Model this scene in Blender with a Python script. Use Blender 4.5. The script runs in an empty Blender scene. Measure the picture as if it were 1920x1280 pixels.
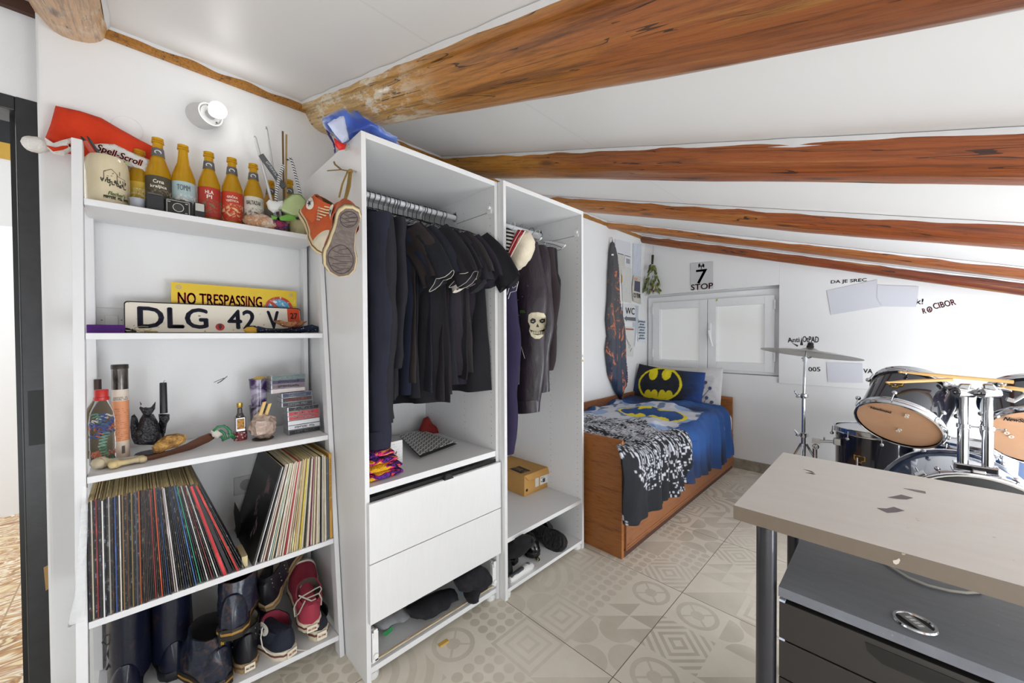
import bpy, bmesh, math, random
import numpy as np
from mathutils import Vector, Matrix, Euler, noise
from mathutils.geometry import delaunay_2d_cdt
C = bpy.context.scene.collection
PI = math.pi
R = math.radians
random.seed(7)

# ---------------------------------------------------------------- camera, sky, lights, exposure
FPX = 711.0; YAW = .7892; PIT = .015; ROL = -.005
CAM = np.array([1.801, -.5296, 1.163])
_F = np.array([-math.sin(YAW), math.cos(YAW), 0]); _R = np.array([math.cos(YAW), math.sin(YAW), 0]); _U = np.array([0, 0, 1.])
_F2 = _F*math.cos(PIT)-_U*math.sin(PIT); _U2 = _U*math.cos(PIT)+_F*math.sin(PIT)
_R2 = _R*math.cos(ROL)+_U2*math.sin(ROL); _U3 = _U2*math.cos(ROL)-_R*math.sin(ROL)
cd = bpy.data.cameras.new('camera'); cam = bpy.data.objects.new('camera', cd); C.objects.link(cam)
cd.sensor_width = 36; cd.lens = FPX/1920*36; cd.clip_start = .02
cam.matrix_world = Matrix(((_R2[0], _U3[0], -_F2[0], CAM[0]), (_R2[1], _U3[1], -_F2[1], CAM[1]), (_R2[2], _U3[2], -_F2[2], CAM[2]), (0, 0, 0, 1)))
bpy.context.scene.camera = cam
def _ray(u, v): return _F2+_R2*(u-960)/FPX-_U3*(v-640)/FPX
def AX(u, v, x): d = _ray(u, v); return Vector(CAM+(x-CAM[0])/d[0]*d)
def AY(u, v, y): d = _ray(u, v); return Vector(CAM+(y-CAM[1])/d[1]*d)
def AZ(u, v, z): d = _ray(u, v); return Vector(CAM+(z-CAM[2])/d[2]*d)

vs = bpy.context.scene.view_settings
vs.view_transform = 'Standard'; vs.look = 'None'; vs.gamma = 1; vs.use_curve_mapping = False
vs.exposure = 0.45
w = bpy.data.worlds.new('World'); bpy.context.scene.world = w; w.use_nodes = True
bg = w.node_tree.nodes['Background']; bg.inputs[0].default_value = (.91, .955, 1, 1); bg.inputs[1].default_value = 1.25
def area(name, loc, to, sx, sy, power, col=(1, 1, 1)):
    d = bpy.data.lights.new(name, 'AREA'); d.shape = 'RECTANGLE'; d.size = sx; d.size_y = sy; d.energy = power; d.color = col
    o = bpy.data.objects.new(name, d); C.objects.link(o); o.location = loc
    o.rotation_euler = (Vector(to)-Vector(loc)).to_track_quat('-Z', 'Y').to_euler(); return o
# unseen area lights added low down, aimed up to brighten the ceiling
area('ceiling_fill_right', (3.3, 1.3, .32), (2.3, 1.35, 1.6), 2.3, .9, 62, (.90, .95, 1))
area('ceiling_fill_rear', (2.7, -1.3, .30), (2.2, -.2, 1.9), 1.6, .8, 13, (.92, .96, 1))

# ---------------------------------------------------------------- node helpers
class E_:
    def __init__(s, nt, sock): s.nt = nt; s.s = sock
    def _m(s, op, o=None, o2=None):
        n = s.nt.nodes.new('ShaderNodeMath'); n.operation = op
        for i, a in enumerate((s, o, o2)):
            if a is None: continue
            if isinstance(a, E_): s.nt.links.new(a.s, n.inputs[i])
            else: n.inputs[i].default_value = a
        return E_(s.nt, n.outputs[0])
    def __add__(s, o): return s._m('ADD', o)
    def __radd__(s, o): return s._m('ADD', o)
    def __sub__(s, o): return s._m('SUBTRACT', o)
    def __rsub__(s, o): return (s*-1)._m('ADD', o)
    def __mul__(s, o): return s._m('MULTIPLY', o)
    __rmul__ = __mul__
    def __truediv__(s, o): return s._m('DIVIDE', o)
    def gt(s, o): return s._m('GREATER_THAN', o)
    def lt(s, o): return s._m('LESS_THAN', o)
    def abs(s): return s._m('ABSOLUTE')
    def frac(s): return s._m('FRACT')
    def floor(s): return s._m('FLOOR')
    def sin(s): return s._m('SINE')
    def sqrt(s): return s._m('SQRT')
    def max(s, o): return s._m('MAXIMUM', o)
    def min(s, o): return s._m('MINIMUM', o)
class N_:
    def __init__(s, nt): s.nt = nt
    def coord(s, k='Object'):
        n = s.nt.nodes.new('ShaderNodeTexCoord'); return n.outputs[k]
    def pos(s): return s.nt.nodes.new('ShaderNodeNewGeometry').outputs['Position']
    def sep(s, v):
        n = s.nt.nodes.new('ShaderNodeSeparateXYZ'); s.nt.links.new(v, n.inputs[0]); return [E_(s.nt, o) for o in n.outputs]
    def comb(s, x, y, z=0):
        n = s.nt.nodes.new('ShaderNodeCombineXYZ')
        for i, a in enumerate((x, y, z)):
            if isinstance(a, E_): s.nt.links.new(a.s, n.inputs[i])
            else: n.inputs[i].default_value = a
        return n.outputs[0]
    def map(s, v, sc=(1, 1, 1), loc=(0, 0, 0), rot=(0, 0, 0)):
        n = s.nt.nodes.new('ShaderNodeMapping'); s.nt.links.new(v, n.inputs[0])
        n.inputs['Scale'].default_value = sc; n.inputs['Location'].default_value = loc; n.inputs['Rotation'].default_value = rot; return n.outputs[0]
    def noise(s, v, sc, det=4, rough=.55, dist=0):
        n = s.nt.nodes.new('ShaderNodeTexNoise'); s.nt.links.new(v, n.inputs['Vector'])
        n.inputs['Scale'].default_value = sc; n.inputs['Detail'].default_value = det; n.inputs['Roughness'].default_value = rough; n.inputs['Distortion'].default_value = dist
        return E_(s.nt, n.outputs[0])
    def voro(s, v, sc, out='Distance'):
        n = s.nt.nodes.new('ShaderNodeTexVoronoi'); s.nt.links.new(v, n.inputs['Vector']); n.inputs['Scale'].default_value = sc
        return n.outputs[out] if out == 'Color' else E_(s.nt, n.outputs[out])
    def white(s, v):
        n = s.nt.nodes.new('ShaderNodeTexWhiteNoise'); s.nt.links.new(v, n.inputs['Vector']); return E_(s.nt, n.outputs['Value'])
    def ramp(s, f, stops, const=False):
        n = s.nt.nodes.new('ShaderNodeValToRGB'); s.nt.links.new(f.s, n.inputs[0]); cr = n.color_ramp
        if const: cr.interpolation = 'CONSTANT'
        while len(cr.elements) < len(stops): cr.elements.new(.5)
        for e, (p, c) in zip(cr.elements, stops): e.position = p; e.color = (*c, 1)
        return n.outputs[0]
    def mix(s, f, a, b):
        n = s.nt.nodes.new('ShaderNodeMix'); n.data_type = 'RGBA'
        if isinstance(f, E_): s.nt.links.new(f.s, n.inputs[0])
        else: n.inputs[0].default_value = f
        for i, c in ((6, a), (7, b)):
            if isinstance(c, tuple): n.inputs[i].default_value = (*c, 1)
            else: s.nt.links.new(c, n.inputs[i])
        return n.outputs[2]
    def attr(s, name='Col'):
        n = s.nt.nodes.new('ShaderNodeAttribute'); n.attribute_name = name; return n.outputs['Color']
    def bump(s, h, st=.3, d=.01):
        n = s.nt.nodes.new('ShaderNodeBump'); s.nt.links.new(h.s, n.inputs['Height']); n.inputs['Strength'].default_value = st; n.inputs['Distance'].default_value = d
        return n.outputs[0]
def srgb(c):
    if isinstance(c, str): c = tuple(int(c[i:i+2], 16)/255 for i in (0, 2, 4))
    return tuple(x/12.92 if x <= .04045 else ((x+.055)/1.055)**2.4 for x in c)
_mats = {}
def nmat(name, fn, rough=.5, metal=0, **kw):
    if name in _mats: return _mats[name]
    m = bpy.data.materials.new(name); m.use_nodes = True; nt = m.node_tree; b = nt.nodes['Principled BSDF']
    b.inputs['Roughness'].default_value = rough; b.inputs['Metallic'].default_value = metal
    for k, v in kw.items(): b.inputs[k.replace('_', ' ')].default_value = v
    d = fn(N_(nt)) or {}
    for k, v in d.items():
        i = b.inputs[k]
        if isinstance(v, tuple): i.default_value = (*v, 1)
        elif isinstance(v, E_): nt.links.new(v.s, i)
        elif isinstance(v, (int, float)): i.default_value = v
        else: nt.links.new(v, i)
    _mats[name] = m; return m
def M(hexc, rough=.5, metal=0, var=.06, sc=40, bump=0, **kw):
    """plain procedural material: slight noise variation round one colour"""
    key = 'mat_%s_%g_%g_%g_%g_%g' % (hexc, rough, metal, var, sc, bump)+''.join('%s%s' % i for i in kw.items())
    c = srgb(hexc)
    def fn(n):
        co = n.coord(); f = n.noise(co, sc, 3)
        d = {'Base Color': n.mix(f, tuple(x*(1-var) for x in c), tuple(min(1, x*(1+var)) for x in c))}
        if bump: d['Normal'] = n.bump(n.noise(co, sc*4, 3), bump, .004)
        return d
    return nmat(key, fn, rough, metal, **kw)
def fabric(hexc, rough=.9, sc=18):
    def fn(n):
        co = n.coord(); f = n.noise(co, sc, 5, .6); c = srgb(hexc)
        return {'Base Color': n.mix(f, tuple(x*.75 for x in c), tuple(min(1, x*1.3+.004) for x in c)), 'Normal': n.bump(n.noise(n.map(co, (1, 1, .35)), 22, 4), .35, .012)}
    return nmat('fabric_'+hexc+str(sc), fn, rough)

# ---------------------------------------------------------------- mesh helpers
class MB:
    def __init__(s, M=None): s.b = bmesh.new(); s.M = M or Matrix(); s.col = {}
    def v(s, p): return s.b.verts.new(s.M @ Vector(p))
    def face(s, vs, mi=0):
        try: f = s.b.faces.new(vs); f.material_index = mi; return f
        except ValueError: return None
    def box(s, x0, x1, y0, y1, z0, z1, mi=0):
        V = [s.v((x, y, z)) for z in (z0, z1) for y in (y0, y1) for x in (x0, x1)]
        for q in ((0, 2, 3, 1), (4, 5, 7, 6), (0, 1, 5, 4), (2, 6, 7, 3), (0, 4, 6, 2), (1, 3, 7, 5)): s.face([V[i] for i in q], mi)
        return s
    def hexa(s, P, mi=0):
        V = [s.v(p) for p in P]
        for q in ((0, 3, 2, 1), (4, 5, 6, 7), (0, 1, 5, 4), (1, 2, 6, 5), (2, 3, 7, 6), (3, 0, 4, 7)): s.face([V[i] for i in q], mi)
        return s
    def loft(s, rings, cap=(True, True), closed=True, mi=0):
        L = [[s.v(p) for p in r] for r in rings]; n = len(L[0])
        for a, b in zip(L, L[1:]):
            for i in range(n if closed else n-1):
                j = (i+1) % n; s.face((a[i], a[j], b[j], b[i]), mi)
        if cap[0]: s.face(L[0][::-1], mi)
        if cap[1]: s.face(L[-1], mi)
        return s
    def lathe(s, prof, c=(0, 0, 0), seg=24, axis=None, cap=(True, True), mi=0):
        """prof: (radius, height) pairs round an axis through c"""
        Q = Vector(axis).to_track_quat('Z', 'Y').to_matrix().to_4x4() if axis is not None else Matrix()
        T = Matrix.Translation(c) @ Q
        rings = [[T @ Vector((max(r, 1e-5)*math.cos(2*PI*i/seg), max(r, 1e-5)*math.sin(2*PI*i/seg), h)) for i in range(seg)] for r, h in prof]
        return s.loft(rings, cap, mi=mi)
    def cyl(s, p0, p1, r0, r1=None, seg=16, cap=(True, True), mi=0):
        p0 = Vector(p0); p1 = Vector(p1); r1 = r0 if r1 is None else r1
        return s.lathe([(r0, 0), (r1, (p1-p0).length)], p0, seg, p1-p0, cap, mi)
    def sph(s, c, r, seg=16, sc=(1, 1, 1), mi=0, jit=0, seed=0):
        rings = []
        for k in range(1, seg//2):
            a = PI*k/(seg//2); rings.append([])
            for i in range(seg):
                t = 2*PI*i/seg; d = Vector((math.sin(a)*math.cos(t), math.sin(a)*math.sin(t), -math.cos(a)))
                q = 1+jit*noise.noise(d*2.3+Vector((seed, seed, 0)))
                rings[-1].append((c[0]+r*q*sc[0]*d.x, c[1]+r*q*sc[1]*d.y, c[2]+r*q*sc[2]*d.z))
        n = len(rings[0]); L = [[s.v(p) for p in q] for q in rings]
        for a, b in zip(L, L[1:]):
            for i in range(n): s.face((a[i], a[(i+1) % n], b[(i+1) % n], b[i]), mi)
        t0 = s.v((c[0], c[1], c[2]-r*sc[2])); t1 = s.v((c[0], c[1], c[2]+r*sc[2]))
        for i in range(n): s.face((t0, L[0][(i+1) % n], L[0][i]), mi); s.face((t1, L[-1][i], L[-1][(i+1) % n]), mi)
        return s
    def tube(s, pts, r, seg=8, closed=False, mi=0, flat=1):
        P = [Vector(p) for p in pts]; n = len(P); rings = []; prev = None
        for i, p in enumerate(P):
            if closed: t = P[(i+1) % n]-P[i-1]
            else: t = P[min(i+1, n-1)]-P[max(i-1, 0)]
            t.normalize()
            if prev is None: u = t.orthogonal().normalized()
            else: u = (prev-t*prev.dot(t)).normalized()
            prev = u; vv = t.cross(u); rr = r(i/(n-1)) if callable(r) else r
            rings.append([p+u*rr*math.cos(2*PI*k/seg)+vv*rr*flat*math.sin(2*PI*k/seg) for k in range(seg)])
        if closed: rings.append(rings[0]); return s.loft(rings, (False, False), mi=mi)
        return s.loft(rings, mi=mi)
    def prism(s, poly, d, mi=0):
        """poly: 3d outline; d: extrusion vector"""
        a = [s.v(p) for p in poly]; b = [s.v(Vector(p)+Vector(d)) for p in poly]; n = len(a)
        s.face(a[::-1], mi); s.face(b, mi)
        for i in range(n): s.face((a[i], a[(i+1) % n], b[(i+1) % n], b[i]), mi)
        return s
    def puff(s, poly, nrm, T, rad, step, f=None, back=1.0, mi=0):
        """solid body with rounded edges filling a planar 3d outline; T half thickness"""
        P = [Vector(p) for p in poly]; nrm = Vector(nrm).normalized(); c = sum(P, Vector())/len(P)
        up = Vector((0, 0, 1)) if abs(nrm.z) < .9 else Vector((0, 1, 0)); u = up.cross(nrm).normalized(); vv = nrm.cross(u)
        Q = [((p-c).dot(u), (p-c).dot(vv)) for p in P]; B = []
        for i, a in enumerate(Q):
            b = Q[(i+1) % len(Q)]; n = max(1, int(math.hypot(b[0]-a[0], b[1]-a[1])/step))
            for k in range(n): B.append((a[0]+(b[0]-a[0])*k/n, a[1]+(b[1]-a[1])*k/n))
        A = np.array(Q); D0 = np.roll(A, -1, 0)-A; L2 = (D0**2).sum(1)+1e-12
        def dist(q):
            t = np.clip(((np.array(q)-A)*D0).sum(1)/L2, 0, 1); return float(np.min(np.linalg.norm(A+D0*t[:, None]-q, axis=1)))
        def inside(q):
            r = False
            for i in range(len(Q)):
                (x1, y1), (x2, y2) = Q[i], Q[i-1]
                if (y1 > q[1]) != (y2 > q[1]) and q[0] < (x2-x1)*(q[1]-y1)/(y2-y1)+x1: r = not r
            return r
        x0, y0 = A.min(0); x1, y1 = A.max(0); pts = list(B); k = 0; y = y0+step/2
        while y < y1:
            x = x0+step*(.5+.5*(k % 2))
            while x < x1:
                if inside((x, y)) and dist((x, y)) > step*.55: pts.append((x, y))
                x += step
            y += step*.87; k += 1
        nb = len(B); r = delaunay_2d_cdt([Vector(p) for p in pts], [(i, (i+1) % nb) for i in range(nb)], [], 1, 1e-7)
        V2, F2 = r[0], r[2]; vt = []; vb = []
        for q in V2:
            d = dist((q.x, q.y)); e = min(d/rad, 1); h = T*math.sqrt(max(0, 1-(1-e)**2)); base = c+u*q.x+vv*q.y
            z = f(q.x, q.y)*min(1, e*1.5) if f else 0
            if d < 1e-5: a = s.v(base); vt.append(a); vb.append(a)
            else: vt.append(s.v(base+nrm*(h+z))); vb.append(s.v(base-nrm*(h*back-z*.5)))
        for t in F2:
            s.face([vt[i] for i in t], mi); s.face([vb[i] for i in t][::-1], mi)
        return s
_mw = {}
def mw(o): return _mw.get(o.name, Matrix())
def _link(o, parent, Mx):
    C.objects.link(o)
    if parent is not None: o.parent = parent
    o.matrix_basis = Mx; _mw[o.name] = (mw(parent) if parent else Matrix()) @ Mx
def O(name, mb, mat, parent=None, local=False, smooth=False, bevel=0, sub=0, seg=2):
    """link one mesh object; mesh given in world space unless local"""
    me = bpy.data.meshes.new(name); b = mb.b
    if parent is not None and not local: b.transform(mw(parent).inverted())
    bmesh.ops.recalc_face_normals(b, faces=b.faces); b.to_mesh(me); b.free()
    for m in (mat if isinstance(mat, (list, tuple)) else [mat]): me.materials.append(m)
    if smooth:
        for p in me.polygons: p.use_smooth = True
        if smooth != 'all': me.set_sharp_from_angle(angle=R(smooth if smooth is not True else 40))
    o = bpy.data.objects.new(name, me); _link(o, parent, Matrix())
    if bevel:
        md = o.modifiers.new('Bevel', 'BEVEL'); md.width = bevel; md.segments = seg; md.limit_method = 'ANGLE'; md.angle_limit = R(35)
    if sub: md = o.modifiers.new('Subdivision', 'SUBSURF'); md.levels = sub; md.render_levels = sub
    return o
def rebase(o, loc):
    """move a single-mesh thing's origin to loc"""
    o.data.transform(Matrix.Translation(-Vector(loc))); o.matrix_basis = Matrix.Translation(loc); _mw[o.name] = o.matrix_basis.copy()
def thing(name, label, cat, loc=(0, 0, 0), rot=(0, 0, 0), group=None, sc=1):
    o = bpy.data.objects.new(name, None); o.empty_display_size = .02
    _link(o, None, Matrix.LocRotScale(Vector(loc), Euler(rot), Vector((sc, sc, sc))))
    o['label'] = label; o['category'] = cat
    if group: o['group'] = group
    return o
def tag(o, label, cat, group=None, base=True):
    o['label'] = label; o['category'] = cat
    if group: o['group'] = group
    if base and o.type == 'MESH' and o.parent is None and o.matrix_basis == Matrix():
        n = len(o.data.vertices); a = np.empty(n*3); o.data.vertices.foreach_get('co', a); a = a.reshape(-1, 3)
        rebase(o, ((a[:, 0].min()+a[:, 0].max())/2, (a[:, 1].min()+a[:, 1].max())/2, a[:, 2].min()))
    return o
def struct(o): o['kind'] = 'structure'; return o
def dup(root, M4, label=None, group=None):
    """a copy of a thing with copies of its parts and sub-parts"""
    r = root.copy(); C.objects.link(r); r.matrix_basis = M4; _mw[r.name] = M4.copy()
    if label: r['label'] = label
    if group: r['group'] = group
    def rec(a, b):
        for ch in [c for c in bpy.data.objects if c.parent == a]:
            c = ch.copy(); C.objects.link(c); c.parent = b; c.matrix_basis = ch.matrix_basis.copy(); rec(ch, c)
    rec(root, r); return r
def TRS(loc, rot=(0, 0, 0), sc=(1, 1, 1)):
    if not hasattr(sc, '__len__'): sc = (sc,)*3
    return Matrix.LocRotScale(Vector(loc), Euler(rot), Vector(sc))
def vcol(o, fn, name='Col'):
    """colour attribute: the print on a cloth, fn(co) -> linear rgb, in the mesh's own coordinates"""
    a = o.data.color_attributes.new(name, 'FLOAT_COLOR', 'POINT'); buf = np.ones(len(o.data.vertices)*4, np.float32)
    for i, v in enumerate(o.data.vertices): buf[i*4:i*4+3] = fn(v.co)
    a.data.foreach_set('color', buf); return o
_tc = {}
def text_shape(s, shear=0):
    if s[0] == '~':                          # writing too small to read in the photograph: broken strokes of its length
        rn_ = random.Random(len(s)); n_ = int(s[1:]); V, F = [], []
        for i in range(n_):
            if rn_.random() < .12 and 0 < i < n_-1: continue
            for x0, x1, y0, y1 in ((0, .16, 0, 1), (rn_.choice((0, .2)), .66, *rn_.choice(((0, .18), (.42, .58), (.82, 1)))), (.5, .66, *rn_.choice(((0, 1), (0, .5), (.5, 1))))):
                k = len(V); V += [(i+x0, y0), (i+x1, y0), (i+x1, y1), (i+x0, y1)]; F.append((k, k+1, k+2, k+3))
        return np.array(V, float), F
    if (s, shear) in _tc: return _tc[s, shear]
    cu = bpy.data.curves.new('t', 'FONT'); cu.body = s; cu.size = 1; cu.shear = shear; cu.resolution_u = 3; ob = bpy.data.objects.new('t', cu); C.objects.link(ob)
    bpy.context.view_layer.update(); me = bpy.data.meshes.new_from_object(ob.evaluated_get(bpy.context.evaluated_depsgraph_get()))
    V = np.array([v.co[:2] for v in me.vertices]); F = [tuple(p.vertices) for p in me.polygons]
    bpy.data.objects.remove(ob); bpy.data.meshes.remove(me); bpy.data.curves.remove(cu)
    V -= V.min(0); _tc[s, shear] = (V, F); return V, F
def lettering(s, parent, c, right, up, w, h, mat, name='lettering', wrap=None, shear=0, thick=.0004, bold=0, local=False):
    """text as a thin raised mesh, centred at c, w wide and h high; wrap = (axis point, radius) bends it round a vertical cylinder"""
    V, F = text_shape(s, shear); b = MB(); right = Vector(right).normalized(); up = Vector(up).normalized(); nn = right.cross(up); c = Vector(c)
    m = V.max(0); q = (V/m-.5)*np.array([w, h])
    def P(x, y, d):
        p = c+right*x+up*y+nn*d
        if wrap:
            ax, r = Vector(wrap[0]), wrap[1]; a0 = math.atan2(c.y-ax.y, c.x-ax.x)+x/r
            p = Vector((ax.x+(r+d)*math.cos(a0), ax.y+(r+d)*math.sin(a0), c.z+y))
        return p
    for dx, dy in ([(0, 0)] if not bold else [(-bold, 0), (bold, 0), (0, bold), (0, -bold)]):
        top = [b.v(P(x+dx, y+dy, thick*1.5)) for x, y in q]
        for f in F: b.face([top[i] for i in f])
    return O(name, b, mat, parent, local)

# ================================================================ the setting
X0, YF = 0.0, 3.177
def zc(x): return 2.17-.307*x            # the sloping ceiling
def wallmat():
    def fn(n):
        p = n.pos(); f = n.noise(p, 3, 4); g = n.noise(p, 45, 5); h = n.noise(p, 9, 4)
        return {'Base Color': n.mix(f, (.78, .78, .785), (.84, .84, .84)), 'Normal': n.bump(g*.5+h, .22, .008)}
    return nmat('white_plaster', fn, .75)
MW = wallmat()
MWS = nmat('smooth_white_paint', lambda n: {'Base Color': n.mix(n.noise(n.pos(), 2, 3), (.80, .80, .80), (.85, .85, .85)), 'Normal': n.bump(n.noise(n.pos(), 30, 4), .06, .004)}, .6)
LAM = nmat('white_laminate', lambda n: {'Base Color': n.mix(n.noise(n.map(n.coord(), (30, 30, 4)), 4, 4), (.76, .76, .765), (.82, .82, .82)), 'Normal': n.bump(n.noise(n.map(n.coord(), (60, 60, 6)), 6, 3), .05, .002)}, .38)

def floor_fn(n):
    x, y, z = n.sep(n.pos())
    tx = (x-1.135+6)/.6; ty = (y-1.207+6)/.6
    gx = tx.frac(); gy = ty.frac()
    line = (gx.lt(.0025)+gx.gt(.9975)+gy.lt(.0025)+gy.gt(.9975)).min(1)
    sx = tx*3; sy = ty*3; cx = sx.floor(); cy = sy.floor()
    u = sx.frac()-.5; v = sy.frac()-.5; r = n.white(n.comb(cx, cy, 3)); au = u.abs(); av = v.abs()
    rad = (u*u+v*v).sqrt(); dia = au+av
    s = lambda e: e.min(1).max(0)
    # square motifs of the patchwork
    pA = ((u*2).frac()-(v*2).frac()).gt(0)                                   # split triangles
    pB = s(((rad-.36).abs()).lt(.045)+rad.lt(.13)+((au-av).abs()).lt(.03)*rad.lt(.33))   # rosette in a ring
    pC = (dia*5).frac().gt(.5)                                               # nested diamonds
    ru = ((u+.5)*(u+.5)+(v+.5)*(v+.5)).sqrt(); pD = (ru*3.4).frac().gt(.55)  # quarter arcs
    pE = u.gt(v)
    q = (((u*4).frac()-.5)*((u*4).frac()-.5)+((v*4).frac()-.5)*((v*4).frac()-.5)).sqrt(); pF = q.lt(.4)   # small lattice
    c1 = ((au-.5)*(au-.5)+(av*av)).sqrt(); c2 = (au*au+(av-.5)*(av-.5)).sqrt()
    pG = s(c1.lt(.34)+c2.lt(.34))                                             # petals
    pH = s((au.max(av)*6).frac().gt(.6))                                      # nested squares
    sel = lambda a, b: r.gt(a)*r.lt(b)
    pat = sel(0, .15)*pA+sel(.15, .28)*pB+sel(.28, .42)*pC+sel(.42, .56)*pD+sel(.56, .64)*pE+sel(.64, .78)*pF+sel(.78, .9)*pG+sel(.9, 1)*pH
    worn = n.noise(n.pos(), 1.7, 3); fine = n.noise(n.pos(), 14, 6, .7)
    k = pat*((worn-.3)*1.9).max(.18).min(1)*((2.3-x)*.9).max(.3).min(1)
    base = n.mix(fine, srgb('DBD2C0'), srgb('EEE7D9'))
    dark = n.mix(fine, srgb('A39984'), srgb('B8AE9A'))
    c = n.mix(k*.9, base, dark)
    c = n.mix(line, c, srgb('6E675A'))
    return {'Base Color': c, 'Roughness': fine*.25+.3, 'Normal': n.bump(line*-1+fine*.1, .3, .004)}
MF = nmat('patchwork_floor_tile', floor_fn, .4)
struct(O('floor', MB().box(-.16, 3.6, -1.9, YF+.15, -.05, 0), MF))

def hall_floor(n):
    p = n.pos(); f = n.noise(n.map(p, (2.2, 1.0, 1)), 3.2, 3, .6, 2.5); x, y, z = n.sep(p)
    l = ((y*3.2).frac().lt(.02)+(x*3.2).frac().lt(.02)).min(1)
    c = n.ramp(f, [(0, srgb('B98A52')), (.36, srgb('E8D5A8')), (.44, srgb('B07A48')), (.5, srgb('F2E8D0')), (.56, srgb('C79A5F')), (.63, srgb('8D5A35')), (.68, srgb('E6D2A2')), (1, srgb('C8A066'))])
    return {'Base Color': n.mix(l, c, srgb('A88A60'))}
struct(O('floor', MB().box(-3.2, -.16, -2.6, 1.2, -.05, 0), nmat('marbled_brown_tile', hall_floor, .25)))

ceil = MB()
for xa, xb in ((-.16, 3.6),):
    ceil.hexa([(xa, -1.9, zc(xa)), (xb, -1.9, zc(xb)), (xb, YF+.15, zc(xb)), (xa, YF+.15, zc(xa)), (xa, -1.9, zc(xa)+.06), (xb, -1.9, zc(xb)+.06), (xb, YF+.15, zc(xb)+.06), (xa, YF+.15, zc(xa)+.06)])
def ceil_fn(n):
    x, y, z = n.sep(n.pos()); l = ((x-1.02).abs()).lt(.004); f = n.noise(n.pos(), 26, 5)
    return {'Base Color': n.mix(l*.12, n.mix(n.noise(n.pos(), 2, 3), (.80, .80, .80), (.85, .85, .85)), (.45, .45, .45)), 'Normal': n.bump(f, .08, .004)}
struct(O('ceiling', ceil, nmat('painted_ceiling_board', ceil_fn, .45)))

struct(O('wall_rear', MB().box(-.16, 3.6, -1.95, -1.9, 0, 2.2), MW))
struct(O('ceiling', MB().box(-3.3, -.16, -2.7, 1.3, 2.6, 2.65), MW))
YD = -.729                                   # end of the left wall, the doorway recess beyond it
b = MB().box(-.14, 0, YD, YF+.15, 0, 2.2); struct(O('wall_left', b, MW, bevel=.012, seg=3))
XD = -.09
dz = AX(50, 187, XD).z
b = MB().box(-.14, XD, -1.9, YD, dz, 2.24); struct(O('wall_doorway', b, MW))
# dark door frame, its glazed leaf and the room beyond
MD = nmat('charcoal_door_paint', lambda n: {'Base Color': n.mix(n.noise(n.coord(), 30, 4), (.012, .013, .015), (.035, .036, .04)), 'Normal': n.bump(n.noise(n.coord(), 60, 3), .15, .003)}, .35)
ya = AX(40, 700, XD).y
f = O('door_1', MB().box(-.2, XD+.006, ya, YD, 0, dz), MD, bevel=.004); struct(f); f['label'] = 'charcoal painted door frame at the left edge'
O('door_header', MB().box(-.2, XD+.004, -1.9, ya, AX(20, 206, XD).z, dz), MD, f, bevel=.003)
O('door_leaf_stile', MB().box(-.19, -.13, ya-.016, ya, 0, AX(20, 206, XD).z), M('15181B', .4), f)
O('worn_paint_chip', MB().prism([(XD+.0065, y, z) for y, z in ((ya+.035, .44), (ya+.047, .445), (ya+.045, .40), (ya+.05, .37), (ya+.038, .365))], (.0006, 0, 0)), M('B08A58', .7), f)
O('latch_plate', MB().box(XD, XD+.008, ya+.012, YD-.004, .83, 1.0), M('0D0E10', .5), f)
xw = AZ(20, 966, 0).x
b = MB().box(xw-.1, xw, -2.6, 1.2, 0, 2.6); struct(O('wall_hall', b, MWS))
tp = AX(16, 268, xw+.02).z; t2 = AX(16, 298, xw+.02).z; t3 = AX(16, 222, xw+.02).z; t4 = AX(16, 205, xw+.02).z
O('trim_1', MB().box(xw, xw+.012, -2.6, 1.2, t2, tp), M('C9A040', .5)).__setitem__('kind', 'structure')
O('trim_2', MB().box(xw, xw+.015, -2.6, 1.2, tp, t3+.02), M('1C2024', .5)).__setitem__('kind', 'structure')
O('trim_3', MB().box(xw, xw+.01, -2.6, 1.2, t3+.02, 2.6), M('7E93A8', .5)).__setitem__('kind', 'structure')
area('hall_area_light', (-1.6, -1.4, 2.0), (-1.2, -1.2, 0), 1.4, 1.4, 7)  # unseen area lamp lighting the hall from above

# far wall: recessed base, thicker board above, window reveal
zb = .768; wz0, wz1 = .818, 1.566; wx1 = 1.142
b = MB(); b.box(-.14, 3.6, YF+.014, YF+.15, 0, wz0); b.box(wx1, 3.6, YF+.014, YF+.15, wz0, 2.2); b.box(-.14, wx1, YF+.014, YF+.15, wz1, 2.2)
struct(O('wall_far', b, MWS))
b = MB(); b.box(wx1, 3.6, YF, YF+.014, zb, 2.0); b.box(0, wx1, YF, YF+.014, wz1, 2.2)
struct(O('wall_far_boarding', b, MWS, bevel=.002))
struct(O('wall_far_reveal', MB().box(0, wx1, YF+.075, YF+.15, wz0-.02, wz1+.02), MWS))
MBase = nmat('stone_skirting', lambda n: {'Base Color': n.ramp(n.noise(n.pos(), 9, 6, .65, 1), [(.3, srgb('6F675C')), (.5, srgb('8F8678')), (.7, srgb('A8A091'))])}, .4)
b = MB()
for i in range(6): b.box(.0+i*.6, .598+i*.6, YF-.001, YF+.014, 0, .085)
struct(O('baseboard_far', b, MBase))
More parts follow.
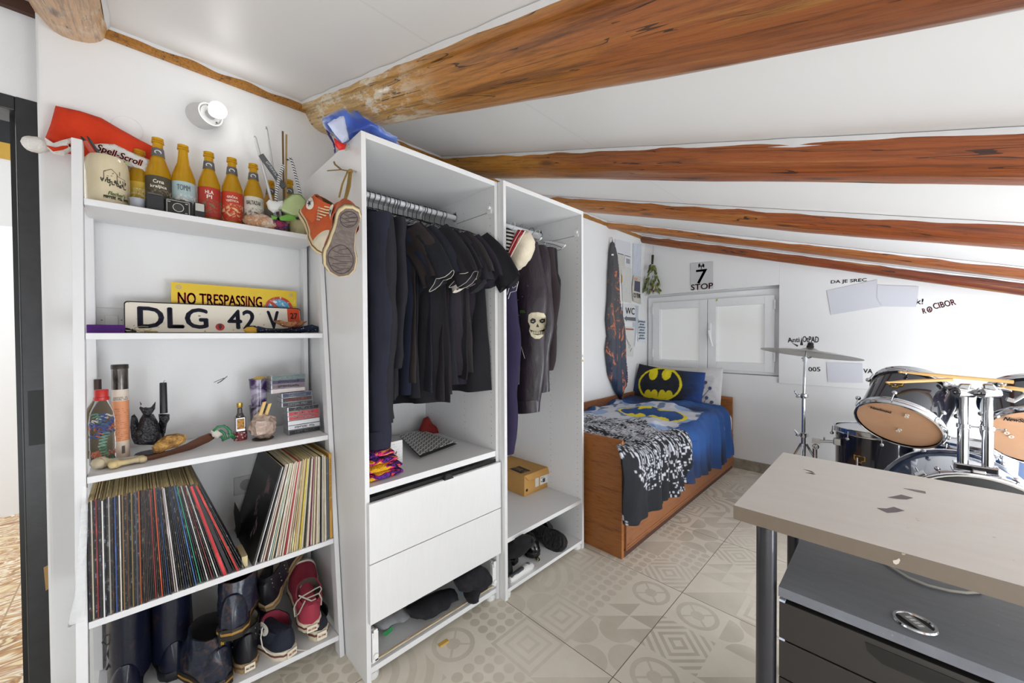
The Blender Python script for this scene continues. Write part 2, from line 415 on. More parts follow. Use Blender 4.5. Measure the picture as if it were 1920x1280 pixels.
# white casement window with closed blinds
PVC = M('EDEEEF', .35, 0, .02)
w1 = O('window_1', MB().box(.012, wx1-.006, YF+.05, YF+.075, wz0+.004, wz1-.02), PVC, bevel=.003); struct(w1)
cxm = AY(1327, 620, YF+.04).x
for k, (a, c) in enumerate(((.07, cxm-.002), (cxm+.002, wx1-.035))):
    z0, z1 = wz0+.03, wz1-.075; bw = .072
    b = MB(); b.box(a, a+bw, YF+.03, YF+.055, z0, z1); b.box(c-bw, c, YF+.03, YF+.055, z0, z1); b.box(a+bw, c-bw, YF+.03, YF+.055, z0, z0+bw); b.box(a+bw, c-bw, YF+.03, YF+.055, z1-bw, z1)
    s = O('window_sash', b, PVC, w1, bevel=.003)
    O('pane_light_rim', MB().prism([(a+bw, YF+.038, z0+bw), (a+bw+.009, YF+.038, z0+bw), (a+bw+.009, YF+.038, z1-bw), (a+bw, YF+.038, z1-bw)], (0, .01, 0)), M('F4F6F5', .3), s)  # white strip stands for light leaking along the pane edge
    O('blind', MB().box(a+bw, c-bw, YF+.048, YF+.05, z0+bw, z1-bw), nmat('closed_white_blind', lambda n: {'Base Color': (.72, .73, .72), 'Emission Color': (1, 1, .98), 'Emission Strength': .12}, .6), s)  # slight emission stands for daylight through the closed blind
    for z in (z0+.09, z1-.12):
        xh = (a-.006) if k == 0 else (c-.006)
        O('hinge', MB().box(xh, xh+.014, YF+.022, YF+.04, z, z+.08), M('E8E8E8', .3), w1, bevel=.003)
h = O('window_handle', MB().box(cxm+.012, cxm+.034, YF+.018, YF+.03, 1.13, 1.27), M('F2F2F2', .25), w1, bevel=.004)
O('handle_lever', MB().tube([(cxm+.023, YF+.016, 1.2), (cxm+.022, YF-.005, 1.2), (cxm+.03, YF-.01, 1.16), (cxm+.055, YF-.01, 1.06)], .009, 8), M('F2F2F2', .25), h, smooth=True)
O('green_mark', MB().prism([AY(u, v, YF+.0295) for u, v in ((1342, 561), (1346, 560), (1345, 564), (1342, 565))], (0, .0008, 0)), M('A9BF72', .8), w1)

# ---------------------------------------------------------------- varnished log rafters
def beam_mat(name, stops, pale, key, yfar=9, wsm=.5):
    def fn(n):
        x, y, z = n.sep(n.pos()); p = n.comb(x, y, z+x*.307)
        g = n.noise(n.map(p, (3.2, 60, 60), (key, 0, 0)), 2.2, 7, .7, .3)
        h = n.noise(n.map(p, (1.1, 7, 7), (key*3, 0, 0)), 1.6, 5, .65, .8)
        st = n.noise(n.map(p, (.9, 22, 22), (key*5, 0, 0)), 1.5, 5, .7, .35)
        c = n.ramp(x/2.4+(h-.5)*.30, stops)
        c = n.mix(((st-.55)*7).max(0).min(.6), c, n.mix(.6, c, (.55, .30, .07)))            # ochre streaks
        c = n.mix(((.44-st)*7).max(0).min(.65), c, n.mix(.8, c, (.035, .012, .010)))        # dark heartwood streaks
        c = n.mix(((g-.46)*3).max(0).min(.55), c, n.mix(.85, c, (.02, .008, .004)))         # fine grain
        ck = n.noise(n.map(p, (.7, 13, 13), (key*7, 0, 0)), 1.4, 3, .55, .6)
        crack = ((ck-.5).abs()).lt(.0045)*n.noise(n.map(p, (2, 5, 5)), 3, 2).gt(.46)
        c = n.mix(crack*.85, c, (.015, .006, .004))
        kv = n.voro(n.map(p, (2.0, 6.5, 6.5), (key, .3, .1)), 1.5); c = n.mix(((.17-kv)*9).max(0).min(.75), c, (.10, .035, .012)); c = n.mix(kv.lt(.06)*.9, c, (.015, .007, .005))
        wn = n.noise(n.map(p, (1.6, 5, 5), (key, 0, 0)), 5, 7, .75)
        worn = ((wn-.5)*14).max(0).min(1)*((pale-x)*3).max(0).min(1)*((x-.06)*8).max(0).min(1)
        c = n.mix(worn*.85, c, (.80, .74, .60))
        sm = ((n.noise(n.map(p, (1.2, 12, 12), (key*2, 0, 0)), 3.2, 6, .75)-wsm)*10).max(0).min(1)*((y-yfar)*45).max(0).min(1)*((x-.9)*3).max(0).min(1)
        c = n.mix(sm*.85, c, (.66, .64, .62))
        return {'Base Color': c, 'Normal': n.bump(g*.5+h*.6-crack*.8, .5, .012), 'Roughness': g*.25+.26}
    return nmat(name, fn, .35, Coat_Weight=.12)
O1, O2, O3, Y1, P1 = srgb('9C5A24'), srgb('7A3A18'), srgb('5E2A14'), srgb('C89A4E'), srgb('A4622A')
BM1 = beam_mat('worn_ochre_log', [(0, srgb('D6B478')), (.25, srgb('D0A355')), (.42, srgb('C08338')), (.62, srgb('9E5C2A')), (1, srgb('70382A'))], 1.0, 1, .105, .42)
BM0 = beam_mat('pitted_pale_log', [(0, srgb('D6A874')), (1, srgb('C89860'))], .4, 6)
BM2 = beam_mat('amber_log', [(0, srgb('CC8A22')), (.25, srgb('C07F25')), (.42, srgb('96562A')), (.7, srgb('A0521F')), (1, srgb('9A4E1E'))], -1, 2, .80)
BM3 = beam_mat('orange_log', [(0, srgb('C48036')), (.35, srgb('B06828')), (.6, srgb('9C5020')), (1, srgb('8A4118'))], -1, 3, 1.66)
BM4 = beam_mat('red_brown_log', [(0, srgb('7A4A2A')), (.15, srgb('9A5526')), (.6, srgb('8A4018')), (1, srgb('6E2C12'))], -1, 4)
BM5 = beam_mat('thin_orange_log', [(0, srgb('BE7A36')), (.5, srgb('A4602C')), (1, srgb('8F4A1E'))], -1, 8)
PAINT = M('DADADB', .6, 0, .05)
def beam(y0, y1, drop, mat, label, seed, skew=0, square=.3, batten=None, xe=3.5, bow=0):
    mb = MB(); n = 60; rings = []
    for i in range(n+1):
        x = -.02+(xe+.02)*i/n; ys = y0+skew*x+bow*math.sin(x*1.3); yw = (y1-y0); ring = []
        pr = []
        for k in range(15):
            a = PI*k/14; cx = math.cos(a); sx = math.sin(a)
            ex = 1-square*.7
            px = math.copysign(abs(cx)**ex, cx); pz = sx**ex
            pr.append((.5-.5*px, pz))
        for k, (fy, fz) in enumerate(pr):
            d = 1+.10*noise.noise(Vector((x*1.6, fy*2.2+seed*7, fz*2)))+.025*noise.noise(Vector((x*7, fy*6+seed, fz*6)))
            ring.append((x, ys+yw*(.5+(fy-.5)*d), zc(x)-drop*fz*d))
        ring += [(x, ys+yw, zc(x)+.02), (x, ys, zc(x)+.02)]
        rings.append(ring)
    mb.loft(rings); o = O('roof_beam', mb, mat, smooth=50)
    tag(o, label, 'beam', 'log rafters under the sloping ceiling', base=False)
    if batten:
        O('batten', MB().hexa([(-.02, y0-batten[0], zc(-.02)-batten[1]), (xe, y0-batten[0], zc(xe)-batten[1]), (xe, y0+.03, zc(xe)-batten[1]), (-.02, y0+.03, zc(-.02)-batten[1]), (-.02, y0-batten[0], zc(-.02)), (xe, y0-batten[0], zc(xe)), (xe, y0+.03, zc(xe)), (-.02, y0+.03, zc(-.02))]), mat, o, bevel=.004)
    # thin ragged edge of ceiling paint along the log
    for ye, sg in ((y0-(batten[0] if batten else 0), -1), (y1, 1)):
        q = MB(); L = []; 
        for i in range(90):
            x = xe*i/89; yy = ye+skew*x+bow*math.sin(x*1.3); wv = .006+.006*noise.noise(Vector((x*9, seed, sg)))
            L.append([(x, yy-sg*.004, zc(x)-.002), (x, yy+sg*wv, zc(x)-.002), (x, yy-sg*.004, zc(x)-.012-wv)])
        q.loft(L); O('paint_edge', q, PAINT, o)
    return o
beam(-.735, -.578, .085, BM0, 'pitted pale log over the left doorway corner', 1, square=.1, batten=(-.0, .02))
beam(.0, .165, .10, BM1, 'thickest log, pale and worn at its wall end, nearest above the wardrobes', 2, square=.12, batten=(.012, .03))
beam(.70, .845, .085, BM2, 'amber log ending above the first wardrobe, second from the left', 3, square=.5, batten=(0, .018))
beam(1.55, 1.715, .075, BM3, 'orange cracked log just beyond the second wardrobe', 4, square=.2, skew=.0)
beam(2.43, 2.56, .055, BM5, 'thin log between the cracked log and the window wall', 5, square=.4, skew=.035)
beam(3.075, 3.176, .075, BM4, 'dark red brown log lying against the window wall', 6, square=.3, skew=0)
o = O('trim_4', MB().box(0, .012, YD, YF, 2.128, 2.168), beam_mat('trim_wood', [(0, srgb('B0762A')), (1, srgb('A0662A'))], -1, 9), bevel=.002); struct(o)
def ragged(y0, y1, seed):
    q = MB(); L = []; n = int((y1-y0)/.01)
    for i in range(n):
        y = y0+(y1-y0)*i/(n-1); wv = .014+.01*noise.noise(Vector((y*12, seed, 0)))
        L.append([(.0125, y, 2.17), (.014, y, 2.17), (.014, y, 2.17-wv), (.0125, y, 2.17-wv)])
    return q.loft(L)
struct(O('trim_5', ragged(YD, YF, 3), PAINT))
struct(O('trim_6', MB().box(-.13, XD+.02, -1.9, YD, AX(40, 26, XD).z, 2.24), M('4A2A1C', .6)))

# ================================================================ the leaning bookshelf
def xf(z): return .397-.1125*z
SHW = M('E4E4E6', .4, 0, .02)
shelf = thing('bookshelf', 'tall white open bookshelf with slanting front posts against the left wall', 'bookshelf', (.2, -.33, 0))
yl, yr = -.648, -.004
ztop = 1.715
for ya_, yb_ in ((yl, yl+.021), (yr-.016, yr)):
    b = MB(); b.hexa([(xf(0)-.046, ya_, 0), (xf(0), ya_, 0), (xf(0), yb_, 0), (xf(0)-.046, yb_, 0), (xf(ztop)-.046, ya_, ztop), (xf(ztop), ya_, ztop), (xf(ztop), yb_, ztop), (xf(ztop)-.046, yb_, ztop)])
    O('front_post', b, SHW, shelf, bevel=.0015)
    O('back_post', MB().box(.004, .05, ya_+(.01 if ya_ < -.5 else -.006), yb_+(.01 if ya_ < -.5 else -.006), 0, ztop-.02), SHW, shelf, bevel=.0015)
SZ = []
for (lu, lt, lb), (ru, rt, rb) in (((154, 370, 384), (597, 443, 457)), ((153, 624, 637.3), (600.5, 624.5, 635)), ((156, 896, 909), (610.7, 816, 826.3)), ((158.6, 1170.4, 1180), (614.5, 1013.5, 1023)), ((160, 1390, 1400), (632, 1194, 1205))):
    z = AX(lu, lt, .3).z
    for _ in range(6): z = AX(lu, lt, xf(z)).z
    zr = AX(ru, rt, .3).z
    for _ in range(6): zr = AX(ru, rt, xf(zr)).z
    SZ.append((z, zr))
SZ[4] = (.118, .078)
def sz(i, y):                                   # height of shelf i's top at y
    a, c = SZ[i]; t = (y-yl)/(yr-yl); return a+(c-a)*t
for i, (a, c) in enumerate(SZ):
    x1a, x1c = xf(a)-.001, xf(c)-.001; th = .018
    O('shelf_board', MB().hexa([(.006, yl+.022, a-th), (x1a, yl+.022, a-th), (x1c, yr-.017, c-th), (.006, yr-.017, c-th), (.006, yl+.022, a), (x1a, yl+.022, a), (x1c, yr-.017, c), (.006, yr-.017, c)]), SHW, shelf, bevel=.0015)


# ================================================================ wardrobes
def peg_panel(cols, yface):
    def fn(n):
        x, y, z = n.sep(n.pos()); zz = ((z/.032).frac()-.5)*.032; hole = None
        for c in cols:
            k = (((x-c)*(x-c)+zz*zz).sqrt()).lt(.0019); hole = k if hole is None else hole.max(k)
        hole = hole*((y-yface).abs()).lt(.003)*z.gt(.07)*z.lt(1.77)
        f = n.noise(n.map(n.coord(), (30, 30, 4)), 4, 4)
        return {'Base Color': n.mix(hole, n.mix(f, (.76, .76, .765), (.82, .82, .82)), (.12, .12, .12))}
    return nmat('white_laminate_with_peg_holes_%.3f' % yface, fn, .38)
def wardrobe(name, label, x0, x1, y0, y1, H, shelves, rodx, rodz, pt=.016):
    t = thing(name, label, 'wardrobe', ((x0+x1)/2, (y0+y1)/2, 0), group='open white wardrobes')
    for a in (y0, y1-pt):
        O('side_panel', MB().box(x0, x1, a, a+pt, .0, H), peg_panel((x1-.03, x1-.22, x0+.06), a+pt if a == y0 else a), t, bevel=.001)
    O('top_panel', MB().box(x0, x1-.0005, y0+pt, y1-pt, H-.02, H), LAM, t, bevel=.001)
    O('back_panel', MB().box(x0, x0+.006, y0+pt, y1-pt, .02, H-.02), LAM, t)
    for z, th in shelves: O('shelf_board', MB().box(x0+.006, x1-.003, y0+pt, y1-pt, z-th, z), LAM, t, bevel=.001)
    O('hanging_rail', MB().cyl((rodx, y0+pt, rodz), (rodx, y1-pt, rodz), .0125, seg=16), M('DADBDD', .3), t, smooth=True)
    for a in (y0+pt, y1-pt-.004):
        O('rail_bracket', MB().lathe([(.019, 0), (.019, .004)], (rodx, a, rodz), 16, (0, 1, 0)).box(rodx-.012, rodx+.012, a, a+.004, rodz, rodz+.025), M('B9BABD', .35, .6), t)
    q = MB(); q.box(x1-.045, x1-.02, y1-pt-.004, y1-pt, H-.135, H-.118); q.cyl((x1-.03, y1-pt-.001, H-.11), (x1-.03, y1-pt-.012, H-.11), .008)
    O('cam_cover', q, M('F0F0F0', .4), t)
    q = MB(); q.box(x0+.3, x1-.032, y1-pt-.0008, y1-pt-.0002, H-.128, H-.126); O('panel_groove', q, M('6A6A6C', .7), t)
    for a in (y0+.03, y1-.03):
        O('foot', MB().lathe([(.022, 0), (.024, .012), (.018, .02)], (x1-.03, a, 0), 14), M('E6E6E4', .5), t)
    return t
H = 1.834
zs = AX(692, 915, .575).z; zs2 = AX(692, 933.8, .575).z
wd1 = wardrobe('wardrobe', 'open white wardrobe with black T-shirts above two closed drawers', 0.002, .575, 0, .601, H, ((zs, .024), (.05, .02)), .29, 1.738)
wd2 = wardrobe('wardrobe', 'open white wardrobe with leather jackets above a shoe box, nearest the bed', .036, .611, .603, 1.20, H, ((.27, .02), (.045, .017)), .32, 1.757)
for nm, z0, z1 in (('drawer', .411, .611), ('drawer', .209, .408)):
    d = O(nm, MB().box(.577, .592, .006, .598, z0, z1), LAM, wd1, bevel=.0015)
    O('drawer_box', MB().box(.05, .56, .03, .57, z0+.03, z0+.04).box(.05, .56, .03, .04, z0+.04, z1-.05).box(.05, .56, .56, .57, z0+.04, z1-.05), M('D8D8D8', .5), d)
q = MB(); q.box(.572, .5745, .018, .583, .6115, zs2-.001); O('drawer_gap_strip', q, M('181818', .8), wd1)  # dark strip across the gap above the top drawer
q = MB(); q.prism([(.5925, .300, .609), (.5925, .345, .609), (.5925, .338, .622), (.5925, .325, .628), (.5925, .310, .624)], (-.012, 0, 0)); O('black_pull_tab', q, M('202022', .6), wd1)
# the lowest drawer has lost its front: tray floor, side rails and metal clips
q = MB(); q.box(.04, .56, .035, .565, .058, .064); q.box(.04, .56, .022, .034, .05, .17); q.box(.04, .56, .567, .579, .05, .17)
dr = O('frontless_drawer', q, M('DEDEDE', .5), wd1, bevel=.001)
for yy in (.02, .562):
    q = MB(); q.box(.556, .574, yy, yy+.022, .062, .165); q.cyl((.576, yy+.011, .085), (.58, yy+.011, .085), .009); q.box(.574, .578, yy+.004, yy+.018, .15, .176); q.box(.552, .562, yy-.002, yy+.024, .055, .066)
    O('front_clip', q, M('F2F2F0', .35), dr, bevel=.0015)
q = MB()
for i in range(1):
    L = [[(.566+.004*noise.noise(Vector((k*.4, 0, 0))), .03+.54*k/40, .066), (.574, .03+.54*k/40, .066), (.574, .03+.54*k/40, .071+.004*noise.noise(Vector((k*.6, 3, 0)))), (.566, .03+.54*k/40, .071)] for k in range(41)]; q.loft(L)
O('broken_front_edge', q, M('C9B79A', .8), dr)
tag(O('wood_scrap', MB().hexa([(.60, .262, .0), (.615, .262, 0), (.617, .30, 0), (.602, .30, 0), (.60, .262, .006), (.615, .262, .006), (.617, .30, .006), (.602, .30, .006)]), M('C9A24E', .7)), 'small yellow wood scrap on the floor under the first wardrobe edge', 'scrap')

# ================================================================ things on the bookshelf
def yat(u, v, x): return AX(u, v, x).y
BLK = M('17171A', .4); CREAM = M('E6DCC6', .5); RED = M('C8372B', .6); WHT = M('E9E9E7', .6); INK = M('242228', .7)
def camdir(p): return math.atan2(CAM[1]-p[1], CAM[0]-p[0])
def ringpt(ax, r, a, z): return Vector((ax[0]+r*math.cos(a), ax[1]+r*math.sin(a), z))

# ---- beer bottles on the top shelf
GLS = nmat('amber_bottle_glass', lambda n: {'Base Color': n.mix(n.noise(n.coord(), 9, 2), srgb('D6A010'), srgb('EFC030'))}, .08, Transmission_Weight=.6, IOR=1.25, Coat_Weight=.4)
def bottle_mb(r=.0315, h=.235):
    return MB().lathe([(r*.86, 0), (r, .006), (r, h*.52), (r*.97, h*.58), (r*.74, h*.68), (r*.52, h*.76), (r*.44, h*.86), (r*.40, h*.93), (r*.50, h*.935), (r*.50, h*.955), (r*.43, h*.96), (r*.47, h*.965), (r*.47, h*.995), (r*.38, h), (r*.34, h*.97)], seg=32)
BX = .105
hb = .232
def bottle(u, top, label, bg, lines, neck=True, fig=None, x=BX, tcol='EDE8D8', uw=None):
    p = AX(u, 330, x); z0 = sz(0, p.y); zt = AX(u, top, x).z; k = (zt-z0)/hb
    t = thing('beer_bottle', label, 'bottle', (x, p.y, z0), sc=1, group='beer bottles in a row on the top shelf')
    r = .0315*(uw or 1); O('glass_body', bottle_mb(r, zt-z0), GLS, t, local=True, smooth=35)
    h = zt-z0; a = camdir((x, p.y)); l0, l1 = .10*h, .50*h
    def shell(rr0, rr1, z0_, z1_, m, nm):
        O(nm, MB().lathe([(rr0-.0006, z0_), (rr0+.0006, z0_), (rr1+.0006, z1_), (rr1-.0006, z1_)], seg=32), m, t, local=True, smooth=35)
    def lab(n):
        f = n.noise(n.coord(), 60, 5, .7, 1.0); x_, y_, z_ = n.sep(n.coord()); c = srgb(bg)
        d = n.mix((f-.5)*3, c, tuple(q*.7 for q in c))
        if fig:
            m = ((n.noise(n.coord(), 45, 3, .6, 2)-.5)*9).max(0).min(1)*z_.lt(l0+.24*h)
            d = n.mix(m, d, srgb(fig))
        return {'Base Color': d}
    shell(r, r, l0, l1, nmat('bottle_label_'+bg+str(u), lab, .6), 'paper_label')
    if neck:
        shell(r*.535, r*.455, .765*h, .865*h, M('5E5F62', .5), 'neck_label')
        q = MB(); ax = Vector((0, 0, 0)); L = [ringpt(ax, r*.51+.0008, a+.55*math.cos(i*PI/8), .81*h+.0065*math.sin(i*PI/8)) for i in range(16)]; q.face([q.v(c_) for c_ in L])
        O('round_emblem', q, M('D9D8D4', .6), t, local=True)
    for i, (s, w, hh, zz) in enumerate(lines):
        lettering(s, t, ringpt((0, 0), r+.0008, a, zz*h), (-math.sin(a), math.cos(a), 0), (0, 0, 1), w, hh, M(tcol, .6), wrap=((0, 0, 0), r+.0008), local=True, bold=.0003)
    return t
bottle(297, 260, 'beer bottle with dark brown label reading Crna kraljica, first tall one right of the mug', '4A4334', [('Crna', .026, .011, .43), ('kraljica', .040, .012, .365)], fig='9A8F70')
bottle(344, 273, 'beer bottle with pale blue label and bare neck', 'A9BDBF', [('TOMM', .034, .018, .42)], neck=False, tcol='5A6468', fig='E9E4DC')
bottle(392, 286, 'beer bottle with red and green picture label reading HLAPI', 'B0332A', [('HLA', .022, .012, .43), ('PI', .014, .012, .37)], fig='6E7350')
bottle(435, 297, 'beer bottle with orange red label of a pale haired figure, reading Gricka vjestica', 'C63F26', [('GRIČKA', .032, .010, .43), ('VJEŠTICA', .038, .010, .375)], fig='E3C796')
bottle(475, 308, 'beer bottle with black and white label reading Baltazar, right of the red ones', 'D6D2C6', [('BALTAZAR', .046, .014, .41)], tcol='2E2A2A', fig='6E625A')
bottle(507, 340, 'beer bottle standing behind the green cup, right of the black and white label', '8C8478', [], x=.045, fig='C8B8A0')
bottle(542, 338, 'beer bottle mostly hidden behind the wood sticks', '54525A', [], x=.045)
bottle(262, 282, 'beer bottle with gold label squeezed between the mug and the dark brown label', 'C9A63C', [('~5', .030, .018, .36)], x=.07, tcol='F0E2A0', fig='E8D890')
# ---- stoneware mug with village print
p = AX(201, 330, .115); rr = (yat(249, 340, .115)-yat(154, 340, .115))/2*.93; z0 = sz(0, p.y); zt = AX(200, 297, .115).z; hm = zt-z0
mug = thing('stoneware_jar', 'large cream stoneware jar printed with a village scene, in front of the santa hat', 'jar', (.115, p.y, z0))
STN = nmat('cream_stoneware', lambda n: {'Base Color': n.mix(n.noise(n.coord(), 20, 4), srgb('D6C7A2'), srgb('E4D8BA'))}, .18, Coat_Weight=.5)
O('jar_body', MB().lathe([(rr*.95, 0), (rr*1.02, .004), (rr*1.02, hm*.08), (rr*.99, hm*.16), (rr, hm*.5), (rr*.98, hm*.8), (rr*.92, hm*.92), (rr*.78, hm), (rr*.70, hm), (rr*.70, hm*.9)], seg=40), STN, mug, local=True, smooth=50)
a = camdir(mug.location)+.42
PRT = M('4B463A', .8)
for s, w_, h_, zz in (('Flecher\'s', .040, .011, .26), ('~16', .058, .008, .185)):
    lettering(s, mug, ringpt((0, 0), rr+.001, a, zz*hm), (-math.sin(a), math.cos(a), 0), (0, 0, 1), w_, h_, M('4E6A34' if 'F' in s[0] else '3E3E30', .8), wrap=((0, 0, 0), rr+.001), local=True, shear=.3, bold=.0004)
def wrapped(parent, shapes, rad, a, z, mat, name):
    q = MB()
    for sh in shapes:
        q.face([q.v(ringpt((0, 0), rad, a+x/rad, z+y)) for x, y in sh])
    return O(name, q, mat, parent, local=True)
sh = []
def ln(x0, y0, x1, y1, t=.0007):
    d = math.hypot(x1-x0, y1-y0); nx, ny = -(y1-y0)/d*t, (x1-x0)/d*t; sh.append([(x0+nx, y0+ny), (x1+nx, y1+ny), (x1-nx, y1-ny), (x0-nx, y0-ny)])
for s in ((-.024, .0, -.024, .024), (-.024, .024, -.008, .034), (-.008, .034, .004, .022), (.004, .022, .004, 0), (-.024, .024, -.020, .024), (.004, .018, .024, .012), (.024, .012, .024, -.006), (-.018, .012, -.014, .012), (-.010, .014, -.006, .014), (.010, .02, .010, .032), (-.006, .020, -.004, .024)): ln(*s)
rnd = random.Random(3)
for i in range(26):
    x = -.030+.058*rnd.random(); y = -.018+.018*rnd.random(); ln(x, y, x+.004*(rnd.random()-.5), y+.008, .0012)
    if i % 3 == 0: ln(x, y, x+.006, y+.002, .0016)
wrapped(mug, sh, rr+.0008, a-.08, hm*.50, PRT, 'village_print')
# pens in the jar
def stick(name, label, cat, p0, p1, r, mat, tipmat=None, tip=.02, group=None, seg=8):
    t = thing(name, label, cat, p0, group=group); p0 = Vector(p0); p1 = Vector(p1); d = (p1-p0).normalized()
    O('shaft', MB().cyl(p0, p1, r, seg=seg), mat, t, smooth=True)
    if tipmat: O('tip', MB().cyl(p1, p1+d*tip, r, r*.3, seg=seg), tipmat, t, smooth=True)
    return t
jc = Vector(mug.location)
stick('marker_pen', 'red pen with dark tip slanting out of the cream jar towards the shelf post', 'pen', jc+Vector((.0, .0, hm*.72)), AX(158, 264, .135), .006, M('C2482E', .35), M('202020', .4), .012)
stick('marker_pen', 'black pen slanting out of the cream jar beside the red one', 'pen', jc+Vector((.006, .012, hm*.72)), AX(168, 262, .15), .0035, M('22262A', .35), M('202020', .4), .01)
stick('marker_pen', 'dark pen lying flat across the mouth of the cream jar', 'pen', AX(203, 293, .12), AX(235, 305, .13), .003, M('3A2F2A', .4), M('A9C96A', .5), .008)
# small grey cup with yellow glass behind
p = AX(258, 378, .16)
cup = thing('small_cup', 'small grey cup standing right of the cream jar', 'cup', (.16, p.y, sz(0, p.y)))
O('cup_body', MB().lathe([(.013, 0), (.017, .003), (.018, .034), (.0195, .036), (.0195, .038), (.017, .038), (.015, .01)], seg=24), M('9EA2AA', .4), cup, local=True, smooth=40)

# ---- cameras
def boxthing(name, label, cat, x0, x1, u0, u1, vt, mat, i=0, bevel=.003, xr=None, group=None):
    ya, yb = yat(u0, vt, x1), yat(u1, vt, x1); z0 = sz(i, (ya+yb)/2); zt = AX((u0+u1)/2, vt, x1).z
    t = thing(name, label, cat, ((x0+x1)/2, (ya+yb)/2, z0), group=group)
    return t, ya, yb, z0, zt
t, ya, yb, z0, zt = boxthing('film_camera', 'black camera body with ribbed grip, turned sideways next to the small grey cup', 'camera', .13, .185, 274, 308, 364, BLK)
O('camera_body', MB().box(.13, .185, ya, yb, z0, zt), nmat('black_leatherette', lambda n: {'Base Color': (.02, .02, .022), 'Normal': n.bump(n.voro(n.coord(), 400), .4, .002)}, .5), t, bevel=.004)
O('top_plate', MB().box(.134, .181, ya+.003, yb-.003, zt, zt+.006), M('5C5A55', .3, .7), t, bevel=.002)
O('shutter_button', MB().cyl((.16, yb-.012, zt+.006), (.16, yb-.012, zt+.010), .005), M('8A8880', .3, .8), t)
t, ya, yb, z0, zt = boxthing('film_camera', 'compact black film camera with white ringed lens, in front of the pale blue bottle label', 'camera', .145, .185, 309, 361, 374, BLK)
O('camera_body', MB().box(.145, .185, ya, yb, z0, zt), M('1B1A1A', .35), t, bevel=.004)
c = Vector((.185, (ya+yb)/2-.002, (z0+zt)/2)); hw = (yb-ya)/2-.006; hz = (zt-z0)/2-.005
q = MB(); q.box(.185, .1866, c.y-hw, c.y+hw, c.z-hz, c.z-hz+.0012).box(.185, .1866, c.y-hw, c.y+hw, c.z+hz-.0012, c.z+hz).box(.185, .1866, c.y-hw, c.y-hw+.0012, c.z-hz, c.z+hz).box(.185, .1866, c.y+hw-.0012, c.y+hw, c.z-hz, c.z+hz)
O('face_frame', q, M('C9C6BC', .4), t)
O('lens_ring', MB().lathe([(.012, 0), (.0135, 0), (.0135, .004), (.012, .004)], c, 28, (1, 0, 0), (False, False)), M('D9D5CA', .3, .4), t, smooth=40)
O('lens', MB().cyl(c, c+Vector((.003, 0, 0)), .011), M('141214', .1, Coat_Weight=1), t)
for yy in (-.014, .012): O('dial', MB().cyl((.165, c.y+yy, zt), (.165, c.y+yy, zt+.006), .007), M('6F6B62', .3, .8), t, smooth=True)
for yy, zz in ((-hw+.006, hz-.006), (hw-.007, hz-.006), (hw-.008, -hz+.007)): O('marking', MB().box(.1852, .1866, c.y+yy-.003, c.y+yy+.003, c.z+zz-.001, c.z+zz+.001), M('D0CCC0', .5), t)
t, ya, yb, z0, zt = boxthing('camera_flash', 'small black flash unit with frosted window, right of the compact camera', 'flash', .15, .185, 364, 385, 380, BLK)
O('flash_body', MB().box(.15, .185, ya, yb, z0, zt), M('232225', .4), t, bevel=.003)
O('flash_window', MB().box(.185, .1865, ya+.003, yb-.003, (z0+zt)/2, zt-.003), M('B9B7B0', .25), t, bevel=.001)
for k in (0, 1): O('indicator', MB().box(.185, .1865, ya+.006+k*.008, ya+.010+k*.008, z0+.006, z0+.009), M('D8D6D0', .4), t)

# ---- santa hat
ht = thing('santa_hat', 'red felt santa hat with white brim and pompom at the left shelf end', 'hat', (.05, -.55, sz(0, -.55)))
FELT = nmat('red_felt', lambda n: {'Base Color': n.mix(n.noise(n.coord(), 14, 5, .6), srgb('B52408'), srgb('E0441A')), 'Normal': n.bump(n.noise(n.coord(), 120, 4), .4, .003)}, .95)
wr = lambda x, y: .008*math.sin(x*38+y*15)+.006*noise.noise(Vector((x*14, y*14, 0)))
hx = .045
O('felt_cone', MB().puff([AX(u, v, hx) for u, v in ((104, 198), (150, 208), (190, 221), (224, 241), (262, 262), (290, 276), (290, 330), (262, 314), (200, 300), (150, 292), (110, 285), (84, 260), (95, 232))], (1, 0, 0), .024, .035, .012, wr), FELT, ht, smooth=60)
PLS = nmat('white_plush', lambda n: {'Base Color': n.mix(n.noise(n.coord(), 60, 5), srgb('D8D4CE'), srgb('F5F2EE')), 'Normal': n.bump(n.noise(n.coord(), 150, 4), .8, .006)}, .95)
O('white_brim', MB().puff([AX(u, v, hx+.035) for u, v in ((172, 271), (190, 269), (215, 270), (240, 282), (262, 292), (286, 302), (284, 336), (262, 322), (235, 308), (205, 296), (180, 284))], (1, 0, 0), .012, .012, .008, lambda x, y: .003*math.sin(x*50)), PLS, ht, smooth=60)
a1 = AX(182, 277, hx+.056); a2 = AX(266, 308, hx+.056)
lettering('Spell-Scroll', ht, (a1+a2)/2+Vector((.0, 0, 0)), (a2-a1), Vector((0, 0, 1)).cross(Vector((1, 0, 0))).cross(a2-a1)*-1 if False else Vector((1, 0, 0)).cross(a2-a1), (a2-a1).length, .026, M('C2321E', .8), shear=.1, bold=.0006)
O('folded_lining', MB().puff([AX(u, v, hx+.03) for u, v in ((83, 257), (100, 268), (118, 262), (137, 258), (137, 282), (118, 292), (100, 288), (88, 277))], (1, 0, 0), .012, .012, .008, wr), PLS, ht, smooth=60)
O('red_fold', MB().puff([AX(u, v, hx+.045) for u, v in ((86, 272), (104, 276), (122, 272), (137, 267), (137, 273), (118, 281), (100, 284))], (1, 0, 0), .004, .004, .006), FELT, ht, smooth=60)
pc = AX(66, 271, hx+.02); O('pompom', MB().sph(pc, .026, 20, (1, 1.0, .82), jit=.15), PLS, ht, smooth='all')

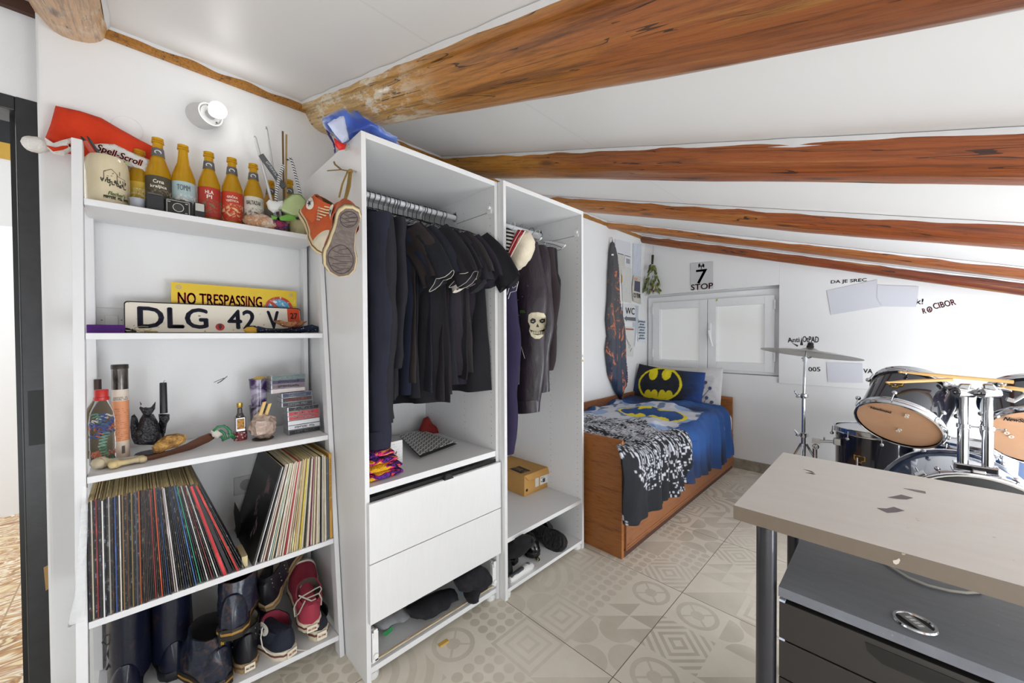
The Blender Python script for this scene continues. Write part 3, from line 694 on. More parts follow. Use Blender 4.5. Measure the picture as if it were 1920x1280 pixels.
# ---- the cluster at the right end of the top shelf
t = thing('painted_stone', 'rough white and rusty stone lying in front of the black and white beer label', 'stone', (.165, yat(492, 425, .165), sz(0, yat(492, 425, .165))))
y0 = yat(492, 425, .165); sxx = (yat(530, 425, .165)-yat(460, 425, .165))/2
tz = AX(495, 405, .165).z-sz(0, y0)
O('stone_body', MB().sph((.165, y0, sz(0, y0)+tz*.5), 1, 22, (.028, sxx, tz*.52), jit=.28, seed=3), nmat('white_rusty_stone', lambda n: {'Base Color': n.ramp(n.noise(n.coord(), 30, 5, .7), [(.35, srgb('E8E4DE')), (.5, srgb('CDA88A')), (.58, srgb('B97F52')), (.7, srgb('E6E0D6'))]), 'Normal': n.bump(n.noise(n.coord(), 60, 5), .9, .01)}, .85), t, smooth='all')
# yellow green glass jar behind
y0 = yat(560, 410, .12); z0 = sz(0, y0)
t = thing('candle_jar', 'pale yellow glass jar at the right end of the top shelf, behind the plush flower', 'jar', (.12, y0, z0))
O('jar_body', MB().lathe([(.030, 0), (.032, .004), (.032, .066), (.030, .07), (.028, .066), (.028, .006)], seg=28), nmat('pale_yellow_glass', lambda n: {'Base Color': n.mix(n.noise(n.coord(), 15, 3), srgb('D8CF9A'), srgb('E8DFB4'))}, .2, Transmission_Weight=.3), t, local=True, smooth=40)
# sticks and pencils in a hidden glass
gy = yat(530, 380, .10); gz = sz(0, gy)
t = thing('pen_glass', 'clear tumbler holding pencils and wood sticks, behind the green cup', 'tumbler', (.10, gy, gz))
O('glass_wall', MB().lathe([(.022, 0), (.026, .003), (.030, .085), (.0285, .085), (.0245, .006)], seg=28), nmat('clear_glass', lambda n: {'Base Color': (.93, .95, .95)}, .03, Transmission_Weight=.95, IOR=1.2), t, local=True, smooth=40)
g0 = Vector((.10, gy, gz))
def instick(u, v, x, r, mat, name, label, cat, tipm=None, dy=0, tip=.012, seg=8): return stick(name, label, cat, g0+Vector((random.uniform(-.008, .008), dy, .01)), AX(u, v, x), r, mat, tipm, tip, seg=seg)
instick(500, 243, .10, .0042, M('C9CACC', .35, .3), 'pencil', 'light grey pencil, longest of those above the top shelf', 'pencil', M('8A8A8C', .4), .004)
instick(478, 258, .115, .0055, M('DCDDE0', .3, .3), 'pencil', 'silver tube with ring, leftmost stick above the top shelf', 'pencil', M('9A9A9C', .4), -.008, .006)
t = thing('pen_box', 'slanting grey pen box with white lettering on the top shelf', 'box', g0)
a_ = AX(489, 290, .13); b_ = AX(533, 352, .12); dd = (b_-a_)
px = dd.cross(Vector((1, 0, 0))).normalized()*.0085; nx_ = Vector((.007, 0, 0))
O('box_body', MB().hexa([a_-px-nx_, a_+px-nx_, b_+px-nx_, b_-px-nx_, a_-px+nx_, a_+px+nx_, b_+px+nx_, b_-px+nx_]), M('5C5F63', .35), t, bevel=.0015)
lettering('~8', t, (a_+b_)/2+nx_+Vector((.0008, 0, 0)), dd, Vector((1, 0, 0)).cross(dd), dd.length*.55, .008, M('E6E6E6', .5))
for k, (u, v, lab) in enumerate(((530, 246, 'pale wood stick, taller of the two upright behind the zebra striped straw'), (537, 252, 'pale wood stick, shorter of the two upright behind the zebra striped straw'))):
    t = thing('incense_stick', lab, 'stick', g0); a_ = g0+Vector((.0, .005+.004*k, .01)); b_ = AX(u, v, .11)
    O('wood_strip', MB().hexa([a_+Vector(q) for q in ((-.002, -.0035, 0), (.002, -.0035, 0), (.002, .0035, 0), (-.002, .0035, 0))]+[b_+Vector(q) for q in ((-.002, -.003, 0), (.002, -.003, 0), (.002, .003, 0), (-.002, .003, 0))]), M('A98A52' if k else '6E5636', .7), t)
for k, ((u0, v0), (u1, v1), lab) in enumerate((((553, 372), (518, 395), 'light wooden stick leaning left in the tumbler'),)):
    t = thing('wood_sliver', lab, 'stick', g0); O('sliver', MB().hexa([AX(u, v, xx) for xx in (.095, .103) for u, v in ((527, 378), (533, 376), (546, 418), (538, 420))]), M('D9BE8A', .7), t)
def zebra(pts, lab):
    t = thing('striped_pipe_cleaner', lab, 'straw', pts[0])
    def fn(n):
        x, y, z = n.sep(n.pos()); return {'Base Color': n.mix(((z*110+y*40).frac()).gt(.55), (.75, .75, .75), (.06, .06, .07))}
    O('fuzzy_stem', MB().tube(pts, .0055, 8), nmat('zebra_stripes', fn, .9), t, smooth=True)
zebra([AX(u, v, .15) for u, v in ((517, 390), (518, 365), (522, 340), (528, 320), (531, 310))], 'zebra striped fuzzy stem, left one of the pair around the wood sticks')
zebra([AX(u, v, .15) for u, v in ((539, 300), (545, 296), (550, 310), (556, 335), (563, 362), (566, 380))], 'zebra striped fuzzy stem, right one of the pair around the wood sticks')
t = thing('visor_cap', 'pale green translucent visor cap resting on the plush flower', 'cap', AX(540, 405, .17))
GRN = nmat('pale_green_plastic', lambda n: {'Base Color': n.mix(n.noise(n.coord(), 20, 3), srgb('B9CC8E'), srgb('CFE0A4'))}, .35, Transmission_Weight=.15)
O('visor', MB().puff([AX(u, v, .18) for u, v in ((522, 392), (533, 375), (548, 364), (563, 364), (573, 375), (572, 392), (562, 405), (549, 409), (536, 400))], (1, 0, 0), .006, .006, .007, lambda x, y: .006*math.cos(x*50)), GRN, t, smooth=60)
O('visor_rim', MB().tube([AX(u, v, .186) for u, v in ((522, 392), (533, 375), (548, 364), (563, 364), (573, 375), (572, 392), (562, 405), (549, 409), (536, 400))], .0016, 6, True), M('6E8A5A', .5), t, smooth=True)
O('white_crown', MB().puff([AX(u, v, .178) for u, v in ((499, 380), (505, 374), (518, 378), (530, 376), (534, 384), (524, 396), (512, 399), (503, 392))], (1, 0, 0), .012, .01, .008), M('E4E6E4', .6), t, smooth=60)
t = thing('plush_flower', 'purple plush flower toy with a pink face and green collar', 'plush toy', AX(525, 425, .19))
pc = AX(525, 420, .185)
O('toy_face', MB().sph(pc, .0145, 16, (.7, 1, 1), jit=.1), fabric('8E2F52'), t, smooth='all')
for k in range(8):
    a = k*PI/4+.2; O('petal', MB().sph(pc+Vector((-.003, .020*math.cos(a), .015*math.sin(a)-.001)), .0082, 12, (.6, 1, .9), jit=.15, seed=k), fabric('5E3A5E' if k % 2 else '7A3F6A'), t, smooth='all')
O('green_collar', MB().puff([AX(u, v, .197) for u, v in ((508, 403), (522, 407), (538, 402), (552, 404), (556, 412), (540, 414), (524, 413), (510, 410))], (1, 0, 0), .005, .005, .006), fabric('6FAA4A'), t, smooth=60)
for s in (-1, 1): O('eye', MB().sph(pc+Vector((.0105, .005*s, .002)), .0016, 8), BLK, t)

# ================================================================ second shelf
t = thing('light_switch', 'white square wall switch plate behind the licence plate', 'switch', (.002, yat(205, 600, 0), 1.16))
ya, yb = yat(176, 600, 0), yat(234, 600, 0); za, zb_ = AX(200, 636, 0).z, AX(200, 577, 0).z
O('face_plate', MB().box(.0, .009, ya, yb, za, zb_), M('D3D4D2', .35), t, bevel=.002)
O('rocker', MB().box(.009, .0115, yat(197, 600, 0), yat(222, 600, 0), AX(200, 620, 0).z, AX(200, 591, 0).z), M('DADBD9', .3), t, bevel=.001)
for u in (191, 228): O('screw', MB().cyl((.009, yat(u, 600, 0), AX(u, 600, 0).z), (.0105, yat(u, 600, 0), AX(u, 600, 0).z), .0022), M('6A6A68', .3, .8), t)
def plate(name, label, cat, P, thick, mat, bevel=0, rad=0):
    """P = lower left, lower right, upper right, upper left in the plane of the sheet"""
    P = [Vector(q) for q in P]; n = (P[1]-P[0]).cross(P[3]-P[0]).normalized(); pts = []
    if rad:
        for i in range(4):
            p_, a_, b_ = P[i], (P[i-1]-P[i]).normalized(), (P[(i+1) % 4]-P[i]).normalized()
            for k in range(6):
                th = k/5*PI/2; pts.append(p_+a_*rad*(1-math.sin(th))+b_*rad*(1-math.cos(th)))
    else: pts = P
    t = thing(name, label, cat, (P[0]+P[1])/2)
    return t, pts, n, P
PW, PH = .50, .105
pl = AX(233, 622, .095); pr = AX(566, 624, .095); zt = AX(233, 563, .07).z
pz = sz(1, -.4)
xB, xT = .10, .078
BLc = Vector((xB, yat(233, 620, xB), pz)); BRc = Vector((xB, yat(566, 622, xB), pz)); zu = AX(236, 564, xT).z
TRc = Vector((xT, BRc.y, zu)); TLc = Vector((xT, BLc.y, zu))
t, pts, n, P = plate('licence_plate', 'white licence plate reading DLG 42 V leaning on the wall', 'licence plate', (BLc, BRc, TRc, TLc), .001, WHT, rad=.009)
O('metal_sheet', MB().prism(pts, n*.0015), M('111113', .4), t)
inn = []
cc = sum(P, Vector())/4; ru = (P[1]-P[0]).normalized(); uu = (P[3]-P[0]).normalized(); W_ = (P[1]-P[0]).length; H_ = (P[3]-P[0]).length
def PP(x, y, d=.002): return P[0]+ru*x*W_+uu*y*H_+n*d
for q in pts:
    d = q-cc; inn.append(cc+ru*d.dot(ru)*(1-.006*1.6)+uu*d.dot(uu)*(1-.045*1.6)+n*.0015)
O('white_field', MB().prism(inn, n*.0008), nmat('plate_white', lambda n_: {'Base Color': n_.mix(((n_.noise(n_.coord(), 60, 4)-.66)*12).max(0).min(1), srgb('E9E2D2'), srgb('8A7A6A'))}, .35), t)
O('red_field', MB().prism([PP(.905, .04), PP(.992, .04), PP(.992, .96), PP(.905, .96)], n*.001), M('D2461F', .4), t)
PB = M('20203A', .45)
for s, x, y, w_, h_ in (('DLG', .235, .50, .345, .66), ('42', .605, .50, .165, .66), ('V', .805, .50, .075, .66)):
    lettering(s, t, PP(x, y, .0026), ru, uu, w_*W_, h_*H_, PB, bold=.0022)
for s, y in (('27', .68), ('98', .28)): lettering(s, t, PP(.95, y, .0034), ru, uu, .05*W_, .22*H_, M('1A1414', .5), bold=.0005)
O('round_seal', MB().lathe([(.013, 0), (.013, .0012)], PP(.475, .22, .0025), 24, n), M('C23A3A', .5), t)
q = MB(); q.prism([PP(.466, .32, .0045), PP(.466, .2, .0045), PP(.475, .13, .0045), PP(.484, .2, .0045), PP(.484, .32, .0045)], n*.0005); O('seal_shield', q, M('5A2A2E', .5), t)
# yellow warning sign behind it
xs = .055
c4 = [AX(u, v, xs) for u, v in ((321, 622), (556, 622), (556, 546), (321, 528.5))]; c4[0].z = c4[1].z = pz
ys = thing('warning_sign', 'scratched yellow tin sign reading NO TRESPASSING behind the licence plate', 'sign', (c4[0]+c4[1])/2)
def yel(n): 
    f = n.noise(n.map(n.coord(), (1, 1, 3)), 16, 6, .75, .8); return {'Base Color': n.mix(((f-.6)*14).max(0).min(1), n.mix(n.noise(n.coord(), 6, 3), srgb('D9B416'), srgb('E6C62A')), srgb('E6DFC0'))}
O('tin_sheet', MB().prism(c4, (-.0015, 0, 0)), nmat('scratched_yellow_paint', yel, .4), ys)
rd = nmat('scratched_red_paint', lambda n: {'Base Color': n.mix(((n.noise(n.coord(), 70, 6, .8)-.56)*20).max(0).min(1), srgb('B8381E'), srgb('E8E0C8'))}, .5)
a1 = AX(334, 573, xs+.001); a2 = AX(491, 573, xs+.001); zt_ = AX(340, 548, xs).z; zb2 = pz+.002
lettering('NO TRESPASSING', ys, ((xs+.0006), (a1.y+a2.y)/2, zt_-.0215+.0015), (0, 1, -.0) , (0, 0, 1), a2.y-a1.y, .040, rd, bold=.0012)
cs = AX(523, 580, xs+.001); rs = yat(549, 580, xs)-cs.y
O('blue_disc', MB().lathe([(rs*.82, 0), (rs*.82, .001)], cs, 28, (1, 0, 0)), nmat('scratched_blue_paint', lambda n: {'Base Color': n.mix(((n.noise(n.coord(), 60, 6, .8)-.53)*20).max(0).min(1), srgb('4E9EC6'), srgb('E8E8E0'))}, .5), ys)
q = MB().lathe([(rs*.8, .0012), (rs, .0012), (rs, .002), (rs*.8, .002)], cs, 32, (1, 0, 0), (False, False)); dv = Vector((0, .707, -.707))*rs*.85; ev = Vector((0, .707, .707))*rs*.11; xo = Vector((.0016, 0, 0))
q.prism([cs-dv-ev+xo, cs+dv-ev+xo, cs+dv+ev+xo, cs-dv+ev+xo], (.0006, 0, 0)); O('prohibition_ring', q, rd, ys)
for u, v in ((335, 538), (545, 553)): O('grommet_hole', MB().lathe([(.004, 0), (.0075, 0), (.0075, .0012), (.004, .0012)], AX(u, v, xs+.0005), 20, (1, 0, 0), (False, False)), M('B9A896', .5), ys); 
# purple box
ya, yb = yat(158, 615, .16), yat(234, 615, .16); zt = AX(200, 608.5, .16).z
t = O('purple_box', MB().box(.07, .16, ya+.004, yb, pz, zt), nmat('purple_velvet', lambda n: {'Base Color': n.mix(n.noise(n.coord(), 50, 3), srgb('4E1F78'), srgb('5F2A8C'))}, .8), bevel=.002); tag(t, 'flat purple box at the left end of the licence plate shelf', 'box')
# keychains
t = thing('keyring', 'bunch of keyrings with bone white skull and brass charms in front of the plate', 'keyring', AX(262, 622, .15))
O('leather_loop', MB().tube([AX(u, v, .14+.02*math.sin(u)) for u, v in ((228, 619), (236, 616), (248, 618), (254, 621), (240, 622.5), (230, 622))], .0032, 6, True), M('26241F', .7), t, smooth=True)
O('skull_charm', MB().sph(AX(266, 619, .155), .0068, 12, (1, 1, .85), jit=.2), M('D8C8A8', .5), t, smooth='all')
q = MB()
O('wire_ring', MB().tube([AX(268+16*math.cos(k*.6), 616+4.5*math.sin(k*.6), .15) for k in range(10)], .001, 6), M('B9A878', .3, .7), t, smooth=True)
for k, u in enumerate((275, 281, 287, 292)): O('brass_charm', MB().sph(AX(u, 621.5, .155), .0045, 10, (1, 1.3, .5), jit=.2, seed=k), M('B0983E', .35, .6), t, smooth='all')
for k, (u, v) in enumerate(((246, 613), (252, 615))): O('bead', MB().sph(AX(u, v+3, .145), .003, 8), M('E8E4DA', .4), t, smooth='all')
# scarf, bowl
t = thing('bandana', 'rumpled navy blue bandana under the copper coloured dish', 'bandana', AX(540, 624, .14))
def band(n): return {'Base Color': n.mix(n.voro(n.coord(), 90).lt(.18), srgb('1F2B47'), srgb('C9CEDA')), 'Normal': n.bump(n.noise(n.coord(), 40, 4), .5, .006)}
O('cloth', MB().puff([AX(u, v, .15) for u, v in ((470, 623), (474, 615), (484, 611), (500, 615), (530, 616), (560, 613), (585, 608), (597, 612), (597, 623))], (1, 0, 0), .022, .014, .006, lambda x, y: .004*math.sin(x*90+y*40)), nmat('navy_bandana', band, .9), t, smooth=60)
t = O('yellow_lemon_toy', MB().puff([AX(u, v, .165) for u, v in ((456, 618), (462, 613), (474, 612), (482, 615), (482, 623), (470, 625), (460, 623))], (1, 0, 0), .008, .008, .004), M('D9A93A', .6), smooth=60); tag(t, 'small yellow pointed object between the plate and the bandana', 'toy')
bc = AX(545, 612, .165); t = thing('copper_dish', 'wavy rimmed copper brown dish on the navy bandana', 'dish', bc)
rings = []
for rr_, hh in ((.008, .002), (.024, .004), (.042, .014), (.056, .026)):
    rings.append([(bc.x+rr_*.8*math.cos(k*PI/14), bc.y+rr_*math.sin(k*PI/14), bc.z-.006+hh+(.0035*math.sin(k*PI/14*5) if rr_ > .045 else 0)) for k in range(28)])
O('dish_bowl', MB().loft(rings, (True, False)), nmat('brown_copper_glaze', lambda n: {'Base Color': n.ramp(n.noise(n.coord(), 30, 5, .7), [(.35, srgb('6E2F22')), (.5, srgb('A05A3A')), (.65, srgb('C9A27A'))])}, .25, .35), t, smooth=50)
O('folded_note', MB().box(bc.x-.01, bc.x+.02, bc.y-.034, bc.y-.004, bc.z+.006, bc.z+.009), M('E8E4DC', .7), t)

# ================================================================ third shelf
def zs3(y): return sz(2, y)
# plastic bottle with ribbons
y0 = yat(191, 790, .20); z0 = zs3(y0); r = (yat(221, 790, .20)-yat(162, 790, .20))/2*.86; zt = AX(190, 730, .2).z; h = zt-z0
t = thing('plastic_bottle', 'clear plastic bottle with red cap, stuffed with curled coloured ribbons', 'bottle', (.2, y0, z0))
PLA = nmat('clear_plastic', lambda n: {'Base Color': (.95, .97, .98)}, .06, Transmission_Weight=.97, IOR=1.12)
O('plastic_body', MB().lathe([(r*.8, 0), (r, .008), (r, h*.18), (r*.95, h*.2), (r, h*.22), (r, h*.38), (r*.95, h*.40), (r, h*.42), (r, h*.58), (r*.9, h*.70), (r*.55, h*.82), (r*.48, h*.86), (r*.48, h*.9)], seg=32), PLA, t, local=True, smooth=35)
O('cap', MB().lathe([(r*.6, h*.86), (r*.62, h*.87), (r*.62, h*.90), (r*.55, h*.905), (r*.55, h*.99), (r*.5, h)], seg=28), M('C22A26', .35), t, local=True, smooth=35)
rnd = random.Random(11)
for k, colr in enumerate(('2A4FA0', '2A4FA0', 'D8734A', '3E8A66', 'D8734A', '78B8A0', '2A4FA0', 'C96A44', '3E8A66', 'D8734A', 'E6E0D8', '2F5EB4', 'B85A3A', '5FA08A')):
    cx_, cy_, cz_ = rnd.uniform(-.4, .4)*r, rnd.uniform(-.45, .45)*r, rnd.uniform(.08, .62)*h; d = Vector((rnd.uniform(-.3, .3), rnd.uniform(-1, 1), rnd.uniform(-1, 1))).normalized(); u_ = d.orthogonal().normalized(); v_ = d.cross(u_); L = .028; pts = []
    for i in range(34):
        a = i*.95; q_ = Vector((cx_, cy_, cz_))+d*(i/33-.5)*L*1.6+(u_*math.cos(a)+v_*math.sin(a))*.0062
        m_ = math.hypot(q_.x, q_.y)
        if m_ > r*.86: q_.x *= r*.86/m_; q_.y *= r*.86/m_
        q_.z = min(max(q_.z, .006), h*.68); pts.append(q_)
    O('ribbon_curl', MB().tube(pts, .0018, 5), M(colr, .5), t, local=True, smooth=True)
# tall tin tube
y0 = yat(226, 760, .155); z0 = zs3(y0); r = (yat(245, 760, .155)-yat(207, 760, .155))/2*.86; zt = AX(226, 683, .155).z; h = zt-z0
t = thing('mailing_tube', 'tall cardboard tube with orange label and dark metal lid, behind the plastic bottle', 'tube', (.155, y0, z0))
def tubef(n):
    x, y, z = n.sep(n.coord()); f = n.noise(n.map(n.coord(), (1, 1, 12)), 22, 3); k = z/h
    lines = ((z*170).frac().lt(.4))*(n.noise(n.coord(), 160, 2).gt(.52))*k.lt(.55)*k.gt(.18)
    c = n.mix(lines*.5, n.mix(k.gt(.62), srgb('DE9468'), srgb('D9CCBE')), srgb('8A4A30')); c = n.mix(k.lt(.2), c, srgb('D8C4B0'))
    return {'Base Color': c}
O('tube_body', MB().lathe([(r, 0), (r, h*.74)], seg=32), nmat('orange_tube_label', tubef, .6), t, local=True, smooth=35)
O('metal_sleeve', MB().lathe([(r*.99, h*.74), (r*.99, h*.96)], seg=32), nmat('tarnished_metal', lambda n: {'Base Color': n.ramp(n.noise(n.map(n.coord(), (2, 2, .6)), 30, 4), [(.35, srgb('1E1C1C')), (.55, srgb('6A6560')), (.7, srgb('3A3836'))])}, .25, .8), t, local=True, smooth=35)
O('lid', MB().lathe([(r*1.05, h*.955), (r*1.05, h*.995), (r*1.0, h)], seg=32), M('2A201C', .4), t, local=True, smooth=35)
a = camdir((.155, y0))
for s, w_, zz in (('~10', .032, .655), ('~12', .036, .635)): lettering(s, t, ringpt((0, 0), r+.0006, a, zz*h), (-math.sin(a), math.cos(a), 0), (0, 0, 1), w_, .0045, INK, wrap=((0, 0, 0), r+.0006), local=True)
q = MB(); ax = (0, 0)
for k in range(11): q.face([q.v(ringpt(ax, r+.0007, a+.05+(k+dx)*.035, z_)) for dx, z_ in ((0, h*.07), (.5 if k % 3 else .75, h*.07), (.5 if k % 3 else .75, h*.15), (0, h*.15))])
O('barcode', q, INK, t, local=True)
# brown small bottle behind
y0 = yat(184, 760, .06); z0 = zs3(y0)
t = thing('brown_flask', 'dark olive flask with a tall cork behind the ribbon bottle', 'bottle', (.06, y0, z0)); h = AX(185, 711, .06).z-z0
O('flask_body', MB().lathe([(.03, 0), (.034, .01), (.034, h*.55), (.012, h*.72), (.008, h*.78)], seg=24), M('5A4A22', .3), t, local=True, smooth=40)
O('cork_neck', MB().lathe([(.0075, h*.78), (.0085, h*.8), (.0085, h)], seg=14), M('3A2420', .5), t, local=True, smooth=40)
# dragon candle holder
dg = thing('dragon_candle_holder', 'black winged dragon figurine holding up a candle cup', 'figurine', AX(280, 830, .15)); xd = .155
DRG = nmat('black_resin', lambda n: {'Base Color': (.016, .016, .02), 'Normal': n.bump(n.voro(n.coord(), 180)*-1+n.noise(n.coord(), 90, 4), .7, .004)}, .38)
def pf(name, pts, x, T, rad, mat, parent, f=None, step=.006): return O(name, MB().puff([AX(u, v, x) for u, v in pts], (1, 0, 0), T, rad, step, f), mat, parent, smooth=60)
pf('dragon_body', ((268, 776), (288, 776), (296, 790), (302, 806), (304, 822), (296, 834), (262, 834), (254, 822), (258, 800), (262, 786)), xd, .026, .018, DRG, dg, lambda x, y: .0015*math.sin(y*500))
pf('dragon_head', ((266, 757), (262, 752), (264, 762), (269, 764), (273, 763), (278, 764), (283, 763), (288, 757), (292, 752), (291, 766), (286, 774), (281, 780), (271, 780), (266, 773), (261, 765)), xd+.012, .013, .008, DRG, dg, step=.004)
pf('wing', ((252, 776), (246, 780), (244, 800), (246, 820), (252, 832), (262, 834), (262, 800), (258, 784)), xd-.02, .007, .006, DRG, dg)
pf('wing', ((300, 780), (312, 784), (311, 802), (307, 822), (301, 834), (294, 830), (296, 800)), xd-.02, .007, .006, DRG, dg)
pf('candle_cup', ((297, 776), (298, 786), (303, 794), (300, 812), (310, 812), (313, 794), (318, 786), (318, 776)), xd+.004, .013, .01, DRG, dg)
for u, v in ((262, 812), (293, 814)):
    O('claw_foot', MB().sph(AX(u, v, xd+.022), .0085, 12, (1, 1, 1.2), jit=.3, seed=u), DRG, dg, smooth='all')
O('base_plinth', MB().lathe([(.034, 0), (.036, .003), (.032, .008)], (xd, yat(280, 830, xd), zs3(-.48)), 28), DRG, dg, smooth=40)
ca = AX(307, 774, xd+.004); ct = AX(307, 717, xd+.004)
t = thing('candle', 'black pillar candle with a curled wick standing in the dragon cup', 'candle', ca)
O('wax', MB().lathe([(.0095, 0), (.0088, (ct-ca).length-.002), (.008, (ct-ca).length)], ca, 20, (0, 0, 1)), M('1A1A1E', .45), t, smooth=40)
O('wick', MB().tube([ct, ct+Vector((0, .0, .004)), ct+Vector((0, .003, .007))], .0007, 5), BLK, t)
# bones
BON = nmat('old_bone', lambda n: {'Base Color': n.ramp(n.noise(n.coord(), 14, 5, .6), [(.35, srgb('A9A08C')), (.5, srgb('CDB88A')), (.65, srgb('DDC590'))]), 'Normal': n.bump(n.noise(n.coord(), 50, 4), .4, .004)}, .7)
def bone(label, ends, x0, x1, r0, rm, r1, mat=BON, name='bone', cat='bone'):
    p0 = AX(*ends[0], x0); p1 = AX(*ends[1], x1); z0 = zs3(p0.y)+r0; p0.z = z0; p1.z = zs3(p1.y)+r1
    t = thing(name, label, cat, (p0+p1)/2); d = p1-p0; pts = [p0+d*k/16 for k in range(17)]; mb = MB(); side = d.cross(Vector((0, 0, 1))).normalized()
    def rf(s): return (r0*(1-min(s/.28, 1))**1.2+rm+(r1-rm)*max(0, (s-.72)/.28)**1.2) if True else 0
    mb.tube(pts, lambda s: min(rf(s), max(r0, r1)), 12)
    O('shaft', mb, mat, t, smooth='all')
    for pe, rr_ in ((p0, r0), (p1, r1)):
        for s in (-1, 1): O('knuckle', MB().sph(pe+side*rr_*.55*s, rr_*.85, 14, jit=.25, seed=s+rr_*99), mat, t, smooth='all')
    return t
bone('thick grey bone lying along the left post of the third shelf', ((185, 858), (255, 838)), .235, .235, .017, .009, .011, nmat('grey_bone', lambda n: {'Base Color': n.ramp(n.noise(n.coord(), 14, 5, .6), [(.35, srgb('8E8C86')), (.5, srgb('BDB6A6')), (.65, srgb('CDBE9C'))])}, .7))
bone('yellowish bone lying in front of the grey bone', ((212, 866), (266, 840)), .262, .25, .012, .0075, .0115)
t = thing('rough_mineral', 'rough brown and gold mineral chunk in front of the dragon', 'stone', AX(315, 835, .21))
pa = AX(318, 838, .21)
O('chunk', MB().puff([AX(u, v, .21) for u, v in ((284, 838), (296, 826), (312, 815), (332, 812), (350, 815), (348, 828), (332, 838), (312, 843), (300, 850), (288, 848))], (1, 0, .2), .018, .016, .006, lambda x, y: .005*noise.noise(Vector((x*70, y*70, 1)))), nmat('golden_rough_mineral', lambda n: {'Base Color': n.ramp(n.noise(n.coord(), 40, 6, .75), [(.35, srgb('5E3F1E')), (.48, srgb('9A6E34')), (.58, srgb('C79A4E')), (.7, srgb('DDC58E'))]), 'Normal': n.bump(n.noise(n.coord(), 80, 5), 1, .01)}, .6), t, smooth=30)
t = thing('wooden_blade', 'long dark brown curved wooden blade lying at the front of the third shelf', 'wooden blade', AX(330, 850, .24))
up_ = [(258, 860), (290, 853), (320, 845), (350, 833), (375, 820), (393, 813), (402, 816)]; lo_ = [(403, 822), (392, 829), (365, 841), (335, 852), (300, 861), (270, 864), (257, 864)]
q = MB(); Z = lambda u, v: AZ(u, v, zs3(yat(u, v, .24))+.012)
q.prism([AX(u, v, .255-.10*(u-258)/145) for u, v in up_+lo_], (-.012, 0, .002)); O('blade', q, nmat('dark_blade_wood', lambda n: {'Base Color': n.mix(n.noise(n.map(n.coord(), (4, 4, 40)), 10, 4), srgb('4A2A1A'), srgb('6E4028'))}, .35), t, bevel=.003)
O('pale_guard', MB().puff([AX(u, v, .17) for u, v in ((395, 806), (412, 806), (420, 812), (408, 822), (398, 818))], (1, 0, 0), .004, .004, .004), M('CFC8BC', .5), t, smooth=60)
t = thing('green_rubber_toy', 'green rubber toy with looped arms beside the tequila miniature', 'toy', AX(425, 815, .17))
for pts in (((400, 808), (408, 800), (420, 798), (428, 804), (432, 815), (438, 822)), ((412, 806), (420, 812), (424, 822), (416, 826)), ((424, 800), (432, 808), (430, 820), (420, 824), (414, 818)), ((428, 812), (436, 814), (440, 822))):
    O('rubber_arm', MB().tube([AX(u, v, .175) for u, v in pts], .0042, 8), M('2F7A4E', .35), t, smooth='all')
# tequila miniature on a dotted tin
y0 = yat(450, 800, .15); zt0 = AX(450, 808, .15).z; z0 = zs3(y0)
t = thing('round_tin', 'small red and white dotted tin under the liquor miniature', 'tin', (.15, y0+.001, z0))
O('tin_body', MB().lathe([(.0205, 0), (.0205, zt0-z0)], seg=28), nmat('dotted_red_tin', lambda n: {'Base Color': n.mix(n.voro(n.coord(), 130).lt(.35), srgb('8A2E34'), srgb('D8D0CC'))}, .3), t, local=True, smooth=35)
t = thing('liquor_miniature', 'tiny square liquor bottle with amber label and gold cap', 'bottle', (.15, y0, zt0)); hh = AX(450, 755, .15).z-zt0
q = MB().box(-.0155, .0155, -.0155, .0155, 0, hh*.52); q.lathe([(.0145, hh*.52), (.008, hh*.66), (.007, hh*.84)], seg=16)
O('glass_body', q, nmat('dark_liquor_glass', lambda n: {'Base Color': (.05, .04, .04)}, .05, Coat_Weight=1), t, local=True, bevel=.003)
O('gold_cap', MB().lathe([(.0082, hh*.84), (.0088, hh*.85), (.0088, hh)], seg=18), M('C2A04A', .3, .7), t, local=True, smooth=40)
O('amber_label', MB().box(.0156, .0162, -.011, .011, hh*.10, hh*.46), nmat('amber_label', lambda n: {'Base Color': n.mix((n.noise(n.coord(), 120, 4)-.5)*6, srgb('C08A3A'), srgb('5A2E1E'))}, .6), t, local=True)
# nested plastic cups with lemon slice
y0 = yat(485, 740, .10); z0 = zs3(y0); h = AX(485, 711, .10).z-z0
t = thing('stacked_cups', 'stack of clear cups with purple band behind the quartz holder', 'cup', (.10, y0, z0))
for k, (za, zb3, c1) in enumerate(((0, .52, '3A3440'), (.48, 1.0, '3E2458'))):
    r0, r1 = .024, .030
    O('cup', MB().lathe([(r0, za*h+.002), (r1, zb3*h), (r1+.0015, zb3*h), (r1+.0015, zb3*h+.002), (r1-.001, zb3*h)], seg=32), nmat('printed_cup_%d' % k, lambda n: {'Base Color': n.mix(((n.noise(n.coord(), 14, 3, .5, 1)-.45)*9).max(0).min(1), srgb(c1), srgb('B0A8BC'))}, .2), t, local=True, smooth=35)
tag(O('lemon_half', MB().sph((.10, y0+.004, z0+h+.002), .02, 18, (1, 1, .5)), M('DDB95A', .5), smooth='all'), 'yellow half disc lying in the top purple cup', 'lemon')
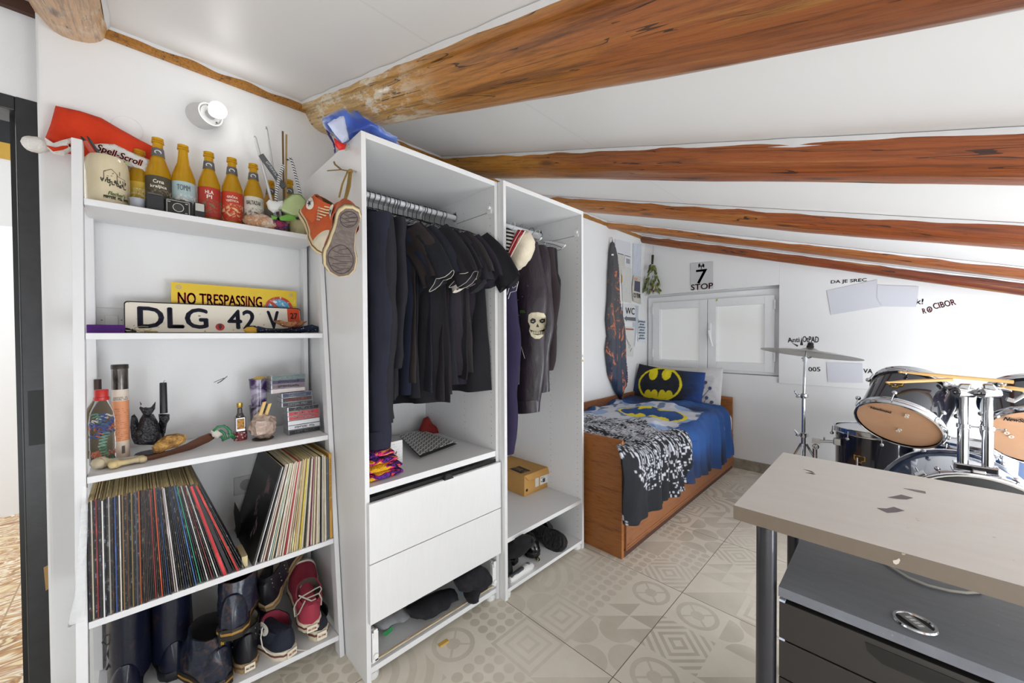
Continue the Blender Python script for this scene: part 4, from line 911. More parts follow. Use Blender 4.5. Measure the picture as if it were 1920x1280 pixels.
# quartz with wood sticks, brass plate
y0 = yat(493, 800, .20); z0 = zs3(y0)+.003; hq = AX(493, 778, .2).z-z0; rq = (yat(520, 800, .2)-yat(467, 800, .2))/2*.9
t = O('brass_plate', MB().lathe([(.02, 0), (.030, .001), (.034, .004), (.032, .0045), (.02, .002)], (.2, y0, z0-.003), 30), M('5A5240', .3, .7), smooth=40); tag(t, 'small dark brass plate under the rose quartz', 'plate')
t = thing('quartz_holder', 'rough rose quartz block with a hollow holding wood sticks', 'stone', (.2, y0, z0+.002))
O('quartz', MB().sph((0, 0, hq*.5), 1, 18, (rq, rq, hq*.55), jit=.35, seed=5), nmat('rose_quartz', lambda n: {'Base Color': n.mix(n.noise(n.coord(), 22, 5, .6), srgb('A98A7A'), srgb('E2CDBE')), 'Normal': n.bump(n.voro(n.coord(), 50), .7, .01)}, .25, Transmission_Weight=.1), t, local=True, smooth=25)
for k, (a_, b_, lab) in enumerate((((487, 780), (496, 753), 'pale wood stick in the quartz, left one'), ((497, 782), (506, 756), 'pale wood stick in the quartz, right one'))):
    t = thing('wood_stick', lab, 'stick', AX(*a_, .2)); p0 = AX(*a_, .2); p1 = AX(*b_, .2); w_ = Vector((0, .0055, .001)); dd_ = Vector((.005, 0, 0))
    O('stick', MB().hexa([p0-w_-dd_, p0+w_-dd_, p0+w_+dd_, p0-w_+dd_, p1-w_-dd_, p1+w_-dd_, p1+w_+dd_, p1-w_+dd_]), nmat('palo_wood', lambda n: {'Base Color': n.mix(n.noise(n.map(n.coord(), (30, 30, 5)), 9, 3), srgb('D9B368'), srgb('E8CC8E'))}, .7), t, bevel=.001)
# cassettes
CL = nmat('clear_case_plastic', lambda n: {'Base Color': (.25, .25, .27)}, .15, Coat_Weight=.6)
def cassette(u0, u1, v0, v1, x, bgc, txt, tcol, label):
    ya, yb = yat(u0, (v0+v1)/2, x), yat(u1, (v0+v1)/2, x); um = (u0+u1)/2
    zb4, zt4 = AX(u1, v1, x).z, AX(u1, v0, x).z
    t = thing('cassette_case', label, 'cassette', (x-.03, (ya+yb)/2, zb4), group='cassette cases stacked at the right of the third shelf')
    O('case', MB().box(x-.066, x-.0008, ya, yb, zb4, zt4-.0004), CL, t, bevel=.001)
    O('spine_card', MB().box(x-.0008, x, ya+.004, yb-.003, zb4+.0015, zt4-.002), M(bgc, .5), t)
    if txt: lettering(txt, t, (x+.0002, (ya+yb)/2, (zb4+zt4)/2), (0, 1, 0), (0, 0, 1), (yb-ya)*.6, (zt4-zb4)*.42, M(tcol, .5), bold=.0003)
    return yb-ya
rowsL = [('3A3A3C', 'METALLICA', 'C8C8C8', 'dark grey cassette case, lowest of the stack'), ('2E2E30', 'METALLICA', 'C8C8C8', 'black cassette case with grey letters, second from the bottom'), ('D8D8DC', '~11', '4A4A52', 'pale cassette case with small grey print, third from the bottom'),
         ('DADADA', '', '0', 'plain white cassette case in the middle of the lower stack'), ('B8484A', '~8', 'E8DAD4', 'red and cream striped cassette case below the red one'), ('B83A3E', 'METALLICA', 'E8D8D8', 'red cassette case with white title'), ('1E1E22', 'SATAN', 'E0E0E0', 'black cassette case with jagged white title, top of the wider lower stack')]
v = 822.0
nl = len(rowsL)
for k, (b_, tx, tc, lab) in enumerate(rowsL):
    v1 = 814-k*8.2+0; cassette(541+ -k*.4, 602-k*.6, v1-8.2, v1, .215, b_, tx, tc, lab)
topL = 814-nl*8.2
rowsM = [('2A2A2E', '~12', 'C8C8C8', 'black cassette case at the bottom of the middle stack'), ('3A2A2C', '~12', 'D86A52', 'black cassette case with orange red title'), ('2E3656', 'Guns N Roses', 'E6E6E6', 'navy cassette case with white gothic title')]
for k, (b_, tx, tc, lab) in enumerate(rowsM): cassette(528, 587-k, topL-(k+1)*8.2+.2, topL-k*8.2+.2, .205, b_, tx, tc, lab)
tm = topL-3*8.2+.2
rowsT = [('C9BEBC', '', '0', 'pinkish cassette case under the mauve one'), ('6E5E66', '~9', '3A3038', 'mauve grey cassette case, third from the top'), ('3A3450', '~8', '6A6A8A', 'dark violet cassette case, second from the top'), ('56706E', '~18', 'C8D4D0', 'grey green cassette case, topmost of the stack')]
for k, (b_, tx, tc, lab) in enumerate(rowsT): cassette(508, 573, tm-(k+1)*8.0, tm-k*8.0, .19, b_, tx, tc, lab)
# pen mark on the wall above the third shelf
q = MB(); q.prism([AX(u, v, .0008) for u, v in ((407, 718), (415, 713), (426, 704.5), (426.5, 705.5), (416, 714.5), (408, 719))], (.0004, 0, 0)); q.prism([AX(u, v, .0008) for u, v in ((401, 716), (420, 708), (420.5, 709), (401, 717))], (.0004, 0, 0))
tag(O('pen_mark', q, M('55565A', .8)), 'thin scribbled pen stroke on the wall above the third shelf', 'mark')

# ================================================================ records on the fourth shelf
def sleeve_mat(hexc, speck='D8D4C8', amt=.57):
    def fn(n):
        co = n.coord(); oi = n.nt.nodes.new('ShaderNodeObjectInfo'); rv = E_(n.nt, oi.outputs['Random']); x, y, z = n.sep(co)
        v = n.comb(rv*91, z*34, 0); f = n.noise(v, 1.4, 5, .75); g = n.noise(n.comb(rv*37+5, z*260, y*900), 1, 2)
        m = ((f-amt)*9).max(0).min(1)*g.gt(.45); h = n.noise(n.comb(rv*51, z*9, 1), 1, 3); c = srgb(hexc)
        return {'Base Color': n.mix(m, n.mix(((h-.55)*5).max(0).min(.7), c, tuple(min(1, q*2.2+.03) for q in c)), srgb(speck))}
    return nmat('sleeve_'+hexc, fn, .45)
PAPE = nmat('sleeve_paper_edge', lambda n: {'Base Color': n.mix(n.noise(n.map(n.coord(), (4, 60, 4)), 8, 4), srgb('A8905C'), srgb('E2D2A4'))}, .8)
def record(yb, yt, th, colr, label, sp='D8D4C8', amt=.57, L=.312, x1=.345, cover=None, name='record_sleeve'):
    zb_ = sz(3, yb)+.0008; dy = yt-yb; ang = math.asin(max(-.8, min(.8, dy/L))); xx = x1+random.uniform(-.006, .005); L += random.uniform(-.005, .003)
    q = MB(); h2 = th/2
    q.hexa([(-L, -h2, 0), (0, -h2, 0), (0, h2, 0), (-L, h2, 0), (-L, -h2, L), (0, -h2, L), (0, h2, L), (-L, h2, L)])
    o = O(name, q, [sleeve_mat(colr, sp, amt), PAPE])
    o.data.polygons[1].material_index = 1
    o.matrix_basis = TRS((xx, yb, zb_+h2*abs(math.sin(ang))), (-ang, 0, 0)); _mw[o.name] = o.matrix_basis.copy()
    tag(o, label, 'record', 'record sleeves packed on the fourth shelf', base=False); return o
rnd = random.Random(5)
NL = 80; yb0, yb1 = yat(164, 1168, .345), yat(459, 1066, .345); yt0, yt1 = yat(166, 938, .345), yat(374, 884, .345)
yb0 = max(yb0, -.623); yt0 = yb0
dark = ['17181C', '1B1A20', '101114', '22242C', '14161C', '1E1A1A', '191C26', '26201E']
others = {2: 'D8CFB4', 5: '7A1E22', 9: 'D8D8D4', 13: 'C8C0B4', 17: '2C4A86', 20: 'C9C2B6', 22: '8A6A44', 25: '6A4A34', 28: '7A6A3A', 31: '5A5A62', 33: 'B4562A', 37: '43332C', 41: '8E2A28', 44: 'C4502A', 47: '23406E', 50: 'B9A8A8', 51: 'C8C4C0', 55: '1E2E4E', 59: '3E6EA8', 61: '2E8A6A', 64: 'C8C4C0', 66: '6A2A26', 68: 'D0CCC4'}
labs = {'D8CFB4': 'cream', '7A1E22': 'maroon', 'D8D8D4': 'white', 'C8C0B4': 'pale grey', '2C4A86': 'blue', 'C9C2B6': 'light grey', '8A6A44': 'tan', '6A4A34': 'brown', '7A6A3A': 'olive', '5A5A62': 'slate', 'B4562A': 'rust orange', '43332C': 'dark brown', '8E2A28': 'dark red', 'C4502A': 'bright orange', '23406E': 'deep blue', 'B9A8A8': 'dusty pink', 'C8C4C0': 'off-white', '1E2E4E': 'navy', '3E6EA8': 'sky blue', '2E8A6A': 'turquoise', '6A2A26': 'oxblood', 'D0CCC4': 'pearl'}
th = (yt1-yt0)/NL*.92
for i in range(NL):
    s = i/(NL-1); yt_ = yt0+(yt1-yt0)*s
    g = max(0, (i-30)/(NL-31)); yb_ = yt_+((yb1-yt1))*(g**1.7)
    if i in (71, 73, 76): continue
    c = others.get(i); lab = ('%s spined record sleeve in the long left row' % labs[c]) if c else 'black or near black record sleeve, spine outward, in the long left row'
    if c == 'C8C4C0': lab = 'off-white record sleeve in the right half of the long left row'
    record(yb_, yt_, th, c or rnd.choice(dark), lab, rnd.choice(['A8A49A', '8A7A5A', '8A98A8', '9A4A3A']), .535 if c is None else .62)
def fat(i, colr, label, text, th_):
    s = i/(NL-1); yt_ = yt0+(yt1-yt0)*s; g = max(0, (i-30)/(NL-31)); yb_ = yt_+((yb1-yt1))*(g**1.7)
    o = record(yb_, yt_, th_, colr, label, amt=2.0)
    for k, zz in enumerate(text): pass
    return o
fat(71, 'C02A30', 'thick red box spine leaning left near the end of the left row', (), .0085)
fat(73.4, '232226', 'thick black box spine right of the red one', (), .0085)
fat(76.2, 'B03028', 'red and white spined sleeve, last but one of the leaning row', (), .005)
# right hand group, leaning the other way
NR = 38; rb0, rb1 = yat(486, 1058, .345), yat(612, 1020, .345); rt0, rt1 = yat(535, 872, .345), yat(612, 845, .345)
rb1 = min(rb1, -.045); rt1 = min(rt1, -.045)
lt = ['D9CDB0', 'E2DAC6', 'C9BC9C', 'D4C8B8', 'E0D6C0', 'BFB294', 'D8C8A4']
oth = {0: '2A2426', 1: 'CFC8BC', 3: '5E2A2A', 5: '9AB4A8', 7: '2A2A30', 9: 'D8B8A8', 12: 'B02A2E', 14: 'D8A8A0', 17: 'C9A86A', 20: 'D8C24A', 23: '2A2824', 26: '7A2A3E', 29: 'B8A88A', 33: '1E1C1E'}
ln2 = {'2A2426': 'black brown', 'CFC8BC': 'light stone', '5E2A2A': 'brown red', '9AB4A8': 'sage green', '2A2A30': 'black', 'D8B8A8': 'peach', 'B02A2E': 'bright red', 'D8A8A0': 'salmon pink', 'C9A86A': 'ochre', 'D8C24A': 'lemon yellow', '2A2824': 'charcoal', '7A2A3E': 'wine red', 'B8A88A': 'khaki', '1E1C1E': 'jet black'}
thr = (rt1-rt0)/NR*.9
for i in range(NR):
    s = i/(NR-1); c = oth.get(i); yt_ = rt0+(rt1-rt0)*s; yb_ = yt_-(rt0-rb0)*(1-s)**1.25
    if yb_ > yt_: yb_ = yt_
    record(yb_, yt_, thr, c or rnd.choice(lt), ('%s spined record sleeve in the cream coloured right group' % ln2[c]) if c else 'cream or beige record sleeve, spine outward, in the right group', '6A5A4A', .66)
record(-.0385, -.0385, .010, '4E5258', 'thick grey black box set spine, second from the right post', '9AA0A6', .6, L=.30)
o = record(-.0275, -.0275, .009, 'C2933E', 'thick mustard yellow spined sleeve at the right post', amt=2, L=.315)
lettering('STARS IN GOLD Mireille Mathieu', o, (.0006, 0, .20), (0, 0, -1), (0, 1, 0), .19, .0062, M('8A5A1E', .6), local=True)
# the big black picture sleeve with a pale inner sleeve sticking out
yb_ = rb0-.018; yt_ = rt0-.012
o = record(yb_, yt_, .003, '141416', 'black picture sleeve facing left with a pinkish brush print, opening the right group', amt=2, x1=.352)
q = MB(); rnd2 = random.Random(8); 
for k in range(46):
    t_ = rnd2.random(); cx_ = -.11+.035*math.sin(t_*9)+rnd2.gauss(0, .008); cz_ = .06+.19*t_; a = rnd2.uniform(.9, 2.2); l = rnd2.uniform(.006, .022); w_ = rnd2.uniform(.001, .004)
    q.face([q.v((cx_+dx*math.cos(a)-dz_*math.sin(a), -.0019, cz_+dx*math.sin(a)+dz_*math.cos(a))) for dx, dz_ in ((-l, -w_), (l, -w_*.3), (l*.8, w_), (-l*.7, w_*.8))])
O('brush_print', q, M('8E7478', .6), o, local=True)
o = record(yb_+.006, yt_+.004, .0022, 'D4D0CC', 'white inner sleeve poking out right of the black picture sleeve', amt=2, x1=.352)
# small black sleeve and wood block between the groups
q = MB(); q.hexa([AX(u, v, x) for x in (.10, .104) for u, v in ((438, 960), (440, 940), (452, 965), (450, 1055))])
o = tag(O('torn_card', q, M('141416', .6)), 'narrow black card standing in the gap between the record groups', 'card')
y0 = yat(457, 1055, .33); z0 = sz(3, y0)
tag(O('wood_block', MB().box(.24, .335, y0-.006, y0+.010, z0, z0+.034), M('D9C79A', .7), bevel=.001), 'small pale wood block holding the leaning records', 'block')
# wall socket behind the gap
t = thing('wall_socket', 'round white wall socket seen in the gap between the records', 'socket', (.0, yat(460, 905, 0), .85)); c = AX(461, 907, .0)
O('socket_plate', MB().box(0, .008, c.y-.04, c.y+.03, c.z-.035, c.z+.035), M('C9CAC8', .4), t, bevel=.003)
O('socket_cup', MB().lathe([(.021, 0), (.021, .003), (.018, .003), (.018, .001)], (.008, c.y+.0, c.z), 28, (1, 0, 0)), M('9A9A98', .4), t, smooth=40)
# translucent plastic sleeve hanging beside the left post
t = thing('plastic_sleeve', 'crinkled clear plastic sleeve hanging over the left post beside the records', 'plastic sleeve', AX(160, 900, .37))
O('film', MB().puff([AX(u, v, .37) for u, v in ((156, 910), (165, 915), (164, 1000), (160, 1090), (159, 1164), (148, 1168), (136, 1172), (126, 1180), (132, 1150), (140, 1120), (147, 1040), (152, 960))], (1, .0, 0), .0012, .002, .008, lambda x, y: .004*math.sin(x*160+y*25)), nmat('cloudy_plastic_film', lambda n: {'Base Color': (.85, .86, .87), 'Alpha': .35, 'Normal': n.bump(n.noise(n.coord(), 40, 4), .6, .005)}, .2), t, smooth=60)

# ================================================================ shoes
def shoe(name, label, cat, M4, L=.285, W=.098, high=.12, up='23253A', sole='E2D6BC', sole_h=.028, toecap=None, tread=None, laces=None, stripe=None, tongue=None, group=None, star=None, shaft_r=.037, studs=False, lean=0, heelpatch=None, pull=None, upmat=None, sh_taper=1.0, eyelets=6, slick=.55, inner='8A8070', dirty=True):
    t = bpy.data.objects.new(name, None); C.objects.link(t); t.matrix_basis = M4; _mw[t.name] = M4.copy(); t.empty_display_size = .02
    t['label'] = label; t['category'] = cat
    if group: t['group'] = group
    def hw(s):
        pts = [(0, .0), (.03, .22), (.12, .33), (.3, .30), (.5, .36), (.7, .48), (.85, .45), (.95, .30), (1, 0)]
        for (a, b_), (c_, d) in zip(pts, pts[1:]):
            if s <= c_: f = (s-a)/(c_-a); f = f*f*(3-2*f); return W*(b_+(d-b_)*f)
        return 0
    def wmid(s): return .006*math.sin(s*PI*1.3)
    N = 40; out = []
    for k in range(N):
        a = 2*PI*k/N; s = .5-.5*math.cos(a); y = math.copysign(hw(s), math.sin(a)); out.append((s*L, y+wmid(s)))
    def off(d, z): return [(L*.5+(x-L*.5)*(1+d/L*2), y*(1+d/W*2), z) for x, y in out]
    sm = nmat('rubber_'+sole, lambda n: {'Base Color': n.mix(n.noise(n.coord(), 30, 5, .7), tuple(q*.75 for q in srgb(sole)), srgb(sole)), 'Normal': n.bump(n.noise(n.coord(), 90, 3), .3, .003)}, .55)
    b = MB(); b.loft([off(-.002, 0), off(.002, .004), off(.001, sole_h*.5), off(.003, sole_h*.85), off(0, sole_h)]); so = O('sole', b, sm, t, local=True, smooth=50)
    if stripe: O('foxing_stripe', MB().loft([off(.0034, sole_h*.55), off(.0042, sole_h*.6), off(.0042, sole_h*.72), off(.0034, sole_h*.77)], (False, False)), M(stripe, .5), so, local=True, smooth=50)
    if tread:
        b = MB(); b.loft([off(-.004, -.0018), off(-.004, .0005)]); tm_ = nmat('tread_'+tread, lambda n: {'Base Color': n.mix(n.noise(n.coord(), 40, 5, .7), tuple(q*.7 for q in srgb(tread)), tuple(min(1, q*1.25) for q in srgb(tread))), 'Normal': n.bump((n.voro(n.coord(), 75)), .9, .006)}, .7)
        O('tread', b, tm_, so, local=True)
        for sx0, sx1, wv in ((.06, .27, .72), (.52, .93, .78)):   # engraved oval panels of lines
            b = MB(); ring = []
            for k in range(26):
                a = 2*PI*k/26; s = (sx0+sx1)/2+(sx1-sx0)/2*math.cos(a); ring.append(Vector((s*L, hw((sx0+sx1)/2+(sx1-sx0)/2*math.cos(a)*.8)*wv*math.sin(a)+wmid(s), -.0024)))
            b.tube(ring, .0009, 5, True)
            for j in range(7):
                s = sx0+(sx1-sx0)*(.12+.76*j/6); yy = hw(s)*wv*math.sqrt(max(0, 1-((s-(sx0+sx1)/2)/((sx1-sx0)/2))**2))*.9
                if j % 2: b.tube([(s*L, -yy+wmid(s), -.0024), (s*L+.006, wmid(s), -.0024), (s*L, yy+wmid(s), -.0024)], .0007, 4)
                else: b.tube([((s-.02)*L, -yy*.7, -.0024), ((s+.03)*L, yy*.7, -.0024)], .0007, 4)
            O('tread_panel', b, M('3A3230' if tread != '3A3230' else '1A1716', .7), so, local=True)
    um = upmat or fabric(up, .85 if slick > .5 else slick)
    if slick <= .5 and not upmat:
        um = nmat('leather_'+up, lambda n: {'Base Color': n.mix(((n.noise(n.coord(), 18, 6, .7)-.56)*6).max(0).min(.8), srgb(up), srgb('4A3424')), 'Normal': n.bump(n.noise(n.coord(), 26, 4), .35, .006)}, slick)
    ax = .27*L
    def top(s):                                   # height of the vamp
        if s < .5: return .092
        f = (s-.5)/.5; return .092*(1-f)**.9+.052*(1-(1-f)**.9)*(1-f**5*.45)
    b = MB(); rings = []
    for k in range(23):
        s = .004+.99*k/22; w_ = max(hw(s)*.96, .002); h_ = sole_h+(min(top(s), high*.75)-sole_h*.3)*(1 if .05 < s < .93 else max(.3, (s/.05 if s < .5 else (1-s)/.07)**.5))
        ring = []
        for j in range(17):
            a = PI*j/16; c_, s_ = math.cos(a), math.sin(a); ring.append((s*L, wmid(s)+w_*math.copysign(abs(c_)**.8, c_), sole_h*.8+(h_-sole_h*.8)*s_**.75))
        rings.append(ring)
    b.loft(rings)
    nz = 9; R2 = []
    for k in range(nz):
        f = k/(nz-1); z = sole_h+.02+(high-sole_h-.02)*f; cx_ = ax-lean*f+.006*(1-f); rx = .235*L*(1-f)+(.175*L if high < .2 else .2*L)*f*sh_taper; ry = (shaft_r*1.02)*(1-f)+shaft_r*f*sh_taper
        R2.append([(cx_+rx*math.cos(2*PI*j/22), ry*math.sin(2*PI*j/22)+.0015*math.sin(j*2.1+k), z+(.012*math.cos(2*PI*j/22) if high < .2 else 0)*f) for j in range(22)])
    f = .93; I2 = []
    for dz, sc_ in ((0, .9), (-.03, .86)):
        I2.append([(ax-lean+(p[0]-ax+lean)*sc_, p[1]*sc_, p[2]+dz) for p in R2[-1]])
    b.loft(R2, (False, False)); b.loft([R2[-1], I2[0]], (False, False))
    O('upper', b, um, t, local=True, smooth=60)
    O('lining', MB().loft(I2, (False, True)), M(inner, .9), t, local=True, smooth=60)
    if toecap:
        b = MB(); rings = []
        for k in range(10):
            s = .80+.196*k/9; w_ = max(hw(s)*1.0, .002); h_ = sole_h+(top(s)-sole_h*.3)*(1 if s < .93 else max(.3, ((1-s)/.07)**.5))+.0015
            rings.append([(s*L+.0012, wmid(s)+w_*math.copysign(abs(math.cos(PI*j/16))**.8, math.cos(PI*j/16)), sole_h*.8+(h_-sole_h*.8)*math.sin(PI*j/16)**.75) for j in range(17)])
        b.loft(rings); O('toe_cap', b, M(toecap, .5), t, local=True, smooth=60)
    if tongue or laces:
        fx = lambda f: ax+.175*L+(.60*L-ax-.175*L)*(1-f); fz = lambda f: min(.078, high*.72)+(high-min(.078, high*.72)-.004)*f
        if tongue: O('tongue', MB().puff([(fx(1.12)-.004, -.022, fz(1.12)+.006), (fx(1.12)-.004, .022, fz(1.12)+.006), (fx(.5), .02, fz(.5)+.004), (fx(0), .016, fz(0)), (fx(0), -.016, fz(0)), (fx(.5), -.02, fz(.5)+.004)], (.6, 0, .8), .003, .004, .01), fabric(tongue), t, local=True, smooth=60)
        if laces:
            lm = M(laces, .8)
            for k in range(eyelets):
                f = k/(eyelets-1); 
                O('lace', MB().tube([(fx(f)-.012, -.021, fz(f)-.004), (fx(f)+.002, -.010, fz(f)+.0055), (fx(f+.08)+.002, .010, fz(f+.08)+.0055), (fx(f+.08)-.012, .021, fz(f+.08)-.004)], .0028, 6, flat=.6), lm, t, local=True, smooth=True)
                for s_ in (-1, 1): O('eyelet', MB().lathe([(.0016, 0), (.0034, 0), (.0034, .0012), (.0016, .0012)], (fx(f)-.014, s_*.0235, fz(f)-.006), 12, (.2, s_, .3), (False, False)), M('CFCBC0', .3, .5), t, local=True)
    if star:
        q = MB(); cz = sole_h+.062; sx = star; cx_ = ax-.004; rr_ = .0205
        yy = (shaft_r*1.05+.0012)*sx
        q.face([q.v((cx_+rr_*math.cos(2*PI*j/28), yy-.004*sx*abs(math.cos(2*PI*j/28))**2, cz+rr_*math.sin(2*PI*j/28))) for j in range(28)])
        p_ = O('ankle_patch', q, M('E0DCD0', .7), t, local=True)
        q = MB(); q.face([q.v((cx_+(.0125 if j % 2 == 0 else .005)*math.sin(PI*j/5), yy+.0012*sx, cz+(.0125 if j % 2 == 0 else .005)*math.cos(PI*j/5))) for j in range(10)])
        O('star_emblem', q, M('232A44', .7), p_, local=True)
        lettering('CONVERSE', p_, (cx_, yy+.0012*sx, cz+.0155), (-sx, 0, 0), (0, 0, 1), .017, .0028, M('B03A34', .7), local=True)
    if heelpatch:
        O('heel_label', MB().box(-.0055, -.003, -.014, .014, sole_h*.25, sole_h*.98), M('E4DCC8', .5), t, local=True)
        lettering('ALL STAR', t, (-.006, 0, sole_h*.62), (0, -1, 0), (0, 0, 1), .022, .006, M('B04A3A', .6), local=True, bold=.0003)
    if pull:
        O('heel_tab', MB().box(ax-.2*L-.012, ax-.2*L-.006, -.008, .008, high-.03, high+.012), M('1A1A1A', .5), t, local=True, bevel=.001)
        lettering(pull, t, (ax-.2*L-.0126, 0, high-.009), (0, 0, -1), (0, -1, 0), .036, .011, M('D9B52A', .5), local=True, bold=.0004)
    if studs:
        q = MB(); a_ = []
        for k in range(7):
            for j in range(11):
                if (k+j) % 2: continue
                a = 2*PI*j/11+.3; f = .15+.8*k/7; z = sole_h+.02+(high-sole_h-.02)*f; cx_ = ax-lean*f+.006*(1-f); rx = .235*L*(1-f)+.175*L*f*sh_taper; ry = shaft_r*1.02*(1-f)+shaft_r*f
                a_.append((cx_+rx*math.cos(a), ry*math.sin(a), z+.012*math.cos(a)*f))
        for p in a_: O('stud', MB().sph(p, .0021, 6), M('B8B6B0', .3, .8), t, local=True)
    return t
ZS = sz(4, -.2)
def zs5(y): return sz(4, y)+.001
# tall boots at the left
def tallboot(label, u, x, h, r, toe, tilt=0, text=None):
    y = yat(u, 1200, x); t = shoe('rubber_boot', label, 'boot', TRS((x, y, zs5(y)), (0, tilt, toe)), L=.29, W=.105, high=h, up='14182A', sole='1A1A1E', slick=.28, shaft_r=r, inner='0E0E10', group='tall black boots on the bottom shelf')
    return t
bt = tallboot('tall blue black boot with a worn brown edge, leftmost on the bottom shelf', 232, .27, .27, .046, PI*.96)
lettering('steps', bt, (.13, .044, .22), (0, 0, -1), (1, 0, 0), .03, .010, M('C8CCD4', .5), local=True)
tallboot('tall blue black boot, second from the left post on the bottom shelf', 330, .25, .28, .050, PI*1.02)
t = thing('boot_laces', 'thin black laces looping out left of the tall boots', 'laces', AX(205, 1190, .2))
O('lace_loop', MB().tube([AX(u, v, .22) for u, v in ((208, 1188), (198, 1192), (192, 1204), (200, 1210), (208, 1200))], .0022, 6), BLK, t, smooth=True)
O('lace_end', MB().tube([AX(u, v, .22) for u, v in ((206, 1212), (202, 1225), (207, 1238), (200, 1255))], .0025, 6), BLK, t, smooth=True)
# the pair of heavy ankle boots, one on top of the other
y = yat(432, 1180, .33)
LEA = nmat('scuffed_navy_leather', lambda n: {'Base Color': n.ramp(n.noise(n.coord(), 16, 6, .7, .6), [(.4, (.006, .008, .016)), (.52, (.012, .018, .04)), (.58, (.07, .035, .02)), (.62, (.01, .014, .03)), (1, (.02, .02, .03))]), 'Normal': n.bump(n.noise(n.coord(), 24, 4), .4, .006)}, .25)
shoe('ankle_boot', 'scuffed navy leather boot with yellow stitched welt, lying on top of another', 'boot', TRS((.40, yat(432, 1130, .38), .245), (0, .10, PI*.9), 1.12), L=.29, W=.11, high=.15, up='10131E', sole='2A2018', sole_h=.030, stripe='A07A34', slick=.25, shaft_r=.046, upmat=LEA, inner='0C0C0E', group='heavy navy ankle boots')
shoe('ankle_boot', 'scuffed navy leather boot with yellow AirWair heel tab at the bottom of the heap', 'boot', TRS((.385, yat(420, 1240, .37), zs5(-.3)), (0, 0, PI*1.1), 1.1), L=.29, W=.11, high=.15, up='10131E', sole='2A2018', sole_h=.030, stripe='A07A34', slick=.25, shaft_r=.046, upmat=LEA, pull='AirWair', inner='0C0C0E', group='heavy navy ankle boots')
shoe('studded_sneaker', 'studded black high top leaning toe up behind the navy boot, tan sole showing', 'shoe', TRS((.26, yat(500, 1110, .26), .20), (.0, -.42, PI*.80), 1.08), L=.27, W=.098, high=.135, up='15161C', sole='A88E66', sole_h=.03, stripe='6E5A3E', studs=True, slick=.4, shaft_r=.040, group='studded high tops')
shoe('studded_sneaker', 'studded black high top standing between the boots and the navy sneaker', 'shoe', TRS((.36, yat(468, 1225, .36), zs5(-.25)), (0, 0, PI*1.0)), L=.27, W=.098, high=.135, up='15161C', sole='B0926A', sole_h=.03, stripe='6E5A3E', studs=True, slick=.4, shaft_r=.040, heelpatch=True, group='studded high tops')
shoe('high_top_sneaker', 'navy canvas high top with round white star patch and cream sole', 'shoe', TRS((.385, yat(545, 1190, .38), zs5(-.15)), (.0, 0, PI*1.1), 1.12), L=.275, W=.098, high=.085, up='151A2C', sole='E4DAC4', stripe='6A3A34', toecap='E2DED4', laces='B8B2A4', tongue='8A2A3E', star=1, heelpatch=True, shaft_r=.038, inner='8E2A40')
shoe('low_sneaker', 'red canvas sneaker with grey laces and cream sole, stacked on another sneaker', 'shoe', TRS((.372, yat(586, 1150, .38), zs5(-.07)+.045), (0, -.16, PI*.95), 1.17), L=.265, W=.095, high=.085, up='9A2E42', sole='E4D8BC', stripe='6A2A34', toecap='D8D0C4', laces='B0A898', heelpatch=True, shaft_r=.036, tongue='7A2438', inner='4A4038')
shoe('low_sneaker', 'dark canvas sneaker lying under the red one, cream sole outward', 'shoe', TRS((.375, yat(603, 1180, .375), zs5(-.06)), (0, 0, PI*.97), 1.1), L=.265, W=.09, high=.055, up='1C1E2A', sole='E4D8BC', sole_h=.034, stripe='6A3A34', toecap='D8D0C4', heelpatch=True, shaft_r=.034, inner='0E0E10')
rs_ = [c for c in bpy.data.objects if c.get('label', '').startswith('red canvas sneaker')][0]
for pts in (((556, 1128), (566, 1118), (580, 1110), (592, 1103), (600, 1099), (603, 1104), (598, 1112), (586, 1117), (574, 1122)), ((560, 1116), (572, 1121), (584, 1126), (592, 1122)), ((556, 1128), (551, 1140), (553, 1156), (560, 1150), (566, 1138), (572, 1126)), ((598, 1112), (603, 1122), (602, 1134))):
    O('loose_lace', MB().tube([AX(u, v, .392-.0009*max(0, 1160-v)) for u, v in pts], .0024, 6), M('A8A296', .85), rs_, smooth=True)
for k, (pts, lab) in enumerate(((((492, 1176), (489, 1195), (492, 1212), (500, 1222), (509, 1226)), 'loose white shoelace hanging from the navy sneaker'), (((545, 1216), (560, 1218), (575, 1219), (583, 1216)), 'thin lace end lying on the bottom shelf'))):
    tag(O('shoelace', MB().tube([AX(u, v, .385) for u, v in pts], .0018, 6), M('C8C2B8', .8), smooth=True), lab, 'shoelace')

# orange high tops hanging by their laces on the side of the first wardrobe
ysd = -.045
pA = AX(620, 425, .47)
def basis(cx, zdir, xdir):
    x = Vector(xdir).normalized(); z = Vector(zdir); z = (z-x*z.dot(x)).normalized(); y = z.cross(x); m = Matrix((x, y, z)).transposed().to_4x4(); m.translation = cx; return m
